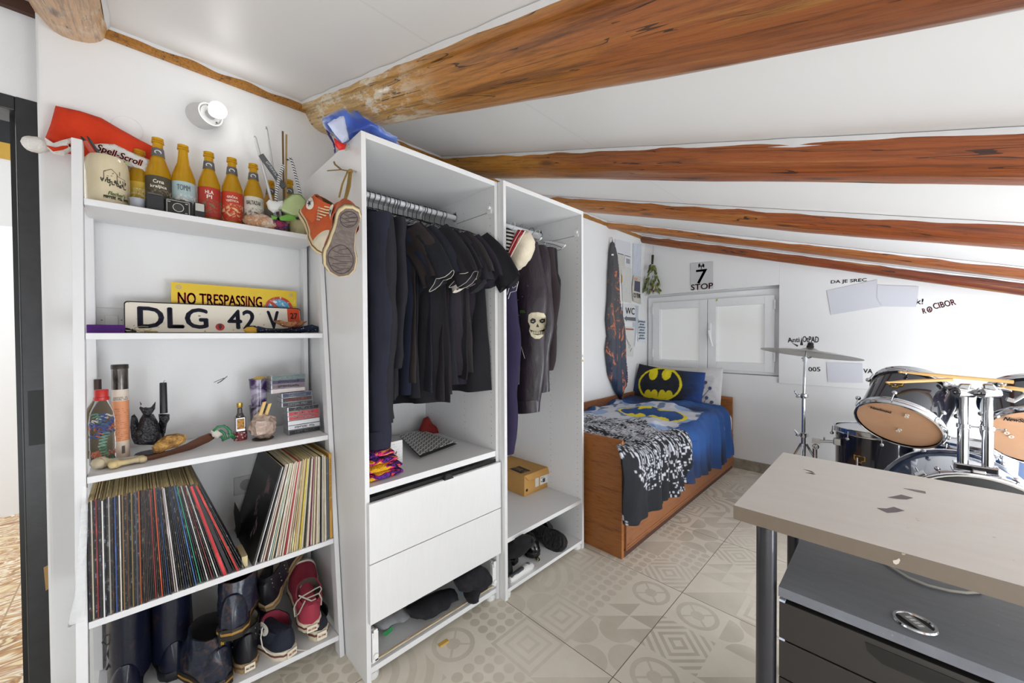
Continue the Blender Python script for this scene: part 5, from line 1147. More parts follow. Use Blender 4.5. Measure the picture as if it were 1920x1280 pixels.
# right shoe: sole faces the camera, toe down
OR = nmat('faded_orange_canvas', lambda n: {'Base Color': n.mix(n.noise(n.coord(), 14, 5, .6), srgb('A83A1C'), srgb('CF6A34')), 'Normal': n.bump(n.noise(n.coord(), 200, 2), .2, .002)}, .85)
heel = AY(662, 388, -.125); toe = AY(632, 520, -.125)
def solev(h, to): return (Vector(CAM)-(h+to)/2).normalized()
d = (toe-heel); L1 = d.length; print('hanging shoe length', L1)
zz = -(solev(heel, toe)*.9+Vector((.22, .12, -.12)))
shoe('hanging_sneaker', 'orange canvas high top hanging sole outward, worn brown tread towards the room', 'shoe', basis(heel, zz, d), L=L1, W=.088, high=.115, up='B04A26', sole='DCC79A', sole_h=.022, stripe='6A4A3A', tread='6E625C', toecap='C9BFA8', laces='D8C49A', star=1, upmat=OR, shaft_r=.034, inner='5A4A30', group='orange high tops hanging by their laces')
heel2 = AY(566, 400, -.095); toe2 = AY(612, 490, -.06); d2 = toe2-heel2
shoe('hanging_sneaker', 'orange canvas high top hanging sideways, star patch and laces showing', 'shoe', basis(heel2, Vector((.80, .25, .55)), d2), L=.215, W=.08, high=.118, up='B04A26', sole='DCC79A', sole_h=.022, stripe='6A4A3A', toecap='C9BFA8', laces='D8C49A', star=-1, upmat=OR, shaft_r=.033, inner='5A4A30', group='orange high tops hanging by their laces')
kn = AY(657, 321, -.02)
t = thing('knotted_laces', 'khaki shoelaces knotted at a hook on the wardrobe side', 'shoelaces', kn); LAC = fabric('8A7038')
O('knot', MB().sph(kn, .008, 10, (1, 1, .9), jit=.3), LAC, t, smooth='all')
for pts in (((657, 321), (640, 318), (628, 308), (626, 303)), ((656, 321), (640, 318), (614, 320)), ((655, 322), (652, 345), (648, 365), (643, 385)), ((657, 322), (655, 345), (652, 360), (648, 380)), ((652, 321), (642, 345), (636, 370)), ((659, 322), (656, 350), (651, 368))):
    O('lace', MB().tube([AY(u, v, -.02-.0006*max(0, v-325)) for u, v in pts], .0032, 6, flat=.45), LAC, t, smooth=True)
O('hook', MB().cyl((kn.x, 0, kn.z+.004), (kn.x, -.024, kn.z+.004), .0025), M('B0B0B0', .3, .8), t)

# ================================================================ hangers and clothes
def hanger_mb(kind='wire', w=.20, drop=.075):
    q = MB(); r = .0013 if kind == 'wire' else .0045
    hook = [(0, 0, -.055), (0, 0, -.03), (.006, 0, -.018)]+[(.0165*math.cos(a), 0, .0165*math.sin(a)-.0005) for a in [-.9+k*.42 for k in range(10)]]
    q.tube(hook, .0014 if kind == 'wire' else .002, 6)
    if kind == 'wire':
        q.tube([(0, 0, -.055), (w*.25, 0, -.066), (w*.75, 0, -.095), (w, 0, -.118), (w*.98, 0, -.128), (0, 0, -.130), (-w*.98, 0, -.128), (-w, 0, -.118), (-w*.75, 0, -.095), (-w*.25, 0, -.066)], r, 6, True)
    else:
        q.tube([(-w, 0, -.105), (-w*.5, 0, -.072), (0, 0, -.055), (w*.5, 0, -.072), (w, 0, -.105)], lambda s: .010, 8, flat=.5)
        q.tube([(-w, 0, -.105), (-w*.9, 0, -.115), (w*.9, 0, -.115), (w, 0, -.105)], .003, 6)
    return q
HB = M('0E0E11', .5); HW = M('E4E4E2', .35); HM = M('B8B8BC', .3, .8)
def hanger(label, x, y, z, rz=0, kind='wire', mat=HB, group='clothes hangers on the rails', w=.19):
    o = O('clothes_hanger', hanger_mb(kind, w), mat, smooth=True); o.matrix_basis = TRS((x, y, z), (0, 0, rz)); _mw[o.name] = o.matrix_basis.copy(); tag(o, label, 'hanger', group, base=False); return o
CLAMP = {'a': (.0185, .582, .577), 'b': (.6205, 1.182, .613)}
def inside_wardrobe(t, key):
    lo, hi, xf_ = CLAMP[key]
    def rec(o):
        for ch in [c for c in bpy.data.objects if c.parent == o]:
            if ch.type == 'MESH':
                Mx = mw(ch); Mi = Mx.inverted()
                for v in ch.data.vertices:
                    w_ = Mx @ v.co; f = False
                    if w_.x < .012: w_.x = .012+(w_.x-.012)*.02; f = True
                    if w_.x < xf_:
                        if w_.y < lo: w_.y = lo+max(-.02, w_.y-lo)*.05; f = True
                        if w_.y > hi: w_.y = hi+min(.02, w_.y-hi)*.05; f = True
                    if f: v.co = Mi @ w_
            rec(ch)
    rec(t)
def garment(*a, **k):
    t = garment_(*a, **k); inside_wardrobe(t, 'a' if a[4] < .6 else 'b'); return t
def garment_(name, label, cat, x, y, z, rz, colr, W=.235, Lg=.66, T=.014, sl=.20, seed=0, spread=1.0, hood=False, long=False, trim=None, mat=None, group=None, flare=0, slw=.085, cuff=False, collar=None):
    rn = random.Random(seed); t = bpy.data.objects.new(name, None); C.objects.link(t); t.empty_display_size = .02
    t.matrix_basis = TRS((x, y, z), (0, 0, rz)); _mw[t.name] = t.matrix_basis.copy(); t['label'] = label; t['category'] = cat
    if group: t['group'] = group
    m = mat or fabric(colr, .92, 12); b = MB(); rings = []; ph = rn.uniform(0, 6); n = 44; NR_ = 26
    for k in range(NR_):
        s = k/(NR_-1); w_ = W*(.93+.10*s+flare*s) if k > 1 else W*.9; ring = []
        for j in range(n):
            a = 2*PI*j/n; cx_ = math.cos(a); sx = math.sin(a); X = w_*math.copysign(abs(cx_)**.75, cx_)
            th = T*(.55+.9*s) if k else .004
            fold = (.006+.016*s)*math.sin(X*34+ph+1.6*s)*min(1, s*2.2)+.010*noise.noise(Vector((X*11, s*5, seed)))*min(1, s*3)
            Y = th*math.copysign(abs(sx)**.8, sx)+fold
            Z = -.078-.075*(abs(X)/W)**1.25*(1-s)**.6-s*Lg+.012*s*math.sin(X*9+ph)
            if abs(X) < .06 and k == 0: Z -= .012
            ring.append((X, Y, Z))
        rings.append(ring)
    b.loft(rings); O('body', b, m, t, local=True, smooth=70)
    if not long:
        for sgn in (1, -1):
            rr_ = []; spr = spread*(1 if sgn > 0 else .9)
            for k in range(11):
                s = k/10; px = sgn*(W*.74+.135*spr*s+.02*math.sin(s*3)); pz = -.150-sl*s*(1.05)-.02*s*s; hgt = slw*(1.05-.12*s); ring = []
                dirx, dz = .55*spr, -1.0; ln_ = math.hypot(dirx, dz); ux, uz = -dz/ln_, dirx/ln_
                for j in range(20):
                    a = 2*PI*j/20; c_, s_ = math.cos(a), math.sin(a); e = c_*hgt
                    yy = (.0115+.010*s)*s_+.012*s*math.sin(e*60+ph+sgn)+.008*noise.noise(Vector((e*20, s*4, seed+9)))
                    ring.append((px+sgn*ux*e*.82, yy, pz+uz*e*.82+.010*s*math.sin(e*50+ph)))
                rr_.append(ring)
            inn = [[((p[0]-cxx)*.9+cxx, p[1]*.7, p[2]+.012) for p in rr_[-1]] for cxx in (sum(p[0] for p in rr_[-1])/20,)]
            b = MB(); b.loft(rr_, (True, False)); b.loft([rr_[-1], inn[0]], (False, True)); o = O('sleeve', b, m, t, local=True, smooth=70)
            if trim: O('sleeve_hem', MB().tube([Vector(p)+Vector((0, 0, -.001)) for p in rr_[-1]], .0012, 5, True), M(trim, .9), o, local=True, smooth=True)
    else:
        for sgn in (1, -1):
            rr_ = []; L2 = sl
            for k in range(20):
                s = k/19; px = sgn*(W*.80+.055*spread*math.sin(min(1, s*2.2)*PI/2)-.02*max(0, s-.5)); pz = -.155-L2*s; hgt = slw*(.95-.35*s); ring = []
                for j in range(20):
                    a = 2*PI*j/20; c_, s_ = math.cos(a), math.sin(a)
                    yy = (T*1.15+.012)*s_*(1-.25*s)-.012*s*sgn+.007*noise.noise(Vector((s*9, c_*1.5, seed+sgn))); ring.append((px+hgt*c_+.006*math.sin(s*14+ph), yy, pz+.01*c_*math.sin(s*20)))
                rr_.append(ring)
            b = MB(); b.loft(rr_); o = O('sleeve', b, m, t, local=True, smooth=70)
            if cuff:
                q = MB(); cc_ = rr_[-1]; q.loft([[(p[0], p[1], p[2]+.055) for p in [(pp[0]*1.0, pp[1]*1.08, pp[2]) for pp in cc_]], [(pp[0], pp[1]*1.08, pp[2]-.004) for pp in cc_]]); O('cuff', q, m, o, local=True, smooth=70)
    if hood or collar:
        b = MB(); L = []
        for k in range(7):
            s = k/6; L.append([((.075+.02*math.sin(s*PI))*math.cos(2*PI*j/18), (.026+.03*math.sin(s*PI))*math.sin(2*PI*j/18), -.10+(.11 if hood else .05)*(s-.55)) for j in range(18)])
        b.loft(L); O('hood' if hood else 'collar', b, m, t, local=True, smooth=70)
    return t
GT = 'black T-shirts on the first rail'; GHK = 'hangers on the first rail'
RX1, RZ1, RX2, RZ2 = .29, 1.738, .32, 1.757
rn = random.Random(21)
garment('hoodie', 'dark navy hoodie with torn cuff, hanging against the left side of the first wardrobe', 'hoodie', RX1+.04, .050, RZ1, .10, '1C1F30', W=.235, Lg=.80, T=.02, sl=.80, seed=1, long=True, hood=True, cuff=True, group='long sleeved tops on the first rail', spread=.8)
garment('hoodie', 'black hoodie with straight long sleeve, second from the left on the first rail', 'hoodie', RX1+.045, .098, RZ1, -.05, '1A1A22', W=.23, Lg=.80, T=.018, sl=.72, seed=2, long=True, group='long sleeved tops on the first rail', spread=.9)
garment('long_shirt', 'black long shirt hanging between the hoodies and the T-shirts', 'shirt', RX1+.03, .135, RZ1, .03, '181820', W=.225, Lg=.72, T=.014, sl=.54, seed=3, long=True, group='long sleeved tops on the first rail', spread=.6)
shirts = [ # y, x offset, colour, width, length, spread, trim, label, rz
 (.168, .02, '1C2236', .225, .60, .95, None, 'navy T-shirt, first short sleeved one after the long shirt', .10),
 (.192, .03, '2F2627', .215, .55, 1.0, None, 'brown T-shirt sleeve showing behind the navy one', .0),
 (.214, .02, '14161E', .225, .61, 1.15, 'C8C2B4', 'black T-shirt with pale hem edge behind the brown one', -.08),
 (.236, .035, '1A1C28', .23, .60, 1.0, None, 'blue black T-shirt with crumpled sleeve in the middle of the rail', .06),
 (.256, .02, '14141A', .225, .59, .95, None, 'black T-shirt hidden behind the blue black one', -.04),
 (.280, .065, '17151C', .24, .66, 1.15, 'A8A09A', 'large black T-shirt with wide front panel and pale piping, longest in the middle', .02),
 (.306, .05, '1B161C', .23, .63, 1.0, 'C8C0B8', 'faded black T-shirt with cream sleeve hem', -.05),
 (.328, .045, '241C20', .225, .61, 1.0, None, 'brownish black T-shirt right of the large one', .05),
 (.350, .035, 'D8D0C4', .205, .50, .95, None, 'cream T-shirt of which only sleeve edge shows', .0),
 (.370, .04, '1A1A22', .225, .58, 1.0, None, 'black T-shirt right of the cream one', -.06),
 (.392, .04, '2C2630', .22, .56, .95, '8A8088', 'washed out purple black T-shirt', .05),
 (.414, .05, '1C1A22', .225, .57, 1.0, None, 'black T-shirt, fourth from the right end of the rail', .0),
 (.438, .055, '2A2628', .22, .55, 1.0, None, 'grey black T-shirt, third from the right end of the rail', -.05),
 (.465, .055, '251F2C', .225, .60, .95, None, 'dark violet T-shirt, second from the right end of the rail', .06),
 (.500, .075, '13131A', .235, .62, 1.2, None, 'black T-shirt at the right end, its sleeve sticking out of the wardrobe', .02)]
for k, (y, dx, c, W_, L_, sp, tr, lab, rz) in enumerate(shirts):
    garment('t_shirt', lab, 'T-shirt', RX1+dx-.02, y-.01, RZ1-.015, rz+.38-.10*(k/14), c, W=W_*.95, Lg=L_+.10, T=.010, sl=.15+.01*(k % 3), seed=10+k, spread=sp, trim=tr, group=GT, slw=.08)
hy = [.038, .05, .06, .098, .135, .150, .168, .192, .214, .222, .236, .256, .268, .280, .306, .318, .328, .350, .370, .392, .402, .414, .438, .465, .500, .52]
for k, y in enumerate(hy):
    mt = HM if k in (3, 9, 15, 19) else HB
    hanger('thin black wire hanger on the first wardrobe rail' if mt is HB else 'thin silver wire hanger on the first wardrobe rail', RX1, y, RZ1, rn.uniform(-.05, .12)+(.32 if k > 5 else 0), 'wire', mt, GHK if mt is HB else 'silver hangers on the first rail', w=.185)

# ---- second rail
LTH = nmat('aubergine_black_leather', lambda n: {'Base Color': n.mix(n.noise(n.coord(), 10, 4, .6), srgb('17121C'), srgb('3A2E38')), 'Normal': n.bump(n.noise(n.map(n.coord(), (1, 1, .5)), 22, 5, .6), .5, .012)}, .42, Coat_Weight=.12)
GJ = 'long sleeved jackets on the second rail'
garment('hoodie', 'dark violet zip hoodie hanging lowest at the left of the second rail', 'hoodie', RX2+.02, .662, RZ2-.16, .12, '2A2242', W=.21, Lg=.78, T=.022, sl=.82, seed=41, long=True, group=None, spread=.8, cuff=True)
lj = garment('leather_jacket', 'black leather jacket with white skull patch on the sleeve', 'jacket', RX2+.03, .735, RZ2, .30, '1A161E', W=.24, Lg=.74, T=.028, sl=.80, seed=42, long=True, mat=LTH, spread=1.0, collar=True, cuff=True, slw=.10)
garment('leather_jacket', 'plain black leather jacket right of the one with the skull patch', 'jacket', RX2+.02, .835, RZ2, .22, '17141A', W=.235, Lg=.70, T=.026, sl=.72, seed=43, long=True, mat=LTH, group=GJ, spread=1.0, collar=True, slw=.085)
garment('jacket', 'brown black jacket with bright seam, third on the second rail', 'jacket', RX2+.02, .91, RZ2, .15, '2A2024', W=.23, Lg=.64, T=.022, sl=.62, seed=44, long=True, group=GJ, spread=.9)
garment('jacket', 'black knitted jacket nearest the empty hangers on the second rail', 'jacket', RX2+.02, .98, RZ2, -.03, '16161A', W=.22, Lg=.50, T=.020, sl=.46, seed=45, long=True, group=GJ, spread=.8, collar=True)
for k, (y, rz, m_, kd, lab) in enumerate(((.668, .1, HW, 'plastic', 'white plastic hanger carrying the violet hoodie'), (.745, .05, HM, 'wire', 'silver wire hanger carrying the jacket with the skull patch'), (.835, .0, HW, 'plastic', 'white plastic hanger carrying the plain leather jacket'), (.91, .1, HW, 'plastic', 'white plastic hanger carrying the brown black jacket'), (.98, -.1, HM, 'wire', 'silver wire hanger carrying the knitted jacket'), (1.07, .25, HB, 'wire', 'black wire hanger without clothes on the second rail'), (1.12, .1, HW, 'plastic', 'broad white hanger without clothes at the rail end'))):
    hanger(lab, RX2+(.03 if k > 4 else .04), y, RZ2, rz, kd, m_, None, w=.185)
# skull patch on the sleeve that faces the room
from mathutils.bvhtree import BVHTree
def bvh_of(root):
    V, F = [], []
    for ch in [c for c in bpy.data.objects if c.parent == root]:
        o_ = len(V); V += [mw(ch) @ v.co for v in ch.data.vertices]; F += [[o_+i for i in p.vertices] for p in ch.data.polygons]
    return BVHTree.FromPolygons(V, F)
TJ = bvh_of(lj)
def facing(u, v, y):
    h = TJ.ray_cast(Vector(CAM), Vector(_ray(u, v)).normalized())[0]
    return (h if h is not None else AY(u, v, .74))+(Vector(CAM)-(h if h is not None else AY(u, v, .74))).normalized()*.004
ys_ = .690
def sk(pts, d, m_, name):
    xs_k, ys_k = [p[0] for p in pts], [p[1] for p in pts]; P2 = [Vector(p) for p in pts]; nb_ = len(P2); st = 2.2
    def ins(x, y):
        r = False
        for i in range(nb_):
            (x1, y1), (x2, y2) = pts[i], pts[i-1]
            if (y1 > y) != (y2 > y) and x < (x2-x1)*(y-y1)/(y2-y1)+x1: r = not r
        return r
    y = min(ys_k)+1
    while y < max(ys_k):
        x = min(xs_k)+1
        while x < max(xs_k):
            if ins(x, y) and min((Vector((x, y))-p).length for p in P2[:nb_]) > .9: P2.append(Vector((x, y)))
            x += st
        y += st
    r = delaunay_2d_cdt(P2, [(i, (i+1) % nb_) for i in range(nb_)], [], 1, 1e-5); q = MB(); V = []
    for p in r[0]:
        w_ = facing(p.x, p.y, 0); V.append(q.v(w_+(Vector(CAM)-w_).normalized()*d))
    for f in r[2]: q.face([V[i] for i in f])
    return O(name, q, m_, lj)
    q = MB(); P = [facing(u, v, ys_)+Vector((0, -d, 0)) for u, v in pts]; q.face([q.v(p) for p in P]); return O(name, q, m_, lj)
SKC = M('DCD2B8', .8)
sk(((991, 590), (996, 586), (1008, 585), (1020, 587), (1024, 594), (1024, 606), (1021, 612), (1024, 619), (1019, 629), (1012, 635), (1003, 635), (996, 630), (992, 620), (994, 611), (990, 603)), .0, SKC, 'skull_patch')
for pts in (((994, 600), (998, 596), (1004, 598), (1005, 603), (1000, 607), (995, 605)), ((1011, 600), (1016, 597), (1022, 597), (1022, 603), (1017, 606), (1012, 604)), ((1005, 613), (1008, 606), (1011, 613)), ((993, 617), (1000, 620), (1009, 621), (1018, 618), (1023, 615), (1018, 626), (1008, 628), (998, 626))): sk(pts, .0012, BLK, 'skull_hollow')
for i in range(7): sk(((997+i*3.4, 621), (999.4+i*3.4, 621), (999.4+i*3.4, 626), (997+i*3.4, 626)), .002, SKC, 'skull_tooth')
for e in ((997, 602), (1015, 601)): sk(((e[0], e[1]), (e[0]+4, e[1]-.6), (e[0]+4, e[1]+.9), (e[0], e[1]+1.2)), .002, SKC, 'eye_highlight')
lettering('~6', lj, facing(981, 584, ys_)+Vector((0, -.004, 0)), (1, 0, 0), (0, 0, 1), .032, .014, M('6F9A54', .8), bold=.0004)
for pts in (((957, 606), (967, 597), (975, 590)), ((975, 640), (980, 655), (985, 672))):
    O('zip', MB().tube([facing(u, v, ys_)+Vector((0, -.004, 0)) for u, v in pts], .0016, 5), M('A8A49C', .3, .8), lj, smooth=True)
for u, v in ((972, 562), (980, 556), (990, 536)): O('snap_button', MB().sph(facing(u, v, ys_)+Vector((0, -.004, 0)), .0045, 8, (1, .5, 1)), M('5A5458', .3, .8), lj, smooth='all')
# beret, striped scarf, badge cord hanging over the rail
t = thing('knitted_cap', 'cream knitted cap with a red and white band hanging over the second rail', 'cap', AY(980, 470, .66))
def capf(n):
    x, y, z = n.sep(n.pos()); return {'Base Color': n.mix(n.noise(n.pos(), 60, 3), srgb('D9CDB4'), srgb('E6DCC8')), 'Normal': n.bump(n.noise(n.pos(), 200, 2), .5, .003)}
cy = .655
O('cap_body', MB().puff([AY(u, v, cy) for u, v in ((984, 430), (994, 435), (1000, 450), (999, 468), (992, 486), (980, 500), (966, 511), (958, 508), (955, 495), (962, 470), (972, 448))], (0, -1, 0), .035, .035, .012, lambda x, y: .003*math.sin(x*60)), nmat('cream_knit', capf, .95), t, smooth=60)
O('red_band', MB().puff([AY(u, v, cy-.034) for u, v in ((971, 430), (984, 432), (975, 447), (965, 465), (957, 480), (952, 475), (956, 462), (963, 446))], (0, -1, 0), .007, .006, .008), M('A82430', .9), t, smooth=60)
O('white_edge', MB().tube([AY(u, v, cy-.042) for u, v in ((985, 432), (976, 447), (966, 465), (957.5, 481))], .0025, 6), M('E8E2D8', .9), t, smooth=True)
O('white_edge', MB().tube([AY(u, v, cy-.042) for u, v in ((977, 431), (968, 446), (960, 461), (954, 474))], .0012, 6), M('E8E2D8', .9), t, smooth=True)
t = thing('striped_scarf', 'black and white striped scarf at the left end of the second rail', 'scarf', AY(953, 480, .64))
O('scarf_cloth', MB().puff([AY(u, v, .64) for u, v in ((949, 425), (962, 432), (965, 450), (957, 470), (958, 500), (950, 512), (949, 480))], (0, -1, 0), .016, .014, .008, lambda x, y: .003*math.sin(y*60)), nmat('striped_jersey', lambda n: {'Base Color': n.mix(((n.sep(n.pos())[2]*62+n.sep(n.pos())[0]*20).frac()).gt(.5), srgb('1A1A1C'), srgb('DEDCD6'))}, .9), t, smooth=60)
t = thing('badge_cord', 'tangled white cord with small red badges hanging below the cap', 'cord', AY(965, 530, .64))
for pts in (((958, 508), (955, 525), (962, 540), (970, 535), (966, 520), (958, 528)), ((963, 512), (972, 528), (968, 545), (957, 548), (953, 560)), ((952, 515), (956, 535), (951, 552))): O('cord', MB().tube([AY(u, v, .645) for u, v in pts], .0013, 5), M('D8D6D0', .8), t, smooth=True)
for u, v in ((963, 521), (960, 511)): O('badge', MB().sph(AY(u, v, .638), .0055, 10, (1, .4, 1)), M('B02A3A', .4), t, smooth='all')
# shoe box
c0, c1, c2 = AZ(984, 932, .27), AZ(1032, 912, .27), AZ(951, 912, .27)
bx1 = AZ(983.4, 932, .27).x; by0 = AZ(983.4, 932, .27).y; by1 = AX(1031, 912, bx1).y; zt = AX(983.4, 892, bx1).z; print('box', bx1, by0, by1, zt)
KR = nmat('brown_kraft_board', lambda n: {'Base Color': n.mix(n.noise(n.coord(), 18, 4), srgb('B98A48'), srgb('CB9C58'))}, .75)
t = thing('shoe_box', 'brown cardboard shoe box with white barcode label on the second wardrobe shelf', 'box', ((bx1-.16), (by0+by1)/2, .27)); bx0 = bx1-.30
O('box_body', MB().box(bx0, bx1-.003, by0+.003, by1-.003, .2705, zt-.004), KR, t, bevel=.001)
q = MB().box(bx0-.003, bx1, by0, by1, zt-.004, zt); q.hexa([(bx1-.002, by0, zt-.003), (bx1+.001, by0, zt-.003), (bx1+.001, by1, zt-.003), (bx1-.002, by1, zt-.003), (bx1-.002, by0+.0, zt), (bx1+.001, by0, zt), (bx1+.001, by1, zt), (bx1-.002, by1, zt)])
q.hexa([(bx1+.002, by0+.03, zt-.036), (bx1+.012, by1+.004, zt-.036), (bx1+.0125, by1+.004, zt-.034), (bx1+.004, by0+.03, zt-.034), (bx1-.001, by0, zt-.001), (bx1-.001, by1, zt-.001), (bx1+.001, by1, zt), (bx1+.001, by0, zt)])
O('lid', q, KR, t, bevel=.0008)
ly = by0+(by1-by0)*.62; lz = .27+(zt-.27)*.48
O('white_label', MB().box(bx1-.003, bx1-.0018, ly-.002, by1-.012, lz-.028, lz+.022), M('E8E8E4', .5), t)
q = MB().box(bx1-.0018, bx1-.001, ly+.004, ly+.016, lz-.012, lz-.008)
for k in range(10): q.box(bx1-.0018, bx1-.0012, ly+.020+k*.0022, ly+.021+k*.0022+(.0006 if k % 3 else 0), lz-.018, lz+.004)
q.box(bx1-.0018, bx1-.0012, ly+.002, ly+.03, lz+.010, lz+.012); O('label_print', q, INK, t)
O('pale_tab', MB().box(bx1-.003, bx1-.0018, by0+(by1-by0)*.42, by0+(by1-by0)*.56, lz-.028, lz+.022), M('D9D4C8', .5), t)
O('finger_hole', MB().lathe([(.008, 0), (.008, .0012)], (bx1-.003, by0+.022, .27+.032), 20, (1, 0, 0)), M('1E160E', .9), t)
q = MB(); q.prism([(bx0+.16, by0+.02, zt+.0002), (bx1-.04, by0+.012, zt+.0002), (bx1-.03, by0+.085, zt+.0002), (bx0+.17, by0+.095, zt+.0002)], (0, 0, .0005)); O('dark_print', q, M('2E2620', .7), t)
lettering('~10', t, ((bx0+bx1)/2+.06, by0+.052, zt+.001), (.97, -.05, 0), (0, 1, 0), .12, .03, M('C08E4A', .7))

# lower compartment of the second wardrobe: shoes and odds
zf = .046
shoe('ankle_boot', 'glossy black boot lying on its side, ribbed sole towards the room', 'boot', basis(AZ(984, 975, .13), -(Vector(CAM)-AZ(1040, 1010, .1)).normalized()+Vector((.1, -.1, .25)), AZ(1050, 1022, .09)-AZ(984, 975, .14)), L=.27, W=.105, high=.12, up='0C0C0E', sole='141416', tread='1E1E20', slick=.18, shaft_r=.045, inner='060606', group='glossy black boots in the second wardrobe')
shoe('patent_shoe', 'black patent shoe with glossy toe left of the lying boot', 'shoe', TRS((.30, .93, zf), (0, 0, -.15)), L=.25, W=.09, high=.10, up='0A0A0C', sole='101012', slick=.12, shaft_r=.034, inner='060606')
shoe('patent_shoe', 'black buckled shoe in the middle of the dark pile', 'shoe', TRS((.26, .83, zf), (0, 0, -.25)), L=.26, W=.09, high=.12, up='0A0A0C', sole='101012', slick=.15, shaft_r=.036, inner='060606', studs=True)
shoe('black_sneaker', 'matte black sneaker nearest the left side of the lower compartment', 'shoe', TRS((.30, .70, zf), (0, 0, -.1)), L=.27, W=.10, high=.11, up='0E0E12', sole='121214', slick=.6, shaft_r=.038, inner='060606')
tag(O('black_cloth', MB().puff([AY(u, v, .70) for u, v in ((952, 1010), (968, 1000), (988, 1003), (996, 1015), (990, 1030), (978, 1044), (960, 1048), (952, 1040))], (0, -1, .3), .05, .03, .014, lambda x, y: .012*noise.noise(Vector((x*30, y*30, 4)))), fabric('101014'), smooth=60), 'crumpled black cloth at the left of the lower compartment', 'cloth')
t = thing('hair_trimmer', 'white and grey handheld clipper lying in the lower compartment', 'clipper', AZ(975, 1070, zf)); 
pa, pb = AZ(955, 1088, zf+.012), AZ(996, 1058, zf+.012); d = (pb-pa).normalized(); sd_ = d.cross(Vector((0, 0, 1)))
q = MB(); L = []
for s, w_, h_ in ((0, .012, .012), (.15, .018, .018), (.55, .016, .018), (.72, .022, .020), (.9, .024, .018), (1, .018, .012)):
    c_ = pa+(pb-pa)*s; L.append([c_+sd_*w_*math.cos(2*PI*j/14)+Vector((0, 0, h_*math.sin(2*PI*j/14))) for j in range(14)])
O('clipper_body', q.loft(L), M('E2E2E0', .3), t, smooth=60)
q = MB(); L = []
for s, w_ in ((.05, .009), (.3, .012), (.6, .011)):
    c_ = pa+(pb-pa)*s+Vector((0, 0, .0125)); L.append([c_+sd_*w_*math.cos(2*PI*j/10)+Vector((0, 0, .0075*math.sin(2*PI*j/10))) for j in range(10)])
O('grey_grip', q.loft(L), M('4A4C50', .4), t, smooth=60)
O('clear_head', MB().sph(pa+(pb-pa)*.84+Vector((0, 0, .014)), .012, 12, (1, 1, .6)), M('8A8C8E', .15, .4), t, smooth='all')
tag(O('camouflage_strap', MB().tube([AZ(985, 1033, zf+.012), AZ(993, 1036, zf+.01), AZ(1003, 1042, zf+.009), AZ(1010, 1049, zf+.009)], .0085, 8), nmat('woodland_camouflage', lambda n: {'Base Color': n.ramp(n.noise(n.pos(), 50, 2), [(.4, srgb('1E1E18')), (.47, srgb('5A5A38')), (.54, srgb('A89E78')), (.6, srgb('2A2A20'))], True)}, .9), smooth=60), 'short camouflage strap lying beside the white clipper', 'strap')

# ---- first wardrobe: on its shelf
zs_ = zs
t = thing('crochet_blanket', 'folded crochet blanket in yellow, pink and purple at the shelf front', 'blanket', (.50, .06, zs_))
def crochet(n):
    p = n.pos(); v = n.noise(n.map(p, (1, 1, 2.2)), 16, 2, .5, 1.2)
    return {'Base Color': n.ramp(v, [(.30, srgb('F2B81E')), (.40, srgb('E8307A')), (.47, srgb('3A1440')), (.53, srgb('6A2AA0')), (.58, srgb('2A1030')), (.64, srgb('F0405A')), (.72, srgb('F2C020'))], True), 'Normal': n.bump(n.voro(p, 160), .9, .006)}
CR = nmat('variegated_yarn', crochet, .95)
for k, (u0, u1, v1, v0) in enumerate(((692, 757, 911, 880), (692, 755, 889, 862), (697, 747, 868, 850), (703, 740, 856, 843))):
    xx = .545-.012*k
    q = MB(); z0_ = zs_+.0225*k; y0_, y1_ = .019, yat(u1, (v0+v1)/2, xx); L = []
    for i in range(15):
        s = i/14; yy = y0_+(y1_-y0_)*s; hh_ = .0125*(1-.55*max(0, s-.75)*4*.6); L.append([(xx-.13+.13*math.copysign(abs(math.cos(a))**.5, math.cos(a))+.004*noise.noise(Vector((a*2, s*7, k))), yy, z0_+.0125+hh_*math.copysign(abs(math.sin(a))**.6, math.sin(a))+.003*noise.noise(Vector((a, s*6, k+5)))) for a in [2*PI*j/26 for j in range(26)]])
    O('fold', q.loft(L), CR, t, smooth=60)
bxc = AX(734, 850, .43)
t = thing('white_gift_box', 'white box printed with handwriting and a small butterfly, behind the crochet blanket', 'box', (.38, .10, zs_)); yy0, yy1 = .02, yat(755, 850, .42); zz1 = AX(755, 824, .42).z
O('box_card', MB().box(.33, .42, yy0, yy1, zs_, zz1), nmat('handwriting_print', lambda n: {'Base Color': n.mix(((n.sep(n.coord())[2]*90).frac().lt(.35))*(n.noise(n.map(n.coord(), (1, 1, .15)), 300, 2).gt(.55))*.5, srgb('E4E2E0'), srgb('9A9A98'))}, .5), t, bevel=.001)
q = MB(); c_ = AX(740, 850, .4206)
for s in (-1, 1): q.face([q.v(c_+Vector((.0006, dy, dz))) for dy, dz in ((0, 0), (s*.009, .010), (s*.010, .002), (s*.006, -.006))])
O('butterfly_print', q, M('8A6A6A', .7), t)
nb = thing('notebook', 'spiral notebook with black and white ring pattern, upper one of two on the shelf', 'notebook', AZ(790, 835, zs_+.012))
def ringpat(n):
    x, y, z = n.sep(n.pos()); a = ((x*.8+y*.6)*42).frac()-.5; b_ = ((y*.8-x*.6)*30).frac()-.5; r = (a*a+b_*b_*.6).sqrt(); return {'Base Color': n.mix(r.gt(.16)*r.lt(.36), srgb('D8D8D4'), srgb('1A1A1C'))}
def slab(pts, z0_, h_, mats, name, parent, bevel=0): return O(name, MB().prism([Vector((*AZ(u, v, z0_)[:2], z0_)) for u, v in pts], (0, 0, h_)), mats, parent, bevel=bevel)
NBP = ((752, 812), (792, 808), (838, 826), (783, 850), (755, 835))
NBP = ((748, 816), (790, 808), (852, 828), (786, 853))
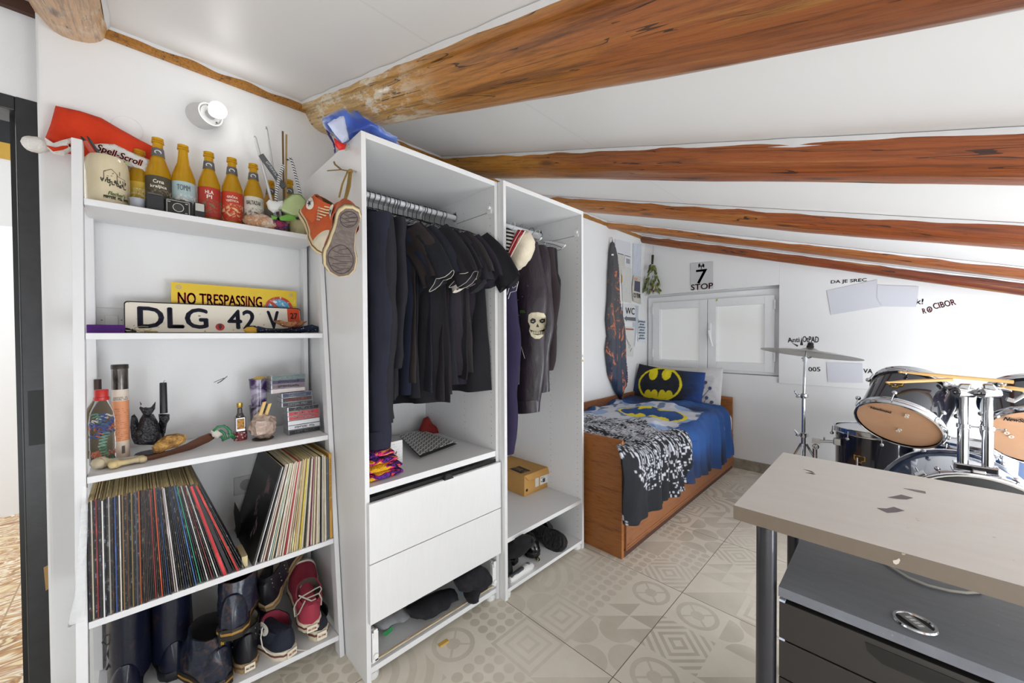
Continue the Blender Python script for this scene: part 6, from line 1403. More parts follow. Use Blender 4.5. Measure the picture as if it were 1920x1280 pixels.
slab(NBP, zs_+.011, .007, M('C9C9C8', .7), 'paper_block', nb); slab(NBP, zs_+.018, .0015, nmat('ring_pattern_cover', ringpat, .4), 'cover', nb)
nb2 = thing('notebook', 'plain notebook lying under the ring patterned one', 'notebook', AZ(790, 838, zs_))
slab(((752, 820), (794, 812), (857, 832), (788, 858)), zs_+.0005, .009, M('BDBDBC', .6), 'paper_block', nb2); slab(((752, 820), (794, 812), (857, 832), (788, 858)), zs_+.0096, .0012, M('2A2A2C', .5), 'cover', nb2)
t = tag(O('red_cloth', MB().puff([AX(u, v, .10) for u, v in ((786, 806), (798, 782), (806, 778), (812, 793), (824, 808), (832, 822), (800, 816), (788, 814))], (1, -.1, .4), .018, .015, .010, lambda x, y: .006*noise.noise(Vector((x*40, y*40, 2)))), fabric('8E2A26'), smooth=60), 'crumpled red cloth behind the patterned notebook', 'cloth')
# ---- in the frontless drawer
def heap(name, label, pts, y, T, colr, sd, x=None, nrm=(1, 0, 0)):
    lowp = max(pts, key=lambda p_: p_[1]); y = AZ(lowp[0], lowp[1]-2, .07).x
    f = (lambda u, v: AX(u, v, y))
    q = MB().puff([f(u, v) for u, v in pts], nrm, T, T*.8, .011, lambda a, b: .016*noise.noise(Vector((a*22, b*30, sd)))+.010*noise.noise(Vector((a*55, b*60, sd+4)))+.005*math.sin(a*90+b*60))
    o = O(name, q, fabric(colr), smooth=60); tag(o, label, 'clothes'); 
    zmin = min((o.matrix_basis @ v.co).z for v in o.data.vertices); o.location.z += .066-zmin if zmin < .066 else 0; return o
heap('socks', 'grey socks bundled at the left of the frontless drawer', ((697, 1180), (706, 1168), (722, 1163), (738, 1158), (752, 1145), (765, 1148), (768, 1165), (752, 1172), (736, 1178), (722, 1186), (706, 1190)), .47, .045, '8A8A8C', 3)
heap('green_cloth', 'bit of green cloth under the grey socks', ((716, 1188), (728, 1180), (738, 1172), (736, 1182), (724, 1192)), .50, .012, '2A8A4A', 5)
heap('black_trousers', 'rumpled black clothes in the middle of the frontless drawer', ((762, 1148), (785, 1135), (810, 1122), (835, 1112), (852, 1108), (858, 1122), (838, 1132), (832, 1142), (812, 1155), (790, 1164), (770, 1162)), .45, .05, '14141A', 7)
heap('blue_tag', 'pale blue scrap between the black clothes', ((857, 1102), (866, 1100), (872, 1107), (862, 1112)), .49, .006, '4AA6C8', 9)
heap('black_sweater', 'black sweater piled at the right of the frontless drawer, sleeve hanging forward', ((850, 1095), (875, 1078), (900, 1062), (914, 1070), (917, 1088), (905, 1105), (893, 1112), (893, 1128), (878, 1134), (872, 1124), (880, 1108), (862, 1112)), .46, .05, '121218', 11)

# ---- on top of the wardrobes
t = thing('blue_jacket', 'shiny blue and white jacket bundled on top of the first wardrobe', 'jacket', (.42, .10, H))
BLU = nmat('shiny_blue_nylon', lambda n: {'Base Color': n.ramp(n.noise(n.pos(), 7, 3, .5, .8), [(.38, srgb('2646A0')), (.52, srgb('4E72C8')), (.60, srgb('A8B4DC')), (.72, srgb('D2D8EC'))]), 'Normal': n.bump(n.noise(n.pos(), 14, 5), .5, .012)}, .32, Sheen_Weight=.4)
xj = .46
fold = lambda a, b: .016*noise.noise(Vector((a*16, b*16, 8)))+.010*math.sin(a*55-b*25)
O('jacket_cloth', MB().puff([AX(u, v, xj) for u, v in ((604, 222), (622, 211), (641, 203), (650, 213), (668, 203), (682, 211), (692, 228), (716, 243), (738, 258), (752, 272), (728, 268), (700, 258), (688, 254), (672, 262), (655, 270), (640, 266), (626, 248), (612, 240))], (1, 0, 0), .045, .04, .010, fold), BLU, t, smooth=60)
O('white_fold', MB().puff([AX(u, v, xj+.04) for u, v in ((614, 232), (628, 222), (644, 212), (650, 240), (655, 262), (642, 268), (628, 252))], (1, 0, 0), .012, .014, .008, lambda a, b: .006*math.sin(a*90)), M('C4CBE4', .4), t, smooth=60)
O('red_patch', MB().puff([AX(u, v, xj+.03) for u, v in ((626, 258), (640, 268), (650, 270), (646, 280), (636, 282), (628, 272))], (1, 0, 0), .008, .006, .006), M('D8241E', .5), t, smooth=60)
O('cream_patch', MB().puff([AX(u, v, xj+.02) for u, v in ((648, 272), (660, 266), (668, 256), (660, 274), (648, 284), (645, 280))], (1, 0, 0), .006, .005, .005), M('C9C4B4', .6), t, smooth=60)
O('speckled_lining', MB().puff([AX(u, v, xj-.02) for u, v in ((611, 242), (618, 248), (628, 270), (630, 285), (627, 288), (624, 268), (614, 252))], (1, 0, 0), .006, .005, .006), nmat('speckled_lining', lambda n: {'Base Color': n.mix(n.voro(n.pos(), 90).lt(.3), srgb('4A3A6E'), srgb('D8D4DC'))}, .8), t, smooth=60)
t = thing('red_cap_bottle', 'small red topped object standing on the second wardrobe', 'bottle top', (.55, yat(1016, 362, .55), H)); c_ = Vector(t.location)
O('red_knob', MB().lathe([(.012, 0), (.011, .012), (.015, .016), (.015, .028), (.010, .032)], c_, 18), M('C4202A', .35), t, smooth=40)
O('dark_cord', MB().tube([c_+Vector((.0, -.03, .006)), c_+Vector((.0, -.012, .008)), c_+Vector((0, .0, .012))], .003, 6), BLK, t, smooth=True)
t = thing('small_charm', 'tiny white and yellow charm stuck to the edge of the second wardrobe', 'charm', AX(1093, 671, .613))
O('white_bead', MB().sph(AX(1093, 667, .6135), .0055, 10, (.5, 1, 1.3)), M('D8D4C4', .5), t, smooth='all'); O('yellow_bead', MB().sph(AX(1093, 676, .6135), .005, 10, (.5, .8, 1.3)), M('E0B82A', .5), t, smooth='all')

# ================================================================ bed
def wood(name, a, b_, sc=(1, 1, 1), rough=.42):
    def fn(n):
        p = n.map(n.pos(), sc); g = n.noise(p, 5, 6, .65, .9); k = n.voro(n.map(n.pos(), (sc[0]*.35, sc[1]*.35, sc[2]*.35)), 2.2)
        return {'Base Color': n.mix(k.lt(.05)*.7, n.ramp(g, [(.25, srgb(a)), (.5, srgb(b_)), (.75, tuple(q*1.15 for q in srgb(b_)))]), srgb('3A1C0C')), 'Roughness': g*.2+rough-.1}
    return nmat(name, fn, rough)
WB = wood('chestnut_bed_wood', '6B3D20', '9A602F', (2, 2, 16)); WB2 = wood('chestnut_bed_rail', '6A3E24', '8E5A36', (12, 2, 14))
bed = thing('bed', 'chestnut wood single bed with a lower drawer front, in the window corner', 'bed', (.41, 2.2, 0))
bx, y0b, y1b = .8125, 1.244, 3.17
fb = MB(); L = []
for k in range(7):
    z_ = .0+.619*k/6
L = [(.004, 0), (.008, .0)]
prof = [(0, 0), (0, .60), (.004, .612), (.010, .619), (.017, .619), (.023, .612), (.024, .60), (.024, 0)]
fb.loft([[(x_, y0b+a, b_) for a, b_ in prof] for x_ in (.005, bx+.002)]); O('footboard', fb, WB, bed, bevel=.002)
fb = MB().loft([[(x_, y1b-.026+a, b_) for a, b_ in prof] for x_ in (.005, bx+.002)]); O('headboard', fb, WB, bed, bevel=.002)
O('back_board', MB().box(.004, .024, y0b+.024, y1b-.026, 0, .615), WB2, bed, bevel=.003)
O('side_rail', MB().box(bx-.022, bx, y0b+.024, y1b-.026, .045, .345), WB2, bed, bevel=.002)
q = MB().box(bx, bx+.012, y0b+.03, y1b-.03, .035, .30); d_ = O('bed_drawer', q, WB2, bed, bevel=.002)
for z_ in (.045, .062): O('moulding', MB().cyl((bx+.012, y0b+.04, z_), (bx+.012, y1b-.04, z_), .0035, seg=8), WB2, d_, smooth=True)
O('plinth_strip', MB().box(bx-.01, bx+.002, y0b+.024, y1b-.026, 0, .034), M('4A2A1A', .6), bed)
hp = AX(1240, 940, bx+.014)
hd = O('drawer_pull', MB().box(bx+.012, bx+.016, hp.y-.022, hp.y+.022, hp.z-.018, hp.z+.018), M('26221E', .35, .6), d_, bevel=.002)
q = MB().tube([(bx+.017, hp.y+.014*math.cos(a), hp.z-.002+.012*math.sin(a)) for a in [2*PI*k/16 for k in range(16)]], .0025, 6, True); O('ring_pull', q, M('6A6258', .3, .8), hd, smooth=True)
# mattress with white fitted sheet
q = MB(); L = []
for k in range(34):
    s = k/33; y = y0b+.03+(y1b-y0b-.062)*s; ex = .02*math.sin(min(1, s*8)*PI/2)*math.sin(min(1, (1-s)*8)*PI/2); w2 = .385+ex; ring = []
    for j in range(30):
        a = 2*PI*j/30; c_, s_ = math.cos(a), math.sin(a); X = .43+w2*math.copysign(abs(c_)**.3, c_); Z = .39+.098*math.copysign(abs(s_)**.45, s_)
        ring.append((X+.004*noise.noise(Vector((a*3, y*14, 0))), y, Z+.006*noise.noise(Vector((X*6, y*14, 3)))))
    L.append(ring)
q.loft(L); ms = tag(O('mattress', q, nmat('white_fitted_sheet', lambda n: {'Base Color': n.mix(n.noise(n.pos(), 12, 4), srgb('CFC8C6'), srgb('E4DFDC')), 'Normal': n.bump(n.noise(n.map(n.pos(), (1, 6, 1)), 9, 4), .5, .012)}, .9), smooth=60), 'mattress with white fitted sheet, bulging over the bed side by the window', 'mattress', base=True)

# duvet: a draped sheet with thickness
NS, NT = 190, 290
hem_px = [(1158, 975.6), (1183, 975.6), (1205, 960), (1245.6, 932), (1274, 907), (1320.6, 878.7), (1345, 875.6), (1367, 858)]
hy_ = [(AX(u, v, .86).y, AX(u, v, .86).z) for u, v in hem_px]; print('hem', [(round(a, 2), round(b, 2)) for a, b in hy_])
ts = [a for a, b in hy_]; zsx = [b for a, b in hy_]
yd0, yd1 = 1.205, 3.0
def duvet_pt(i, j):
    s = i/(NS-1); t_ = j/(NT-1); y = yd0+(yd1-yd0)*t_
    yy = y; hemz = float(np.interp(y, ts, zsx)); ztop_ = .545+.03*noise.noise(Vector((s*3, y*2.2, 1)))+.03*math.exp(-((y-2.55)/.25)**2)
    if y < 1.4: ztop_ += .075*(1-((y-1.2)/.2))**1.0 if y > 1.2 else .075
    xs_ = .03; xe_ = .80-.05*max(0, (y-2.2)/.8); top_len = xe_-xs_; rr_ = .075; arc = rr_*PI/2; drop = max(.02, ztop_-rr_-hemz); tot = top_len-.0+arc+drop; l = s*tot
    fold = .012*math.sin(y*26+5*noise.noise(Vector((y*2.2, 3, 0))))+.008*math.sin(y*53+s*5+3*noise.noise(Vector((y*3, 9, 0)))); hemz += .03*noise.noise(Vector((y*7, 1, 4)))
    big = .030*noise.noise(Vector((s*4.5, y*4.5, 7)))+.016*noise.noise(Vector((s*10, y*9, 2)))+.007*noise.noise(Vector((s*26, y*24, 5)))
    if l < top_len: p = Vector((xs_+l, y, ztop_+big+.012*(1-abs(2*l/top_len-1)))); k = 0
    elif l < top_len+arc:
        a = (l-top_len)/rr_; p = Vector((xe_+rr_*math.sin(a), y, ztop_-rr_+rr_*math.cos(a)+big*(1-a/1.6))); k = a/1.57; p.x += fold*k
    else:
        d2 = l-top_len-arc; k = 1+d2; p = Vector((xe_+rr_+fold*(1+d2*2.0)+.018*d2/.4+.010*noise.noise(Vector((y*8, d2*6, 4))), y+.02*noise.noise(Vector((d2*6, y*3, 8))), ztop_-rr_-d2))
        p.x -= .035*min(1, d2/.25)*0
    # foot end hangs at the footboard only at the outer corner
    if y < y0b+.03 and p.x < .80: 
        p.y = y0b+.034+(y-yd0)*.3; 
        if p.x < .78: p.z = min(p.z, .60)
    if p.x < .80 and y < 1.5: p.z = min(p.z, .60+.02*(y-1.2))
    p.y += -.055*max(0, min(1, (1.32-y)/.1))*max(0, min(1, (p.x-.80)/.05))
    return p
b = MB(); G = [[b.v(duvet_pt(i, j)) for i in range(NS)] for j in range(NT)]
for j in range(NT-1):
    for i in range(NS-1): b.face((G[j][i], G[j][i+1], G[j+1][i+1], G[j+1][i]))
dv = thing('duvet', 'rumpled blue duvet with yellow emblem and white skyline print, hanging over the bed side', 'duvet', (.45, 2.1, .5))
NAVY, BLUE, LBL, WHI, YEL, BK_ = srgb('161A2C'), srgb('27508E'), srgb('8FA6CC'), srgb('C4C6CE'), srgb('E0CE1E'), srgb('0E1018')
def nz(x, y, z=0): return noise.noise(Vector((x, y, z)))
def emblem(u, v):
    """winged emblem: None outside the oval, 1 on yellow, 0 on dark; u, v in -1..1"""
    r = math.hypot(u, v)
    if r > 1: return None
    if r > .90: return 1
    if math.hypot((abs(u)-.30)/.20, (v-.62)/.36) < 1 and v < .88: return 1
    for cx_, cy_, rx_, ry_ in ((.18, -.66, .17, .36), (.48, -.62, .16, .30), (.0, -.85, .2, .14)):
        if math.hypot((abs(u)-cx_)/rx_, (v-cy_)/ry_) < 1: return 1
    return 0
rndg = random.Random(4); glyph = {}
def duvet_col(co):
    x, y, z = co.x+.45, co.y+2.1, co.z+.5
    s = x if z > .50 or x < .82 else .86+(.50-z)          # distance across the cloth
    base = tuple(a+(b_-a)*max(0, min(1, .5+1.6*nz(s*3, y*3, 2)+(y-2.1)*.6-max(0, s-.9)*.3)) for a, b_ in zip(NAVY, BLUE))
    body = (.06+.12*nz(y*6, 1) < s < .80+.1*nz(y*5, 4)) and 1.72+.25*nz(s*4, 3) < y < 2.52+.12*nz(s*9, 5)
    if body: base = WHI if nz(s*5, y*7, 9) > -.08 else LBL
    if body and nz(s*13, y*11, 6) > .28: base = tuple(q*.5 for q in LBL)
    e = emblem((s-.50)/.27, (y-2.24)/.125)
    if e == 1 and abs((s-.5)) < .27: base = YEL
    elif e == 0: base = tuple(q*.8 for q in BLUE)
    # skyline strokes towards the foot
    if y < 1.95+.15*nz(s*5, 8):
        cy, cs_ = y*95, s*58; k = (int(cy), int(cs_ + 3*(int(cy) % 2)))
        base = BK_ if not (s < .8 and y > 1.5) else (WHI if nz(s*9, y*9, 12) > -.05 else BK_)
        if k not in glyph: glyph[k] = rndg.random()
        g = glyph[k]; f1, f2 = cy-math.floor(cy), cs_-math.floor(cs_)
        den = .62 if s < .9 else (.50-.9*max(0, 1.1-s)*0 if y < 1.6 else .36)
        if g < den and (abs(f1-.5) < .28 if g < den*.5 else abs(f2-.5) < .25): base = WHI if base == BK_ else BK_
        if s > .86 and nz(s*2.2, y*3, 20) > .3: base = BK_
    return base
MD_ = nmat('printed_duvet_cotton', lambda n: {'Base Color': n.attr(), 'Normal': n.bump(n.noise(n.map(n.coord(), (1, 2, 1)), 16, 5, .6), .45, .012)}, .85)
o = O('duvet_cover', b, MD_, dv, smooth='all'); vcol(o, duvet_col)
md = o.modifiers.new('Solidify', 'SOLIDIFY'); md.thickness = .012; md.offset = 1
md = o.modifiers.new('Subdivision', 'SUBSURF'); md.levels = 1; md.render_levels = 1

def pillow(name, label, quad, yb, lean, colfn, seed, T=.075, extra=None):
    """pillow leaning on the headboard; quad = lower left, lower right, upper right, upper left as photo points at depth yb"""
    P = [AY(u, v, yb) for u, v in quad]; n_ = 130; m_ = 96; b = MB(); top = []; bot = []
    for j in range(m_):
        rt, rb = [], []
        for i in range(n_):
            s, t_ = i/(n_-1), j/(m_-1); p = (P[0]*(1-s)+P[1]*s)*(1-t_)+(P[3]*(1-s)+P[2]*s)*t_
            e = (1-abs(2*s-1)**3.2)*(1-abs(2*t_-1)**3.2); pin = .02*(1-abs(2*s-1))*0
            h = T*max(0, e)**.5; wv = .008*noise.noise(Vector((s*6, t_*6, seed)))+.005*noise.noise(Vector((s*18, t_*14, seed)))
            cin = Vector(((.5-s)*.05*math.sin(t_*PI)*0, 0, (.5-t_)*.03*math.sin(s*PI)))
            q_ = p+cin+Vector((0, lean*t_, 0)); d = Vector((0, -1, .25)).normalized()
            rt.append(b.v(q_+d*(h+wv*min(1, e*3)))); rb.append(rt[-1] if i in (0, n_-1) or j in (0, m_-1) else b.v(q_-d*(h*.7)))
        top.append(rt); bot.append(rb)
    for j in range(m_-1):
        for i in range(n_-1):
            b.face((top[j][i], top[j][i+1], top[j+1][i+1], top[j+1][i])); b.face((bot[j][i], bot[j+1][i], bot[j+1][i+1], bot[j][i+1]))
    o = O(name, b, nmat('pillow_print_'+name+str(seed), lambda n: {'Base Color': n.attr(), 'Normal': n.bump(n.noise(n.coord(), 11, 5, .6), .5, .012)}, .88), smooth='all')
    P0, ux, uz = P[0], P[1]-P[0], P[3]-P[0]
    def f(co):
        d = co-P0; s = d.x/ux.x; t_ = (d.z-ux.z*s)/uz.z; return colfn(s, t_)
    vcol(o, f); md = o.modifiers.new('Subdivision', 'SUBSURF'); md.levels = 1; md.render_levels = 1; tag(o, label, 'pillow'); return o
def flo(s, t_):
    c = srgb('D2D0D0'); S = (s-.80)/.16; T_ = t_
    if abs(s-(.80+.06*t_)) < .005 and .02 < t_ < .42: return srgb('5A4A50')
    for a, b_, ex, ey in ((.80, .10, .87, .30), (.81, .22, .78, .40), (.82, .30, .90, .45), (.81, .12, .92, .22), (.82, .36, .85, .55)):
        d = abs((ex-a)*(b_-t_)-(a-s)*(ey-b_))/math.hypot(ex-a, ey-b_)
        if d < .005 and min(a, ex)-.005 < s < max(a, ex)+.005 and min(b_, ey) < t_ < max(b_, ey): return srgb('6A6A84')
        if math.hypot((s-ex)/.018, (t_-ey)/.03) < 1: return srgb('4A547A')
    return c
pillow('pillow', 'white pillow with thin blue flower print behind the emblem pillow', ((1195, 782), (1350, 778), (1353, 690), (1212, 684)), 3.06, .05, flo, 3, T=.06)
def bat(s, t_):
    e = emblem((s-.47)/.315, (t_-.57)/.335)
    if e == 1: return YEL
    k = max(0, min(1, (abs(s-.47)-.30)*4+1.2*nz(s*5, t_*4, 3)*.5)); return tuple(a+(b_-a)*k for a, b_ in zip(srgb('20232C'), srgb('24427E')))
pillow('pillow', 'dark blue pillow with a yellow winged oval emblem, in front of the white one', ((1180, 768), (1312, 778), (1319, 699), (1193, 682)), 2.93, .06, bat, 8, T=.07)

# ================================================================ window corner: flag, papers, herb bundle, sign, wall writing
t = thing('hanging_flag', 'grey and orange printed flag bunched and hanging from a nail by the bed', 'flag', AX(1160, 745, .04))
def flagf(n):
    p = n.pos(); x, y, z = n.sep(p); m = ((n.noise(n.map(p, (1, 5, 2)), 3.4, 5, .7, 1.4)-.57)*24).max(0).min(1)
    c = n.mix((z*1.6-1.15).max(0).min(1), srgb('24344E'), srgb('4A4A4E')); return {'Base Color': n.mix(m*z.lt(1.75), c, srgb('C8714A')), 'Normal': n.bump(n.noise(n.map(p, (1, 8, 1)), 5, 4), .5, .012)}
FL = nmat('printed_flag', flagf, .6)
fp = [(1148, 445), (1152, 470), (1157, 520), (1163, 580), (1170, 640), (1174, 690), (1175, 716), (1168, 728), (1166, 742), (1165, 752), (1160, 744), (1152, 728), (1143, 705), (1139, 678), (1137, 655), (1141, 630), (1138, 600), (1141, 560), (1142, 510), (1145, 470)]
O('flag_cloth', MB().puff([AX(u, v, .035) for u, v in fp], (1, 0, 0), .028, .03, .012, lambda a, b: .014*math.sin(a*75+b*4)), FL, t, smooth=60)
O('nail', MB().cyl(AX(1148, 446, 0), AX(1148, 446, .03), .002), M('8A8A8A', .3, .8), t)
O('white_tag', MB().prism([AX(u, v, .066) for u, v in ((1146.5, 476), (1150.5, 476), (1150.5, 479), (1146.5, 479))], (.001, 0, 0)), M('E4E4E2', .6), t)
def paper(name, label, cat, pts, col, marks=(), x=.004, wall='X', curl=.0, lines=None, grp=None):
    fn = (lambda u, v, d: AX(u, v, d)) if wall == 'X' else (lambda u, v, d: AY(u, v, YF-d)); d = (.0006, 0, 0) if wall == 'X' else (0, -.0006, 0)
    t = thing(name, label, cat, fn(*pts[0], x), group=grp)
    def pf_(n):
        c = srgb(col); z = n.sep(n.pos())[2]
        if lines: return {'Base Color': n.mix(((z*lines).frac().lt(.42))*n.noise(n.map(n.pos(), (1, 1, .1)), 130, 2).gt(.5)*.35, c, (.2, .2, .22))}
        return {'Base Color': c}
    O('sheet', MB().prism([fn(u, v, x) for u, v in pts], d), nmat('paper_%s_%s' % (col, lines), pf_, .8), t)
    for i, (mc, mp) in enumerate(marks): O('printed_mark', MB().prism([fn(u, v, x+.0008) for u, v in mp], d), M(mc, .8), t)
    return t, fn
NT_ = 'sheets pinned to the wall beside the flag'
paper('pinned_sheet', 'large blank white sheet at the top of the pinned papers', 'paper', ((1153, 448), (1182, 455), (1182, 482), (1154, 474)), 'D6D8DC', lines=None)
paper('pinned_sheet', 'tall lined sheet nearest the room corner, upper right of the pinned papers', 'paper', ((1187, 456), (1203, 458), (1201, 520), (1186, 514)), 'D2D8E4', lines=70)
paper('pinned_sheet', 'small sheet with a grey printed square under the blank one', 'paper', ((1171, 478), (1183, 481), (1183, 502), (1170, 499)), 'D8D8D8', (('9A9CA2', ((1174, 484), (1181, 486), (1181, 495), (1174, 493))),))
paper('pinned_sheet', 'narrow yellowed sheet left of the small one', 'paper', ((1158, 474), (1169, 477), (1168, 520), (1160, 515)), 'CCCAC2', lines=60)
t, fn = paper('pinned_sheet', 'large printed sheet with a yellow smear at its edge, in the middle of the papers', 'paper', ((1165, 498), (1184, 503), (1184, 568), (1167, 565)), 'D4D4D0', (('B0904A', ((1165, 512), (1167, 518), (1167, 528), (1165, 532))),), lines=80, x=.006)
t, fn = paper('newspaper_clipping', 'crumpled newspaper poster with heavy black capitals beside the room corner', 'clipping', ((1188, 516), (1202, 519), (1201, 545), (1202, 570), (1187, 564), (1185, 540)), 'C9C2B8', (('55566A', ((1190, 526), (1200, 528), (1200, 548), (1189, 545))), ('C9A08A', ((1189, 520), (1196, 521), (1195, 526), (1189, 525)))), x=.012)
lettering('CO TENK', t, AX(1194.5, 554, .0145), (0, 1, 0), (0, 0, 1), yat(1201, 554, .0145)-yat(1188, 554, .0145), .042, INK, bold=.001)
t, fn = paper('wc_sign', 'white WC sign with a grey arrow pointing left', 'sign', ((1168, 569), (1191, 571), (1191, 604), (1168, 602)), 'D8DADC', (('6A6C74', ((1170, 596.5), (1175, 591.5), (1175, 594), (1192, 595), (1192, 602), (1175, 600), (1175, 602.5))),), x=.008)
lettering('WC', t, AX(1181.5, 583, .0105), (0, 1, 0), (0, 0, 1), yat(1190, 583, .0105)-yat(1173, 583, .0105), .062, M('6A6C72', .8), bold=.001)
paper('pinned_sheet', 'plain bluish sheet behind the WC sign', 'paper', ((1186, 572), (1197, 573), (1196, 602), (1190, 650), (1187, 640)), 'B8C2CC', x=.003)
t, fn = paper('handwritten_note', 'white note with blue handwritten capitals nearest the corner, right of the arrow', 'note', ((1197, 597), (1211, 600), (1211, 642), (1196, 640)), 'DCE2E8', x=.006)
for i, s in enumerate(('~8', '~9', '~7', '~8', '~9', '~5', '~7')): lettering(s, t, AX(1203.5, 603+i*5.2, .0085), (0, 1, 0), (0, 0, 1), (yat(1210, 620, .008)-yat(1198, 620, .008))*(.95 if i % 2 == 0 else .7), .017, M('4A6AA0', .8), bold=.0006)
t, fn = paper('pinned_sheet', 'sheet with a doodle drawing and red heading, lowest of the pinned papers', 'paper', ((1170, 612), (1190, 613), (1187, 669), (1171, 667)), 'D8D8D4', (('A86A5E', ((1173, 615), (1188, 616), (1188, 619), (1173, 618))),), x=.006)
q = MB()
for k in range(5): q.tube([AX(1173+2.5*k+1.6*math.cos(a*.9), 630+6.5*k+3.4*math.sin(a+k), .0085) for a in range(9)], .0012, 4)
O('doodle', q, M('6A6660', .8), t)
# bundle of dried leaves
hb0 = AY(1223, 492, YF-.03)
t = thing('dried_leaf_bundle', 'bundle of dried green leaves with red berries hanging upside down above the window', 'leaf bundle', AY(1222, 520, YF-.03))
O('string', MB().cyl(AY(1225, 461, YF-.004), hb0, .0012), M('8A8A80', .8), t)
O('stems', MB().cyl(AY(1224, 478, YF-.03), AY(1223, 495, YF-.03), .012, .010, 10), M('3A3022', .9), t, smooth=True)
rl = random.Random(2); LG = [fabric('4F5A2A'), fabric('6E7A3A'), fabric('8A8F52')]
for k in range(96):
    f_ = rl.random()**.75; c_ = AY(1223, 492+52*f_, YF-.035); rad = .012+.075*f_**1.3; a = rl.uniform(0, 2*PI); p = c_+Vector((rad*math.cos(a), min(.025, .35*rad*math.sin(a)), 0)); d = Vector((math.cos(a)*.6, math.sin(a)*.3-.2, -1)).normalized(); w_ = d.orthogonal().normalized()*.011
    w_ = (Matrix.Rotation(rl.uniform(0, 3), 3, d) @ w_); l_ = .020+.012*rl.random(); nn_ = d.cross(w_).normalized()*.004
    q = MB(); vv = [q.v(p+x_) for x_ in (Vector(), d*l_+w_+nn_, d*l_*2.1, d*l_-w_+nn_)]; q.face(vv[:3]); q.face([vv[0], vv[2], vv[3]]); O('leaf', q, LG[k % 3], t)
for k in range(12): O('berry', MB().sph(AY(1217+rl.random()*14, 541+rl.random()*5, YF-.05-.02*rl.random()), .0075, 8), M('8E3A30', .6), t, smooth='all')
# 7 STOP sign
t, fn = paper('number_sign', 'white square sign with a large black 7 above red STOP letters', 'sign', ((1295, 494), (1337, 490), (1337, 541), (1295, 544)), 'C9C9CA', wall='Y', x=.006)
lettering('7', t, AY(1315.5, 518, YF-.009), (1, 0, .0), (0, 0, 1), .095, .125, M('1C1C1E', .6), bold=.0015)
lettering('STOP', t, AY(1316, 537, YF-.009), (1, 0, 0), (0, 0, 1), .19, .052, M('9A3A38', .6), bold=.001)
q = MB()
for s in (-1, 1):
    for k in range(3): q.prism([AY(1315+s*u, v, YF-.0085) for u, v in ((.5, 501-k), (3+k*1.2, 493+k*2.2), (6.5-k*.6, 497+k*2.6), (3, 498+k))], (0, -.0006, 0))
q.prism([AY(1315+u, v, YF-.0085) for u, v in ((-.7, 497), (.7, 497), (.5, 506), (-.5, 506))], (0, -.0006, 0)); O('crown_emblem', q, M('2A2A2E', .7), t)
# blank sheets and writing on the wall
BS = 'D2D3DB'
paper('taped_sheet', 'tilted blank sheet taped on the far wall under the black capitals', 'paper', ((1550, 545), (1645, 524), (1645, 550), (1656, 574), (1558, 590), (1553, 560)), BS, wall='Y', x=.003)
paper('taped_sheet', 'blank sheet overlapping the tilted one on its right', 'paper', ((1645, 534), (1723, 537), (1718, 575), (1655, 574), (1644, 560)), BS, wall='Y', x=.0045)
paper('taped_sheet', 'small blank sheet low on the boarding behind the cymbal stand', 'paper', ((1550, 679), (1617, 681), (1618, 717), (1552, 716)), BS, wall='Y', x=.003)
def wallwrite(s, label, u0, u1, v0, v1, col, tilt=0, bold=.0007):
    a_, b_ = AY(u0, (v0+v1)/2, YF-.001), AY(u1, (v0+v1)/2+tilt, YF-.001); c_ = (a_+b_)/2; h_ = AY((u0+u1)/2, v0, YF).z-AY((u0+u1)/2, v1, YF).z; r = (b_-a_); r.y = 0
    o = lettering(s, None, c_, r, Vector((0, -1, 0)).cross(r), r.length, h_, M(col, .8), bold=bold, name='wall_writing'); tag(o, label, 'wall writing')
wallwrite('DA JE SREC', 'black handwritten capitals DA JE above the tilted sheet', 1558, 1625, 525.5, 533, '3A3A3E', -4)
wallwrite('k!', 'black k and exclamation mark right of the taped sheets', 1718, 1731, 560, 570, '2A2A2E', 0)
wallwrite('R', 'red letter R starting the word ROCIBOR on the wall', 1730, 1736, 578.5, 588, 'B03A4A', -1)
wallwrite('O', 'red circled letter of the word on the wall', 1738, 1748, 575, 586, 'B03A4A', -1)
wallwrite('A', 'small red letter inside the red circle', 1740.5, 1745.5, 577, 584, 'B03A4A', 0, .0006)
wallwrite('CIBOR', 'red handwritten letters CIBOR rising to the right', 1750, 1791, 569, 580, 'B03A4A', -9)
wallwrite('Anti', 'black handwritten word Anti left of the cymbal felt', 1477, 1499, 633, 642, '3A3A3E', -1)
wallwrite('OtPAD', 'black outlined word right of Anti, above the cymbal', 1505, 1535, 630, 641, '3A3A3E', 1)
wallwrite('005', 'grey handwritten 005 beside the cymbal pole', 1516, 1538, 688, 696, '6A7282', 0)
wallwrite('VA', 'black letters VA at the edge of the rack tom', 1619, 1636, 691, 699, '4A4A50', 1)
q = MB()
for pts in (((1500, 647), (1503, 632), (1506, 647)), ((1497, 647), (1484, 642), (1495, 650)), ((1509, 648), (1514, 643), (1505, 651)), ((1496, 660), (1498, 664), (1495, 668))): q.prism([AY(u, v, YF-.0006) for u, v in pts], (0, -.0006, 0))
tag(O('leaf_drawing', q, M('3A3A3E', .8)), 'black leaf drawing on the wall half hidden by the cymbal', 'drawing')

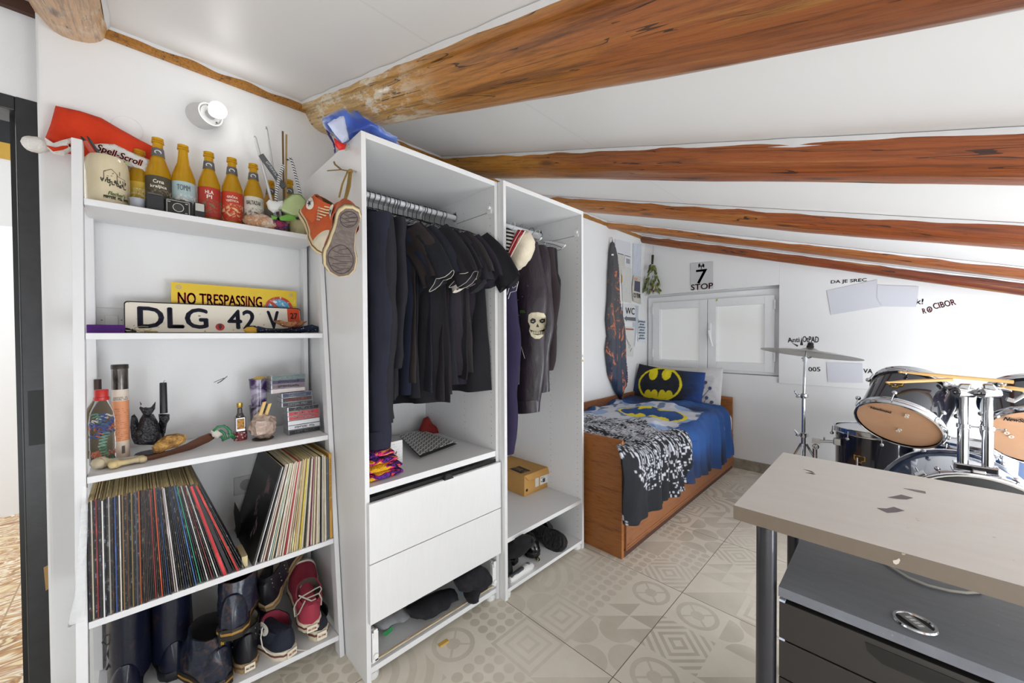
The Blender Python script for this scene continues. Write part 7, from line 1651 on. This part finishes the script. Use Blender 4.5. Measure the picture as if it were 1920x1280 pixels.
# ================================================================ drum kit
CHR = nmat('chrome', lambda n: {'Base Color': n.mix(n.noise(n.coord(), 30, 2), (.50, .51, .54), (.60, .61, .63))}, .12, 1.0)
BLKL = nmat('black_drum_lacquer', lambda n: {'Base Color': n.mix(n.noise(n.coord(), 5, 2), (.010, .010, .016), (.018, .018, .028))}, .12, Coat_Weight=.8)
AMB = nmat('amber_drum_head', lambda n: {'Base Color': n.mix(n.noise(n.coord(), 6, 4, .6, .6), srgb('A87C5C'), srgb('C09878'))}, .3)
WHD = nmat('white_drum_head', lambda n: {'Base Color': n.mix(n.noise(n.coord(), 9, 4), srgb('C4C6CA'), srgb('DADBDE'))}, .4)
def drum(name, label, c, axis, r, dep, nl, heads=(AMB, WHD), shell=BLKL, logo=None, badge=None, roll=0):
    """c: centre of the head at the start of axis"""
    ax = Vector(axis).normalized(); t = thing(name, label, 'drum', c); c = Vector(c)
    O('shell', MB().lathe([(r*.985, .012), (r*.985, dep-.012)], c, 56, ax, (False, False)), shell, t, smooth=40)
    for k, (z0, hd) in enumerate(((0, heads[0]), (dep, heads[1]))):
        sg = 1 if k == 0 else -1
        O('drum_head', MB().lathe([(r*.97, z0+sg*.004), (r*.97, z0+sg*.006)], c, 56, ax), hd, t, smooth=40)
        O('hoop', MB().lathe([(r*.975, z0-sg*.004), (r*1.0, z0-sg*.007), (r*1.035, z0-sg*.004), (r*1.03, z0+sg*.006), (r*1.03, z0+sg*.022), (r*1.05, z0+sg*.025), (r*1.045, z0+sg*.030), (r*.99, z0+sg*.028), (r*.975, z0+sg*.006)], c, 56, ax, (False, False)), CHR, t, smooth=50)
    u_ = ax.orthogonal().normalized(); v_ = ax.cross(u_)
    for i in range(nl):
        a = 2*PI*i/nl+roll; rd_ = u_*math.cos(a)+v_*math.sin(a)
        for z0, z1 in ((.028, .052), (dep-.028, dep-.052)):
            p = c+rd_*(r+.016)+ax*z1; hb_ = c+rd_*(r*1.04+.006)+ax*(z0)
            l = O('lug', MB().sph(p, .011, 10, (1, 1, 1)), CHR, t, smooth='all')
            O('tension_rod', MB().cyl(p, c+rd_*(r*1.035+.006)+ax*(z0*.2 if z1 < dep/2 else dep-(dep-z0)*.2), .0028, seg=8), CHR, l, smooth=True)
    if logo:
        s_, rt, off, w_, h_ = logo; up = rt.cross(-ax)*-1
        lettering(s_, t, c+rt*off[0]+up*off[1]-ax*.0005, rt, up, w_, h_, M('16161A', .5), shear=.25, bold=.0006)
    return t, c, ax, u_, v_
def vent_ring(t, p, ax, r_=.0075):
    O('vent_ring', MB().lathe([(r_*.5, 0), (r_, 0), (r_, .0012), (r_*.5, .0012)], p, 20, ax, (False, False)), M('D8D2C4', .4), t)
def solve_top(cb, u, v, dep):
    best = None
    for k in range(400):
        y = cb.y-.1+k*.001; p = AY(u, v, y); e = abs((p-cb).length-dep)
        if p.y > cb.y and (best is None or e < best[0]): best = (e, p)
    return best[1]
YT = 2.03
cb = AY(1681, 796, YT); ct = solve_top(cb, 1714, 730, .235); print('tom1', cb, ct)
t1, c, ax, u_, v_ = drum('rack_tom', 'glossy black rack tom tilted to show its amber lower head, left of the two', cb, ct-cb, .152, .235, 6, roll=.35)
rt = Vector((1, 0, 0)); rt = (rt-ax*rt.dot(ax)).normalized(); upv = ax.cross(rt)*-1
if upv.z < 0: upv = -upv
def onhead(c, du, dv, rt=None, upv=None): return c+rt*du+upv*dv-ax*.001
lettering('NewSound', t1, onhead(c, -.055, .085, rt, upv), rt, upv, .075, .018, M('16161A', .5), shear=.3, bold=.0008)
for du, dv in ((.035, .095), (.033, .080), (.012, -.03), (.006, -.045)): vent_ring(t1, onhead(c, du, dv, rt, upv), -ax)
def badge(t, u, v, mk, r_, c, ax, w_=.05, h_=.035):
    # shield plate on the shell where the photograph shows it
    p = mk; rad = (p-c)-ax*(p-c).dot(ax); rad.normalize(); p = c+ax*(p-c).dot(ax)+rad*(r_*.99); tx = ax.cross(rad).normalized()
    if tx.x < 0: tx = -tx
    uz = rad.cross(tx)
    if uz.z < 0: uz = -uz
    P = [p+tx*a_*w_/2+uz*b_*h_/2 for a_, b_ in ((-1, 1), (-.5, .8), (0, 1), (.5, .8), (1, 1), (1, -.35), (.45, -.45), (.4, -1), (-.4, -1), (-.45, -.45), (-1, -.35))]
    O('gold_badge', MB().prism(P, rad*.0022), M('C9A040', .3, .6), t)
    P2 = [p+tx*a_*w_*.41+uz*b_*h_*.38+rad*.0023 for a_, b_ in ((-1, 1), (1, 1), (1, -.2), (.4, -.5), (.4, -1), (-.4, -1), (-.4, -.5), (-1, -.2))]
    O('badge_field', MB().prism(P2, rad*.0006), M('4A3418', .4), t)
    O('badge_eye', MB().lathe([(.0035, 0), (.0035, .003)], p+uz*(-h_*.1), 16, rad), CHR, t)
side = AY(1678, 717, YT-.02); badge(t1, 0, 0, side, .152, c, ax)
cb2 = AY(1950, 822, YT+.10); ct2 = solve_top(cb2, 1932, 752, .24)
t2, c2, ax2, _, _ = drum('rack_tom', 'glossy black rack tom at the right edge, amber lower head cut by the frame', cb2, ct2-cb2, .150, .24, 6, roll=.2)
ax = ax2; rt2 = Vector((1, 0, 0)); rt2 = (rt2-ax*rt2.dot(ax)).normalized(); up2 = ax.cross(rt2)
if up2.z < 0: up2 = -up2
lettering('NewSound', t2, onhead(c2, -.055, .09, rt2, up2), rt2, up2, .09, .02, M('16161A', .5), shear=.3, bold=.0008)
for du, dv in ((-.085, .01), (-.072, -.008)): vent_ring(t2, onhead(c2, du, dv, rt2, up2), -ax)
# bass drum
cbf = Vector((2.058, 2.0, .286)); axb = Vector((-.09, .995, .0)).normalized()
NVL = nmat('navy_bass_lacquer', lambda n: {'Base Color': n.mix(n.noise(n.coord(), 6, 2), (.02, .045, .11), (.05, .10, .22))}, .12, Coat_Weight=1.0)
bd, c, ax, u_, v_ = drum('bass_drum', 'large bass drum with black front head and chrome hoops behind the desk', cbf, axb, .272, .44, 8, heads=(M('0B0B0D', .35), WHD), shell=NVL, roll=.39)
for k in range(3):
    a = PI/2+(k-1)*.62; rd_ = Vector((math.cos(a), 0, math.sin(a))); rd_ = (rd_-ax*rd_.dot(ax)).normalized(); p = c+rd_*.29
    cl = O('hoop_claw', MB().hexa([p+rd_*a_+ax*b_+ax.cross(rd_)*c_ for b_ in (-.012, .035) for a_, c_ in ((-.004, -.018), (.008, -.018), (.008, .018), (-.004, .018))]), CHR, bd, bevel=.002)
    O('claw_rod', MB().cyl(p+ax*.03+rd_*.006, p+ax*.14-rd_*.004, .004), CHR, cl, smooth=True)
# double tom holder
pb = [Vector((2.018, 2.045, .575)), Vector((2.087, 2.05, .575))]
hd = thing('tom_holder', 'chrome double tom holder with two posts standing on the bass drum', 'tom holder', (2.06, 2.08, .56))
O('base_plate', MB().box(1.985, 2.125, 2.015, 2.10, .556, .566).box(1.99, 2.118, 2.022, 2.085, .566, .596), CHR, hd, bevel=.006)
O('memory_lock', MB().box(2.0, 2.108, 2.019, 2.03, .572, .590), M('2A2A2C', .2, .5), hd)
tops = [AY(1800, 735, 2.045), AY(1860, 737, 2.05)]
for k, p in enumerate(pb):
    zt_ = tops[k].z
    po = O('post', MB().lathe([(.0175, 0), (.0175, .17), (.0145, .17), (.0145, zt_-p.z)], p, 24, (0, 0, 1)), CHR, hd, smooth=40)
    zc_ = AY(1803, 799, 2.07).z
    O('collar', MB().lathe([(.021, 0), (.021, .016)], (p.x, p.y, zc_), 20), CHR, po, smooth=40)
    O('collar_bolt', MB().cyl((p.x+.018, p.y, zc_+.008), (p.x+.045, p.y, zc_+.008), .003).sph((p.x+.045, p.y, zc_+.008), .005, 8), CHR, po, smooth=40)
    q = MB(); q.cyl((p.x-.024, p.y-.02, zt_), (p.x+.024, p.y+.016, zt_), .022, seg=20); O('tilter_barrel', q, CHR, po, smooth=40)
    O('tilter_bore', MB().lathe([(.009, 0), (.017, 0), (.017, .003), (.009, .003)], Vector((p.x-.024, p.y-.02, zt_)), 20, (-.048, -.036, 0), (False, False)).sph((p.x-.026, p.y-.0215, zt_), .006, 8), CHR, po, smooth=40)
    s = -1 if k == 0 else 1
    O('tilter_block', MB().hexa([(p.x-.022+s*.006, p.y-.014, zt_+.012), (p.x+.022+s*.006, p.y-.014, zt_+.012), (p.x+.022+s*.006, p.y+.02, zt_+.012), (p.x-.022+s*.006, p.y+.02, zt_+.012), (p.x-.014-s*.004, p.y-.012, zt_+.040), (p.x+.018-s*.004, p.y-.012, zt_+.040), (p.x+.018-s*.004, p.y+.016, zt_+.040), (p.x-.014-s*.004, p.y+.016, zt_+.040)]), CHR, po, bevel=.006)
    te = (AY(1762, 727, 2.09) if k == 0 else AY(1893, 733, 2.11))
    O('tom_arm', MB().tube([Vector((p.x, p.y+.01, zt_+.02)), (Vector((p.x, p.y+.01, zt_+.02))+te)/2+Vector((0, 0, .004)), te], .0085, 10), CHR, po, smooth=True)
    q = MB(); uL = (1742, 733) if k == 0 else (1908, 748)
    B_ = [AY(u+(0 if k == 0 else 150), v+(0 if k == 0 else 6), 2.07) for u, v in (((1742, 720), (1740, 731), (1752, 745), (1772, 746), (1780, 736), (1776, 730), (1768, 738), (1756, 738), (1750, 728), (1752, 720)) if k == 0 else ((1736, 746), (1752, 750), (1776, 736), (1778, 724), (1768, 720), (1764, 726), (1768, 732), (1752, 742), (1740, 738)))]
    q.prism(B_, (0, .03, 0)); br = O('tom_bracket', q, CHR, po, bevel=.003)
    O('wing_bolt', MB().puff([AY(u+(0 if k == 0 else 104), v+(0 if k == 0 else -1), 2.06) for u, v in ((1766, 716), (1772, 714), (1778, 720), (1784, 718), (1784, 724), (1774, 726), (1766, 724))], (0, -1, 0), .006, .005, .003), CHR, po, smooth=60)
# floor tom and snare
fc = Vector((1.715, 2.74, .17)); t3, c, ax, _, _ = drum('floor_tom', 'black floor tom with gold badge behind the left end of the desk', fc, (0, 0, 1), .185, .40, 8, heads=(WHD, WHD), roll=.2)
badge(t3, 0, 0, AY(1611, 861, 2.56), .185, c, ax, .055, .045)
for k in range(3):
    a = -1.9+k*2.09; O('tom_leg', MB().cyl((fc.x+.205*math.cos(a), fc.y+.205*math.sin(a), 0.0), (fc.x+.205*math.cos(a), fc.y+.205*math.sin(a), .42), .005), CHR, t3, smooth=True)
t4, c, ax, _, _ = drum('snare_drum', 'blue black drum seen between the two tom posts', (2.13, 2.70, .40), (.05, .05, 1), .175, .16, 6, heads=(WHD, WHD), shell=NVL)
for k in range(3):
    a = .6+k*2.09; O('stand_leg', MB().cyl((2.13+.04*math.cos(a), 2.70+.04*math.sin(a), .39), (2.13+.24*math.cos(a), 2.70+.24*math.sin(a), 0), .006), CHR, t4, smooth=True)
# cymbal stand
cxs, cys = AY(1507, 750, 2.68).x, 2.68
cs_ = thing('cymbal_stand', 'chrome straight cymbal stand in front of the boarding', 'cymbal stand', (cxs, cys, 0))
z1_, z2_, z3_ = AY(1507, 742, cys).z, AY(1507, 815, cys).z, AY(1510, 672, cys).z
O('base_tube', MB().cyl((cxs, cys, .12), (cxs, cys, z2_), .0135), CHR, cs_, smooth=True)
O('middle_tube', MB().cyl((cxs, cys, z2_), (cxs, cys, z1_), .0108), CHR, cs_, smooth=True)
O('upper_tube', MB().cyl((cxs, cys, z1_), (cxs+.006, cys, z3_), .0082), CHR, cs_, smooth=True)
for z_, k in ((z1_, 0), (z2_, 1)):
    cl = O('clamp_collar', MB().lathe([(.017, -.016), (.019, -.01), (.019, .012), (.015, .016)], (cxs, cys, z_), 18).box(cxs-.004, cxs+.026, cys-.008, cys+.008, z_-.010, z_+.012), CHR, cs_, smooth=40)
    O('wing_nut', MB().puff([Vector((cxs-.018+a, cys-.01, z_+b_)) for a, b_ in ((0, -.008), (-.014, -.016), (-.026, -.010), (-.020, .0), (-.030, .016), (-.036, .030), (-.026, .030), (-.014, .012), (0, .006))], (0, -1, 0), .005, .005, .005), CHR, cl, smooth=60)
for k in range(3):
    a = .5+k*2.09; O('tripod_leg', MB().tube([(cxs+.016*math.cos(a), cys+.016*math.sin(a), .42), (cxs+.12*math.cos(a), cys+.12*math.sin(a), .22), (cxs+.27*math.cos(a), cys+.27*math.sin(a), .012)], .007, 8), CHR, cs_, smooth=True)
    O('leg_brace', MB().cyl((cxs+.013*math.cos(a), cys+.013*math.sin(a), .16), (cxs+.15*math.cos(a), cys+.15*math.sin(a), .175), .004), CHR, cs_)
ctop = Vector((cxs+.006, cys, z3_)); tl = Vector((.085, .16, 1)).normalized()
tl = Vector((.10, .13, .98)).normalized()
O('tilter', MB().cyl(ctop-Vector((0, 0, .02)), ctop+Vector((0, 0, .012)), .014).tube([ctop+Vector((-.02, 0, .0)), ctop+Vector((.022, 0, .004)), ctop+Vector((.034, 0, .012))], .005, 6), CHR, cs_, smooth=True)
O('cymbal_rod', MB().cyl(ctop, ctop+tl*.075, .0045), CHR, cs_, smooth=True)
cyc = AY(1518, 657, cys)
cm = thing('ride_cymbal', 'thin grey cymbal tilted on the stand in front of the window wall', 'cymbal', cyc); Lr = .275
O('cymbal_disc', MB().lathe([(.006, .018), (.030, .014), (.052, .001), (.16, -.010), (Lr, -.026), (Lr, -.0245), (.16, -.0085), (.052, .003), (.030, .016), (.006, .020)], cyc, 72, tl, (False, False)), nmat('cymbal_bronze', lambda n: {'Base Color': n.mix(n.noise(n.coord(), 20, 3), srgb('96948C'), srgb('B4B2AC')), 'Normal': n.bump(n.noise(n.map(n.coord(), (1, 1, 1)), 60, 2), .1, .002)}, .34, .85), cm, smooth=50)
O('felt', MB().lathe([(.018, .016), (.020, .020), (.020, .032), (.017, .036)], cyc, 20, tl), M('3A3834', .9), cm, smooth=40)
O('felt', MB().lathe([(.016, .036), (.018, .040), (.015, .052), (.008, .056)], cyc, 20, tl), M('1E1E20', .6), cm, smooth=40)
# second stand with arm clamp beside the floor tom
sx, sy = AY(1528, 850, 2.62).x, 2.62; zz1 = AY(1528, 838, 2.62).z
s2 = thing('clamp_stand', 'short chrome stand with horizontal clamp arm reaching the floor tom', 'stand', (sx, sy, 0))
O('pole', MB().cyl((sx, sy, .0), (sx, sy, zz1), .0125), CHR, s2, smooth=True)
O('ball_joint', MB().sph((sx+.004, sy-.006, zz1+.006), .019, 14).lathe([(.008, 0), (.014, 0), (.014, .004), (.008, .004)], (sx+.004, sy-.024, zz1+.006), 16, (0, -1, 0), (False, False)), CHR, s2, smooth=40)
e0, e1 = AY(1527, 826, sy), AY(1574, 828, sy)
O('arm', MB().cyl(e0, e1, .009).box(e0.x-.012, e0.x+.03, sy-.012, sy+.012, e0.z-.014, e0.z+.016), CHR, s2, smooth=40)
O('arm_clamp', MB().box(e1.x-.03, e1.x+.01, sy-.014, sy+.016, e1.z-.022, e1.z+.022), CHR, s2, bevel=.005)
O('key_bolt', MB().cyl((e0.x+.05, sy, e0.z), (e0.x+.05, sy, e0.z+.028), .0045).box(e0.x+.044, e0.x+.056, sy-.002, sy+.002, e0.z+.02, e0.z+.034), CHR, s2)
# drumsticks
STK = nmat('hickory', lambda n: {'Base Color': n.mix(n.noise(n.map(n.coord(), (1, 1, 1)), 20, 3), srgb('C79A5C'), srgb('DDB67A'))}, .45)
for (a_, b_, ya_, yb_, lab) in (((1688, 697), (1900, 716), 1.985, 2.02, 'pale drumstick lying across both toms, upper one'), ((1664, 716.5), (1786, 711), 1.965, 2.02, 'pale drumstick whose tip covers the gold badge'), ((1880, 725), (1936, 733), 2.0, 2.0, 'third drumstick running out of the frame on the right tom')):
    p0, p1 = AY(*a_, ya_), AY(*b_, yb_); t = thing('drumstick', lab, 'drumstick', (p0+p1)/2, group='drumsticks on the toms')
    O('stick_shaft', MB().tube([p0+(p1-p0)*k/12 for k in range(13)], lambda s: .0032+.0045*min(1, s*4), 10), STK, t, smooth=True)
    O('stick_tip', MB().sph(p0, .0052, 10, (1.5, 1, 1)), STK, t, smooth='all')
# ================================================================ desk
D0 = AZ(1375, 946.5, .746); xd0, yd0_, yd1_ = D0.x, D0.y, AZ(1470.7, 848, .746).y
dk = thing('desk', 'grey brown desk top with paint chips on round dark legs', 'desk', (xd0+.75, (yd0_+yd1_)/2, 0))
def deskf(n):
    p = n.pos(); f = n.noise(n.map(p, (2, 7, 2)), 3, 6, .65); x, y, z = n.sep(p); sp = ((n.noise(p, 150, 2)-.76)*30).max(0).min(1)
    return {'Base Color': n.mix(sp*.6, n.mix(f, srgb('C2BBB3'), srgb('D8D2CA')), srgb('C9C2B8')), 'Roughness': f*.25+.22}
DM = nmat('grey_brown_desk_laminate', deskf, .32, Coat_Weight=.1)
O('desk_top', MB().box(xd0, xd0+1.5, yd0_, yd1_, .712, .746), DM, dk, bevel=.0012)
O('shaded_front_edge', MB().box(xd0+.0004, xd0+1.4996, yd0_-.0008, yd0_+.0002, .7126, .7456), M('75685A', .45, 0, .08), dk)  # front face coloured darker to stand for its shade
LM = nmat('dark_blue_grey_tube', lambda n: {'Base Color': n.mix(n.noise(n.coord(), 10, 3), srgb('24252C'), srgb('3A3A40'))}, .3, .3, Coat_Weight=.3)
lp = AZ(1437.5, 985, .712)
for lx, ly in ((lp.x, lp.y), (AY(1490, 1012, yd1_-.05).x, yd1_-.05), (xd0+1.42, lp.y), (xd0+1.42, yd1_-.05)):
    l = O('leg', MB().lathe([(.0205, .01), (.0205, .712)], (lx, ly, 0), 28), LM, dk, smooth=40)
    O('leg_foot', MB().lathe([(.023, 0), (.023, .012)], (lx, ly, 0), 20), BLK, l)
def chip(pts, mat, name, z=.7464):
    q = MB(); q.prism([AZ(u, v, z) for u, v in pts], (0, 0, .0003)); O(name, q, mat, dk)
PUR = M('6A6064', .6); GRY = M('77706C', .6); PAL = M('D8CFC2', .6)
chip(((1644, 952), (1662, 953), (1676, 950), (1696, 957), (1690, 958), (1680, 960), (1664, 961)), PUR, 'worn_spot')
chip(((1694, 915), (1712, 917), (1735, 921), (1736, 925), (1716, 921)), GRY, 'worn_spot')
chip(((1664, 932), (1676, 930), (1690, 927), (1712, 933), (1700, 936), (1684, 935)), PUR, 'worn_spot')
for pts in (((1506, 879), (1522, 883), (1528, 887), (1521, 884.5)), ((1510, 886), (1522, 886), (1530, 889), (1522, 888)), ((1528, 890), (1519, 887), (1517, 886))): chip(pts, M('4A4846', .7), 'pencil_mark')
for (u, v) in ((1704, 989), (1722, 975), (1777, 1020), (1720, 971), (1900, 1049), (1864, 1006)): chip(((u-3, v-1), (u+2, v), (u+3, v+1), (u-1, v+1)), PAL, 'pale_fleck')
def fchip(pts, mat, name):
    q = MB(); q.prism([AY(u, v, yd0_-.001) for u, v in pts], (0, -.0006, 0)); O(name, q, mat, dk)
fchip(((1674, 1050), (1681, 1049), (1686, 1046), (1688, 1050), (1685, 1056), (1680, 1058), (1675, 1055)), PAL, 'chipped_edge')
fchip(((1690, 1036), (1698, 1037.5), (1697, 1040), (1692, 1040)), M('B8A888', .6), 'chipped_edge')
# dark drawer unit under the desk
zc2 = .585
K0 = AZ(1459.5, 1099, zc2); kx0, ky0 = K0.x, K0.y; ky1 = AZ(1501, 1012, zc2).y+.18; kx1 = kx0+.70
kb = thing('drawer_unit', 'black brown drawer unit with cable hole standing under the desk', 'drawer unit', ((kx0+kx1)/2, (ky0+ky1)/2, 0))
def unitf(n):
    p = n.pos(); f = n.noise(n.map(p, (3, 16, 3)), 4, 6, .7, .4); d = ((n.noise(p, 190, 2)-.70)*14).max(0).min(1)
    return {'Base Color': n.mix(d*.7, n.mix(f, srgb('5C5F66'), srgb('858992')), srgb('A4A6AA')), 'Roughness': f*.3+.25}
UM = nmat('dusty_top_with_sheen', unitf, .35); UF = M('2B2725', .42, 0, .1)  # top coloured lighter and bluish for window reflection, with dust on it
O('unit_top', MB().box(kx0, kx1, ky0, ky1, zc2-.022, zc2), [UM], kb, bevel=.001)
O('carcass', MB().box(kx0+.004, kx1-.004, ky0+.022, ky1-.004, .03, zc2-.022), UF, kb)
zd = AY(1459.5, 1196, ky0+.004).z; zs0 = zc2-.034
for k in range(3):
    z1k = zs0-k*(zs0-zd); z0k = z1k-(zs0-zd)+.003
    d_ = O('drawer', MB().box(kx0+.001, kx1-.001, ky0+.003, ky0+.021, max(z0k, .03), z1k), UF, kb, bevel=.0015)
    hp0, hp1 = AY(1622, 1196, ky0), AY(1862, 1288, ky0); zm = z1k-.012
    q = MB(); q.prism([(hp0.x, ky0+.0028, zm), (hp1.x, ky0+.0028, zm), (hp1.x, ky0+.0028, zm-.020), (hp1.x-.02, ky0+.0028, zm-.030), (hp0.x+.025, ky0+.0028, zm-.030), (hp0.x+.003, ky0+.0028, zm-.016)], (0, -.0008, 0)); O('grip_recess', q, M('0A0A0C', .3), d_)
for z_ in (zs0+.006, zd+.006): O('white_spacer', MB().box(kx0+.001, kx0+.012, ky0+.002, ky0+.03, z_-.006, z_-.001), M('C8D0E0', .4), kb)
gp = AZ(1715, 1168, zc2); gr = (AZ(1762, 1187, zc2)-AZ(1669, 1149, zc2)).length/2*.92
gm = thing('cable_grommet', 'oval chrome rimmed cable hole with slotted lid in the unit top', 'grommet', gp)
O('chrome_rim', MB().lathe([(gr*.80, .001), (gr*.86, .004), (gr, .004), (gr*1.05, .0008)], gp, 40, (0, 0, 1), (False, False)), CHR, gm, smooth=40)
O('dark_hole', MB().lathe([(gr*.8, .0002), (gr*.8, .0012)], gp, 36, (0, 0, 1)), M('060608', .5), gm)
dr_ = (AZ(1735, 1180, zc2)-AZ(1697, 1152, zc2)); dr_.normalize(); dd2 = dr_.cross(Vector((0, 0, 1)))
O('lid_bar', MB().hexa([gp+dr_*a_*gr*.82+dd2*b_*gr*.36+Vector((0, 0, z_)) for z_ in (.0013, .0035) for a_, b_ in ((-1, -1), (1, -1), (1, 1), (-1, 1))]), M('8A8A8E', .3, .4), gm, bevel=.0008)
for k in range(4): O('lid_slot', MB().hexa([gp+dr_*(a_*.0022+(-.012+k*.008))+dd2*b_*gr*.16+Vector((0, 0, z_)) for z_ in (.0035, .0042) for a_, b_ in ((-1, -1), (1, -1), (1, 1), (-1, 1))]), M('D8D8DA', .3), gm)
cz_ = zc2+.004
tag(O('cable', MB().tube([AZ(u, v, cz_) for u, v in ((1640, 1040), (1662, 1056), (1680, 1068), (1705, 1083), (1740, 1097), (1780, 1107), (1812, 1111), (1836, 1110))]+[AZ(1838, 1109, cz_+.0), Vector((AZ(1842, 1100, cz_).x, ky1-.05, cz_))], .0028, 8), M('C4C0B6', .5), smooth=True), 'thin grey cable curving over the drawer unit top', 'cable')

# ================================================================ wall lamp, lit
lc = AX(376, 219, .0); lc.x = 0
lm = thing('wall_lamp', 'white porcelain wall lamp holder with a bare glowing bulb', 'lamp', (0, lc.y, lc.z))
rl_ = .052
ca_ = Vector((0, yat(378, 218, .0), AX(378, 218, .0).z)); tp_ = Vector((.052, yat(394, 214, .052), AX(394, 215, .052).z)); axl = (tp_-ca_)
POR = M('D4D4D4', .3)
q = MB(); L = []
for k in range(7):
    s = k/6; r_ = .046-.006*s; c_ = ca_*(1-s)+tp_*s; n_ = (Vector((1, 0, 0))*(1-s)+Vector((.9, .30, .05))*s).normalized(); u_ = n_.cross(Vector((0, 0, 1))).normalized(); v_ = u_.cross(n_)
    L.append([c_+u_*r_*math.cos(2*PI*j/36)+v_*r_*math.sin(2*PI*j/36) for j in range(36)])
O('lamp_base', q.loft(L), POR, lm, smooth=40)
nl_ = Vector((.9, .30, .05)).normalized()
O('socket_rim', MB().lathe([(.030, .000), (.039, .0), (.039, .005), (.034, .005), (.034, .002)], tp_, 36, nl_, (False, False)), POR, lm, smooth=40)
O('socket_neck', MB().lathe([(.016, 0), (.015, .018), (.017, .022)], tp_, 24, nl_), M('B8B8B8', .3), lm, smooth=40)
for s in (-1, 1): O('screw_hole', MB().lathe([(.003, 0), (.003, .0012)], tp_+Vector((.001, -.020, 0)).lerp(Vector((.001, .02, 0)), .5+.5*s*.9)+Vector((0, 0, .022*-s)), 12, nl_), M('3A3A3C', .5), lm)
bp = tp_+nl_*.040
em = nmat('glowing_bulb', lambda n: {'Base Color': (1, 1, 1), 'Emission Color': (1, .985, .95), 'Emission Strength': 4.0}, .3)
O('bulb', MB().lathe([(.014, -.016), (.019, -.010), (.0255, .002), (.027, .012), (.024, .024), (.014, .033), (.002, .036)], bp, 28, nl_), em, lm, smooth='all')
ld = bpy.data.lights.new('bulb_light', 'POINT'); ld.energy = .2; ld.shadow_soft_size = .03; ld.color = (1, .97, .92); lo = bpy.data.objects.new('bulb_light', ld); C.objects.link(lo); lo.location = bp+nl_*.06
c_ = AX(240, 240, .0005); q = MB(); q.tube([(.0004, c_.y+.037*math.cos(a), c_.z+.037*math.sin(a)) for a in [2*PI*k/40 for k in range(40)]], .0012, 5, True)
struct(O('trim_7', q, MW, smooth=True))
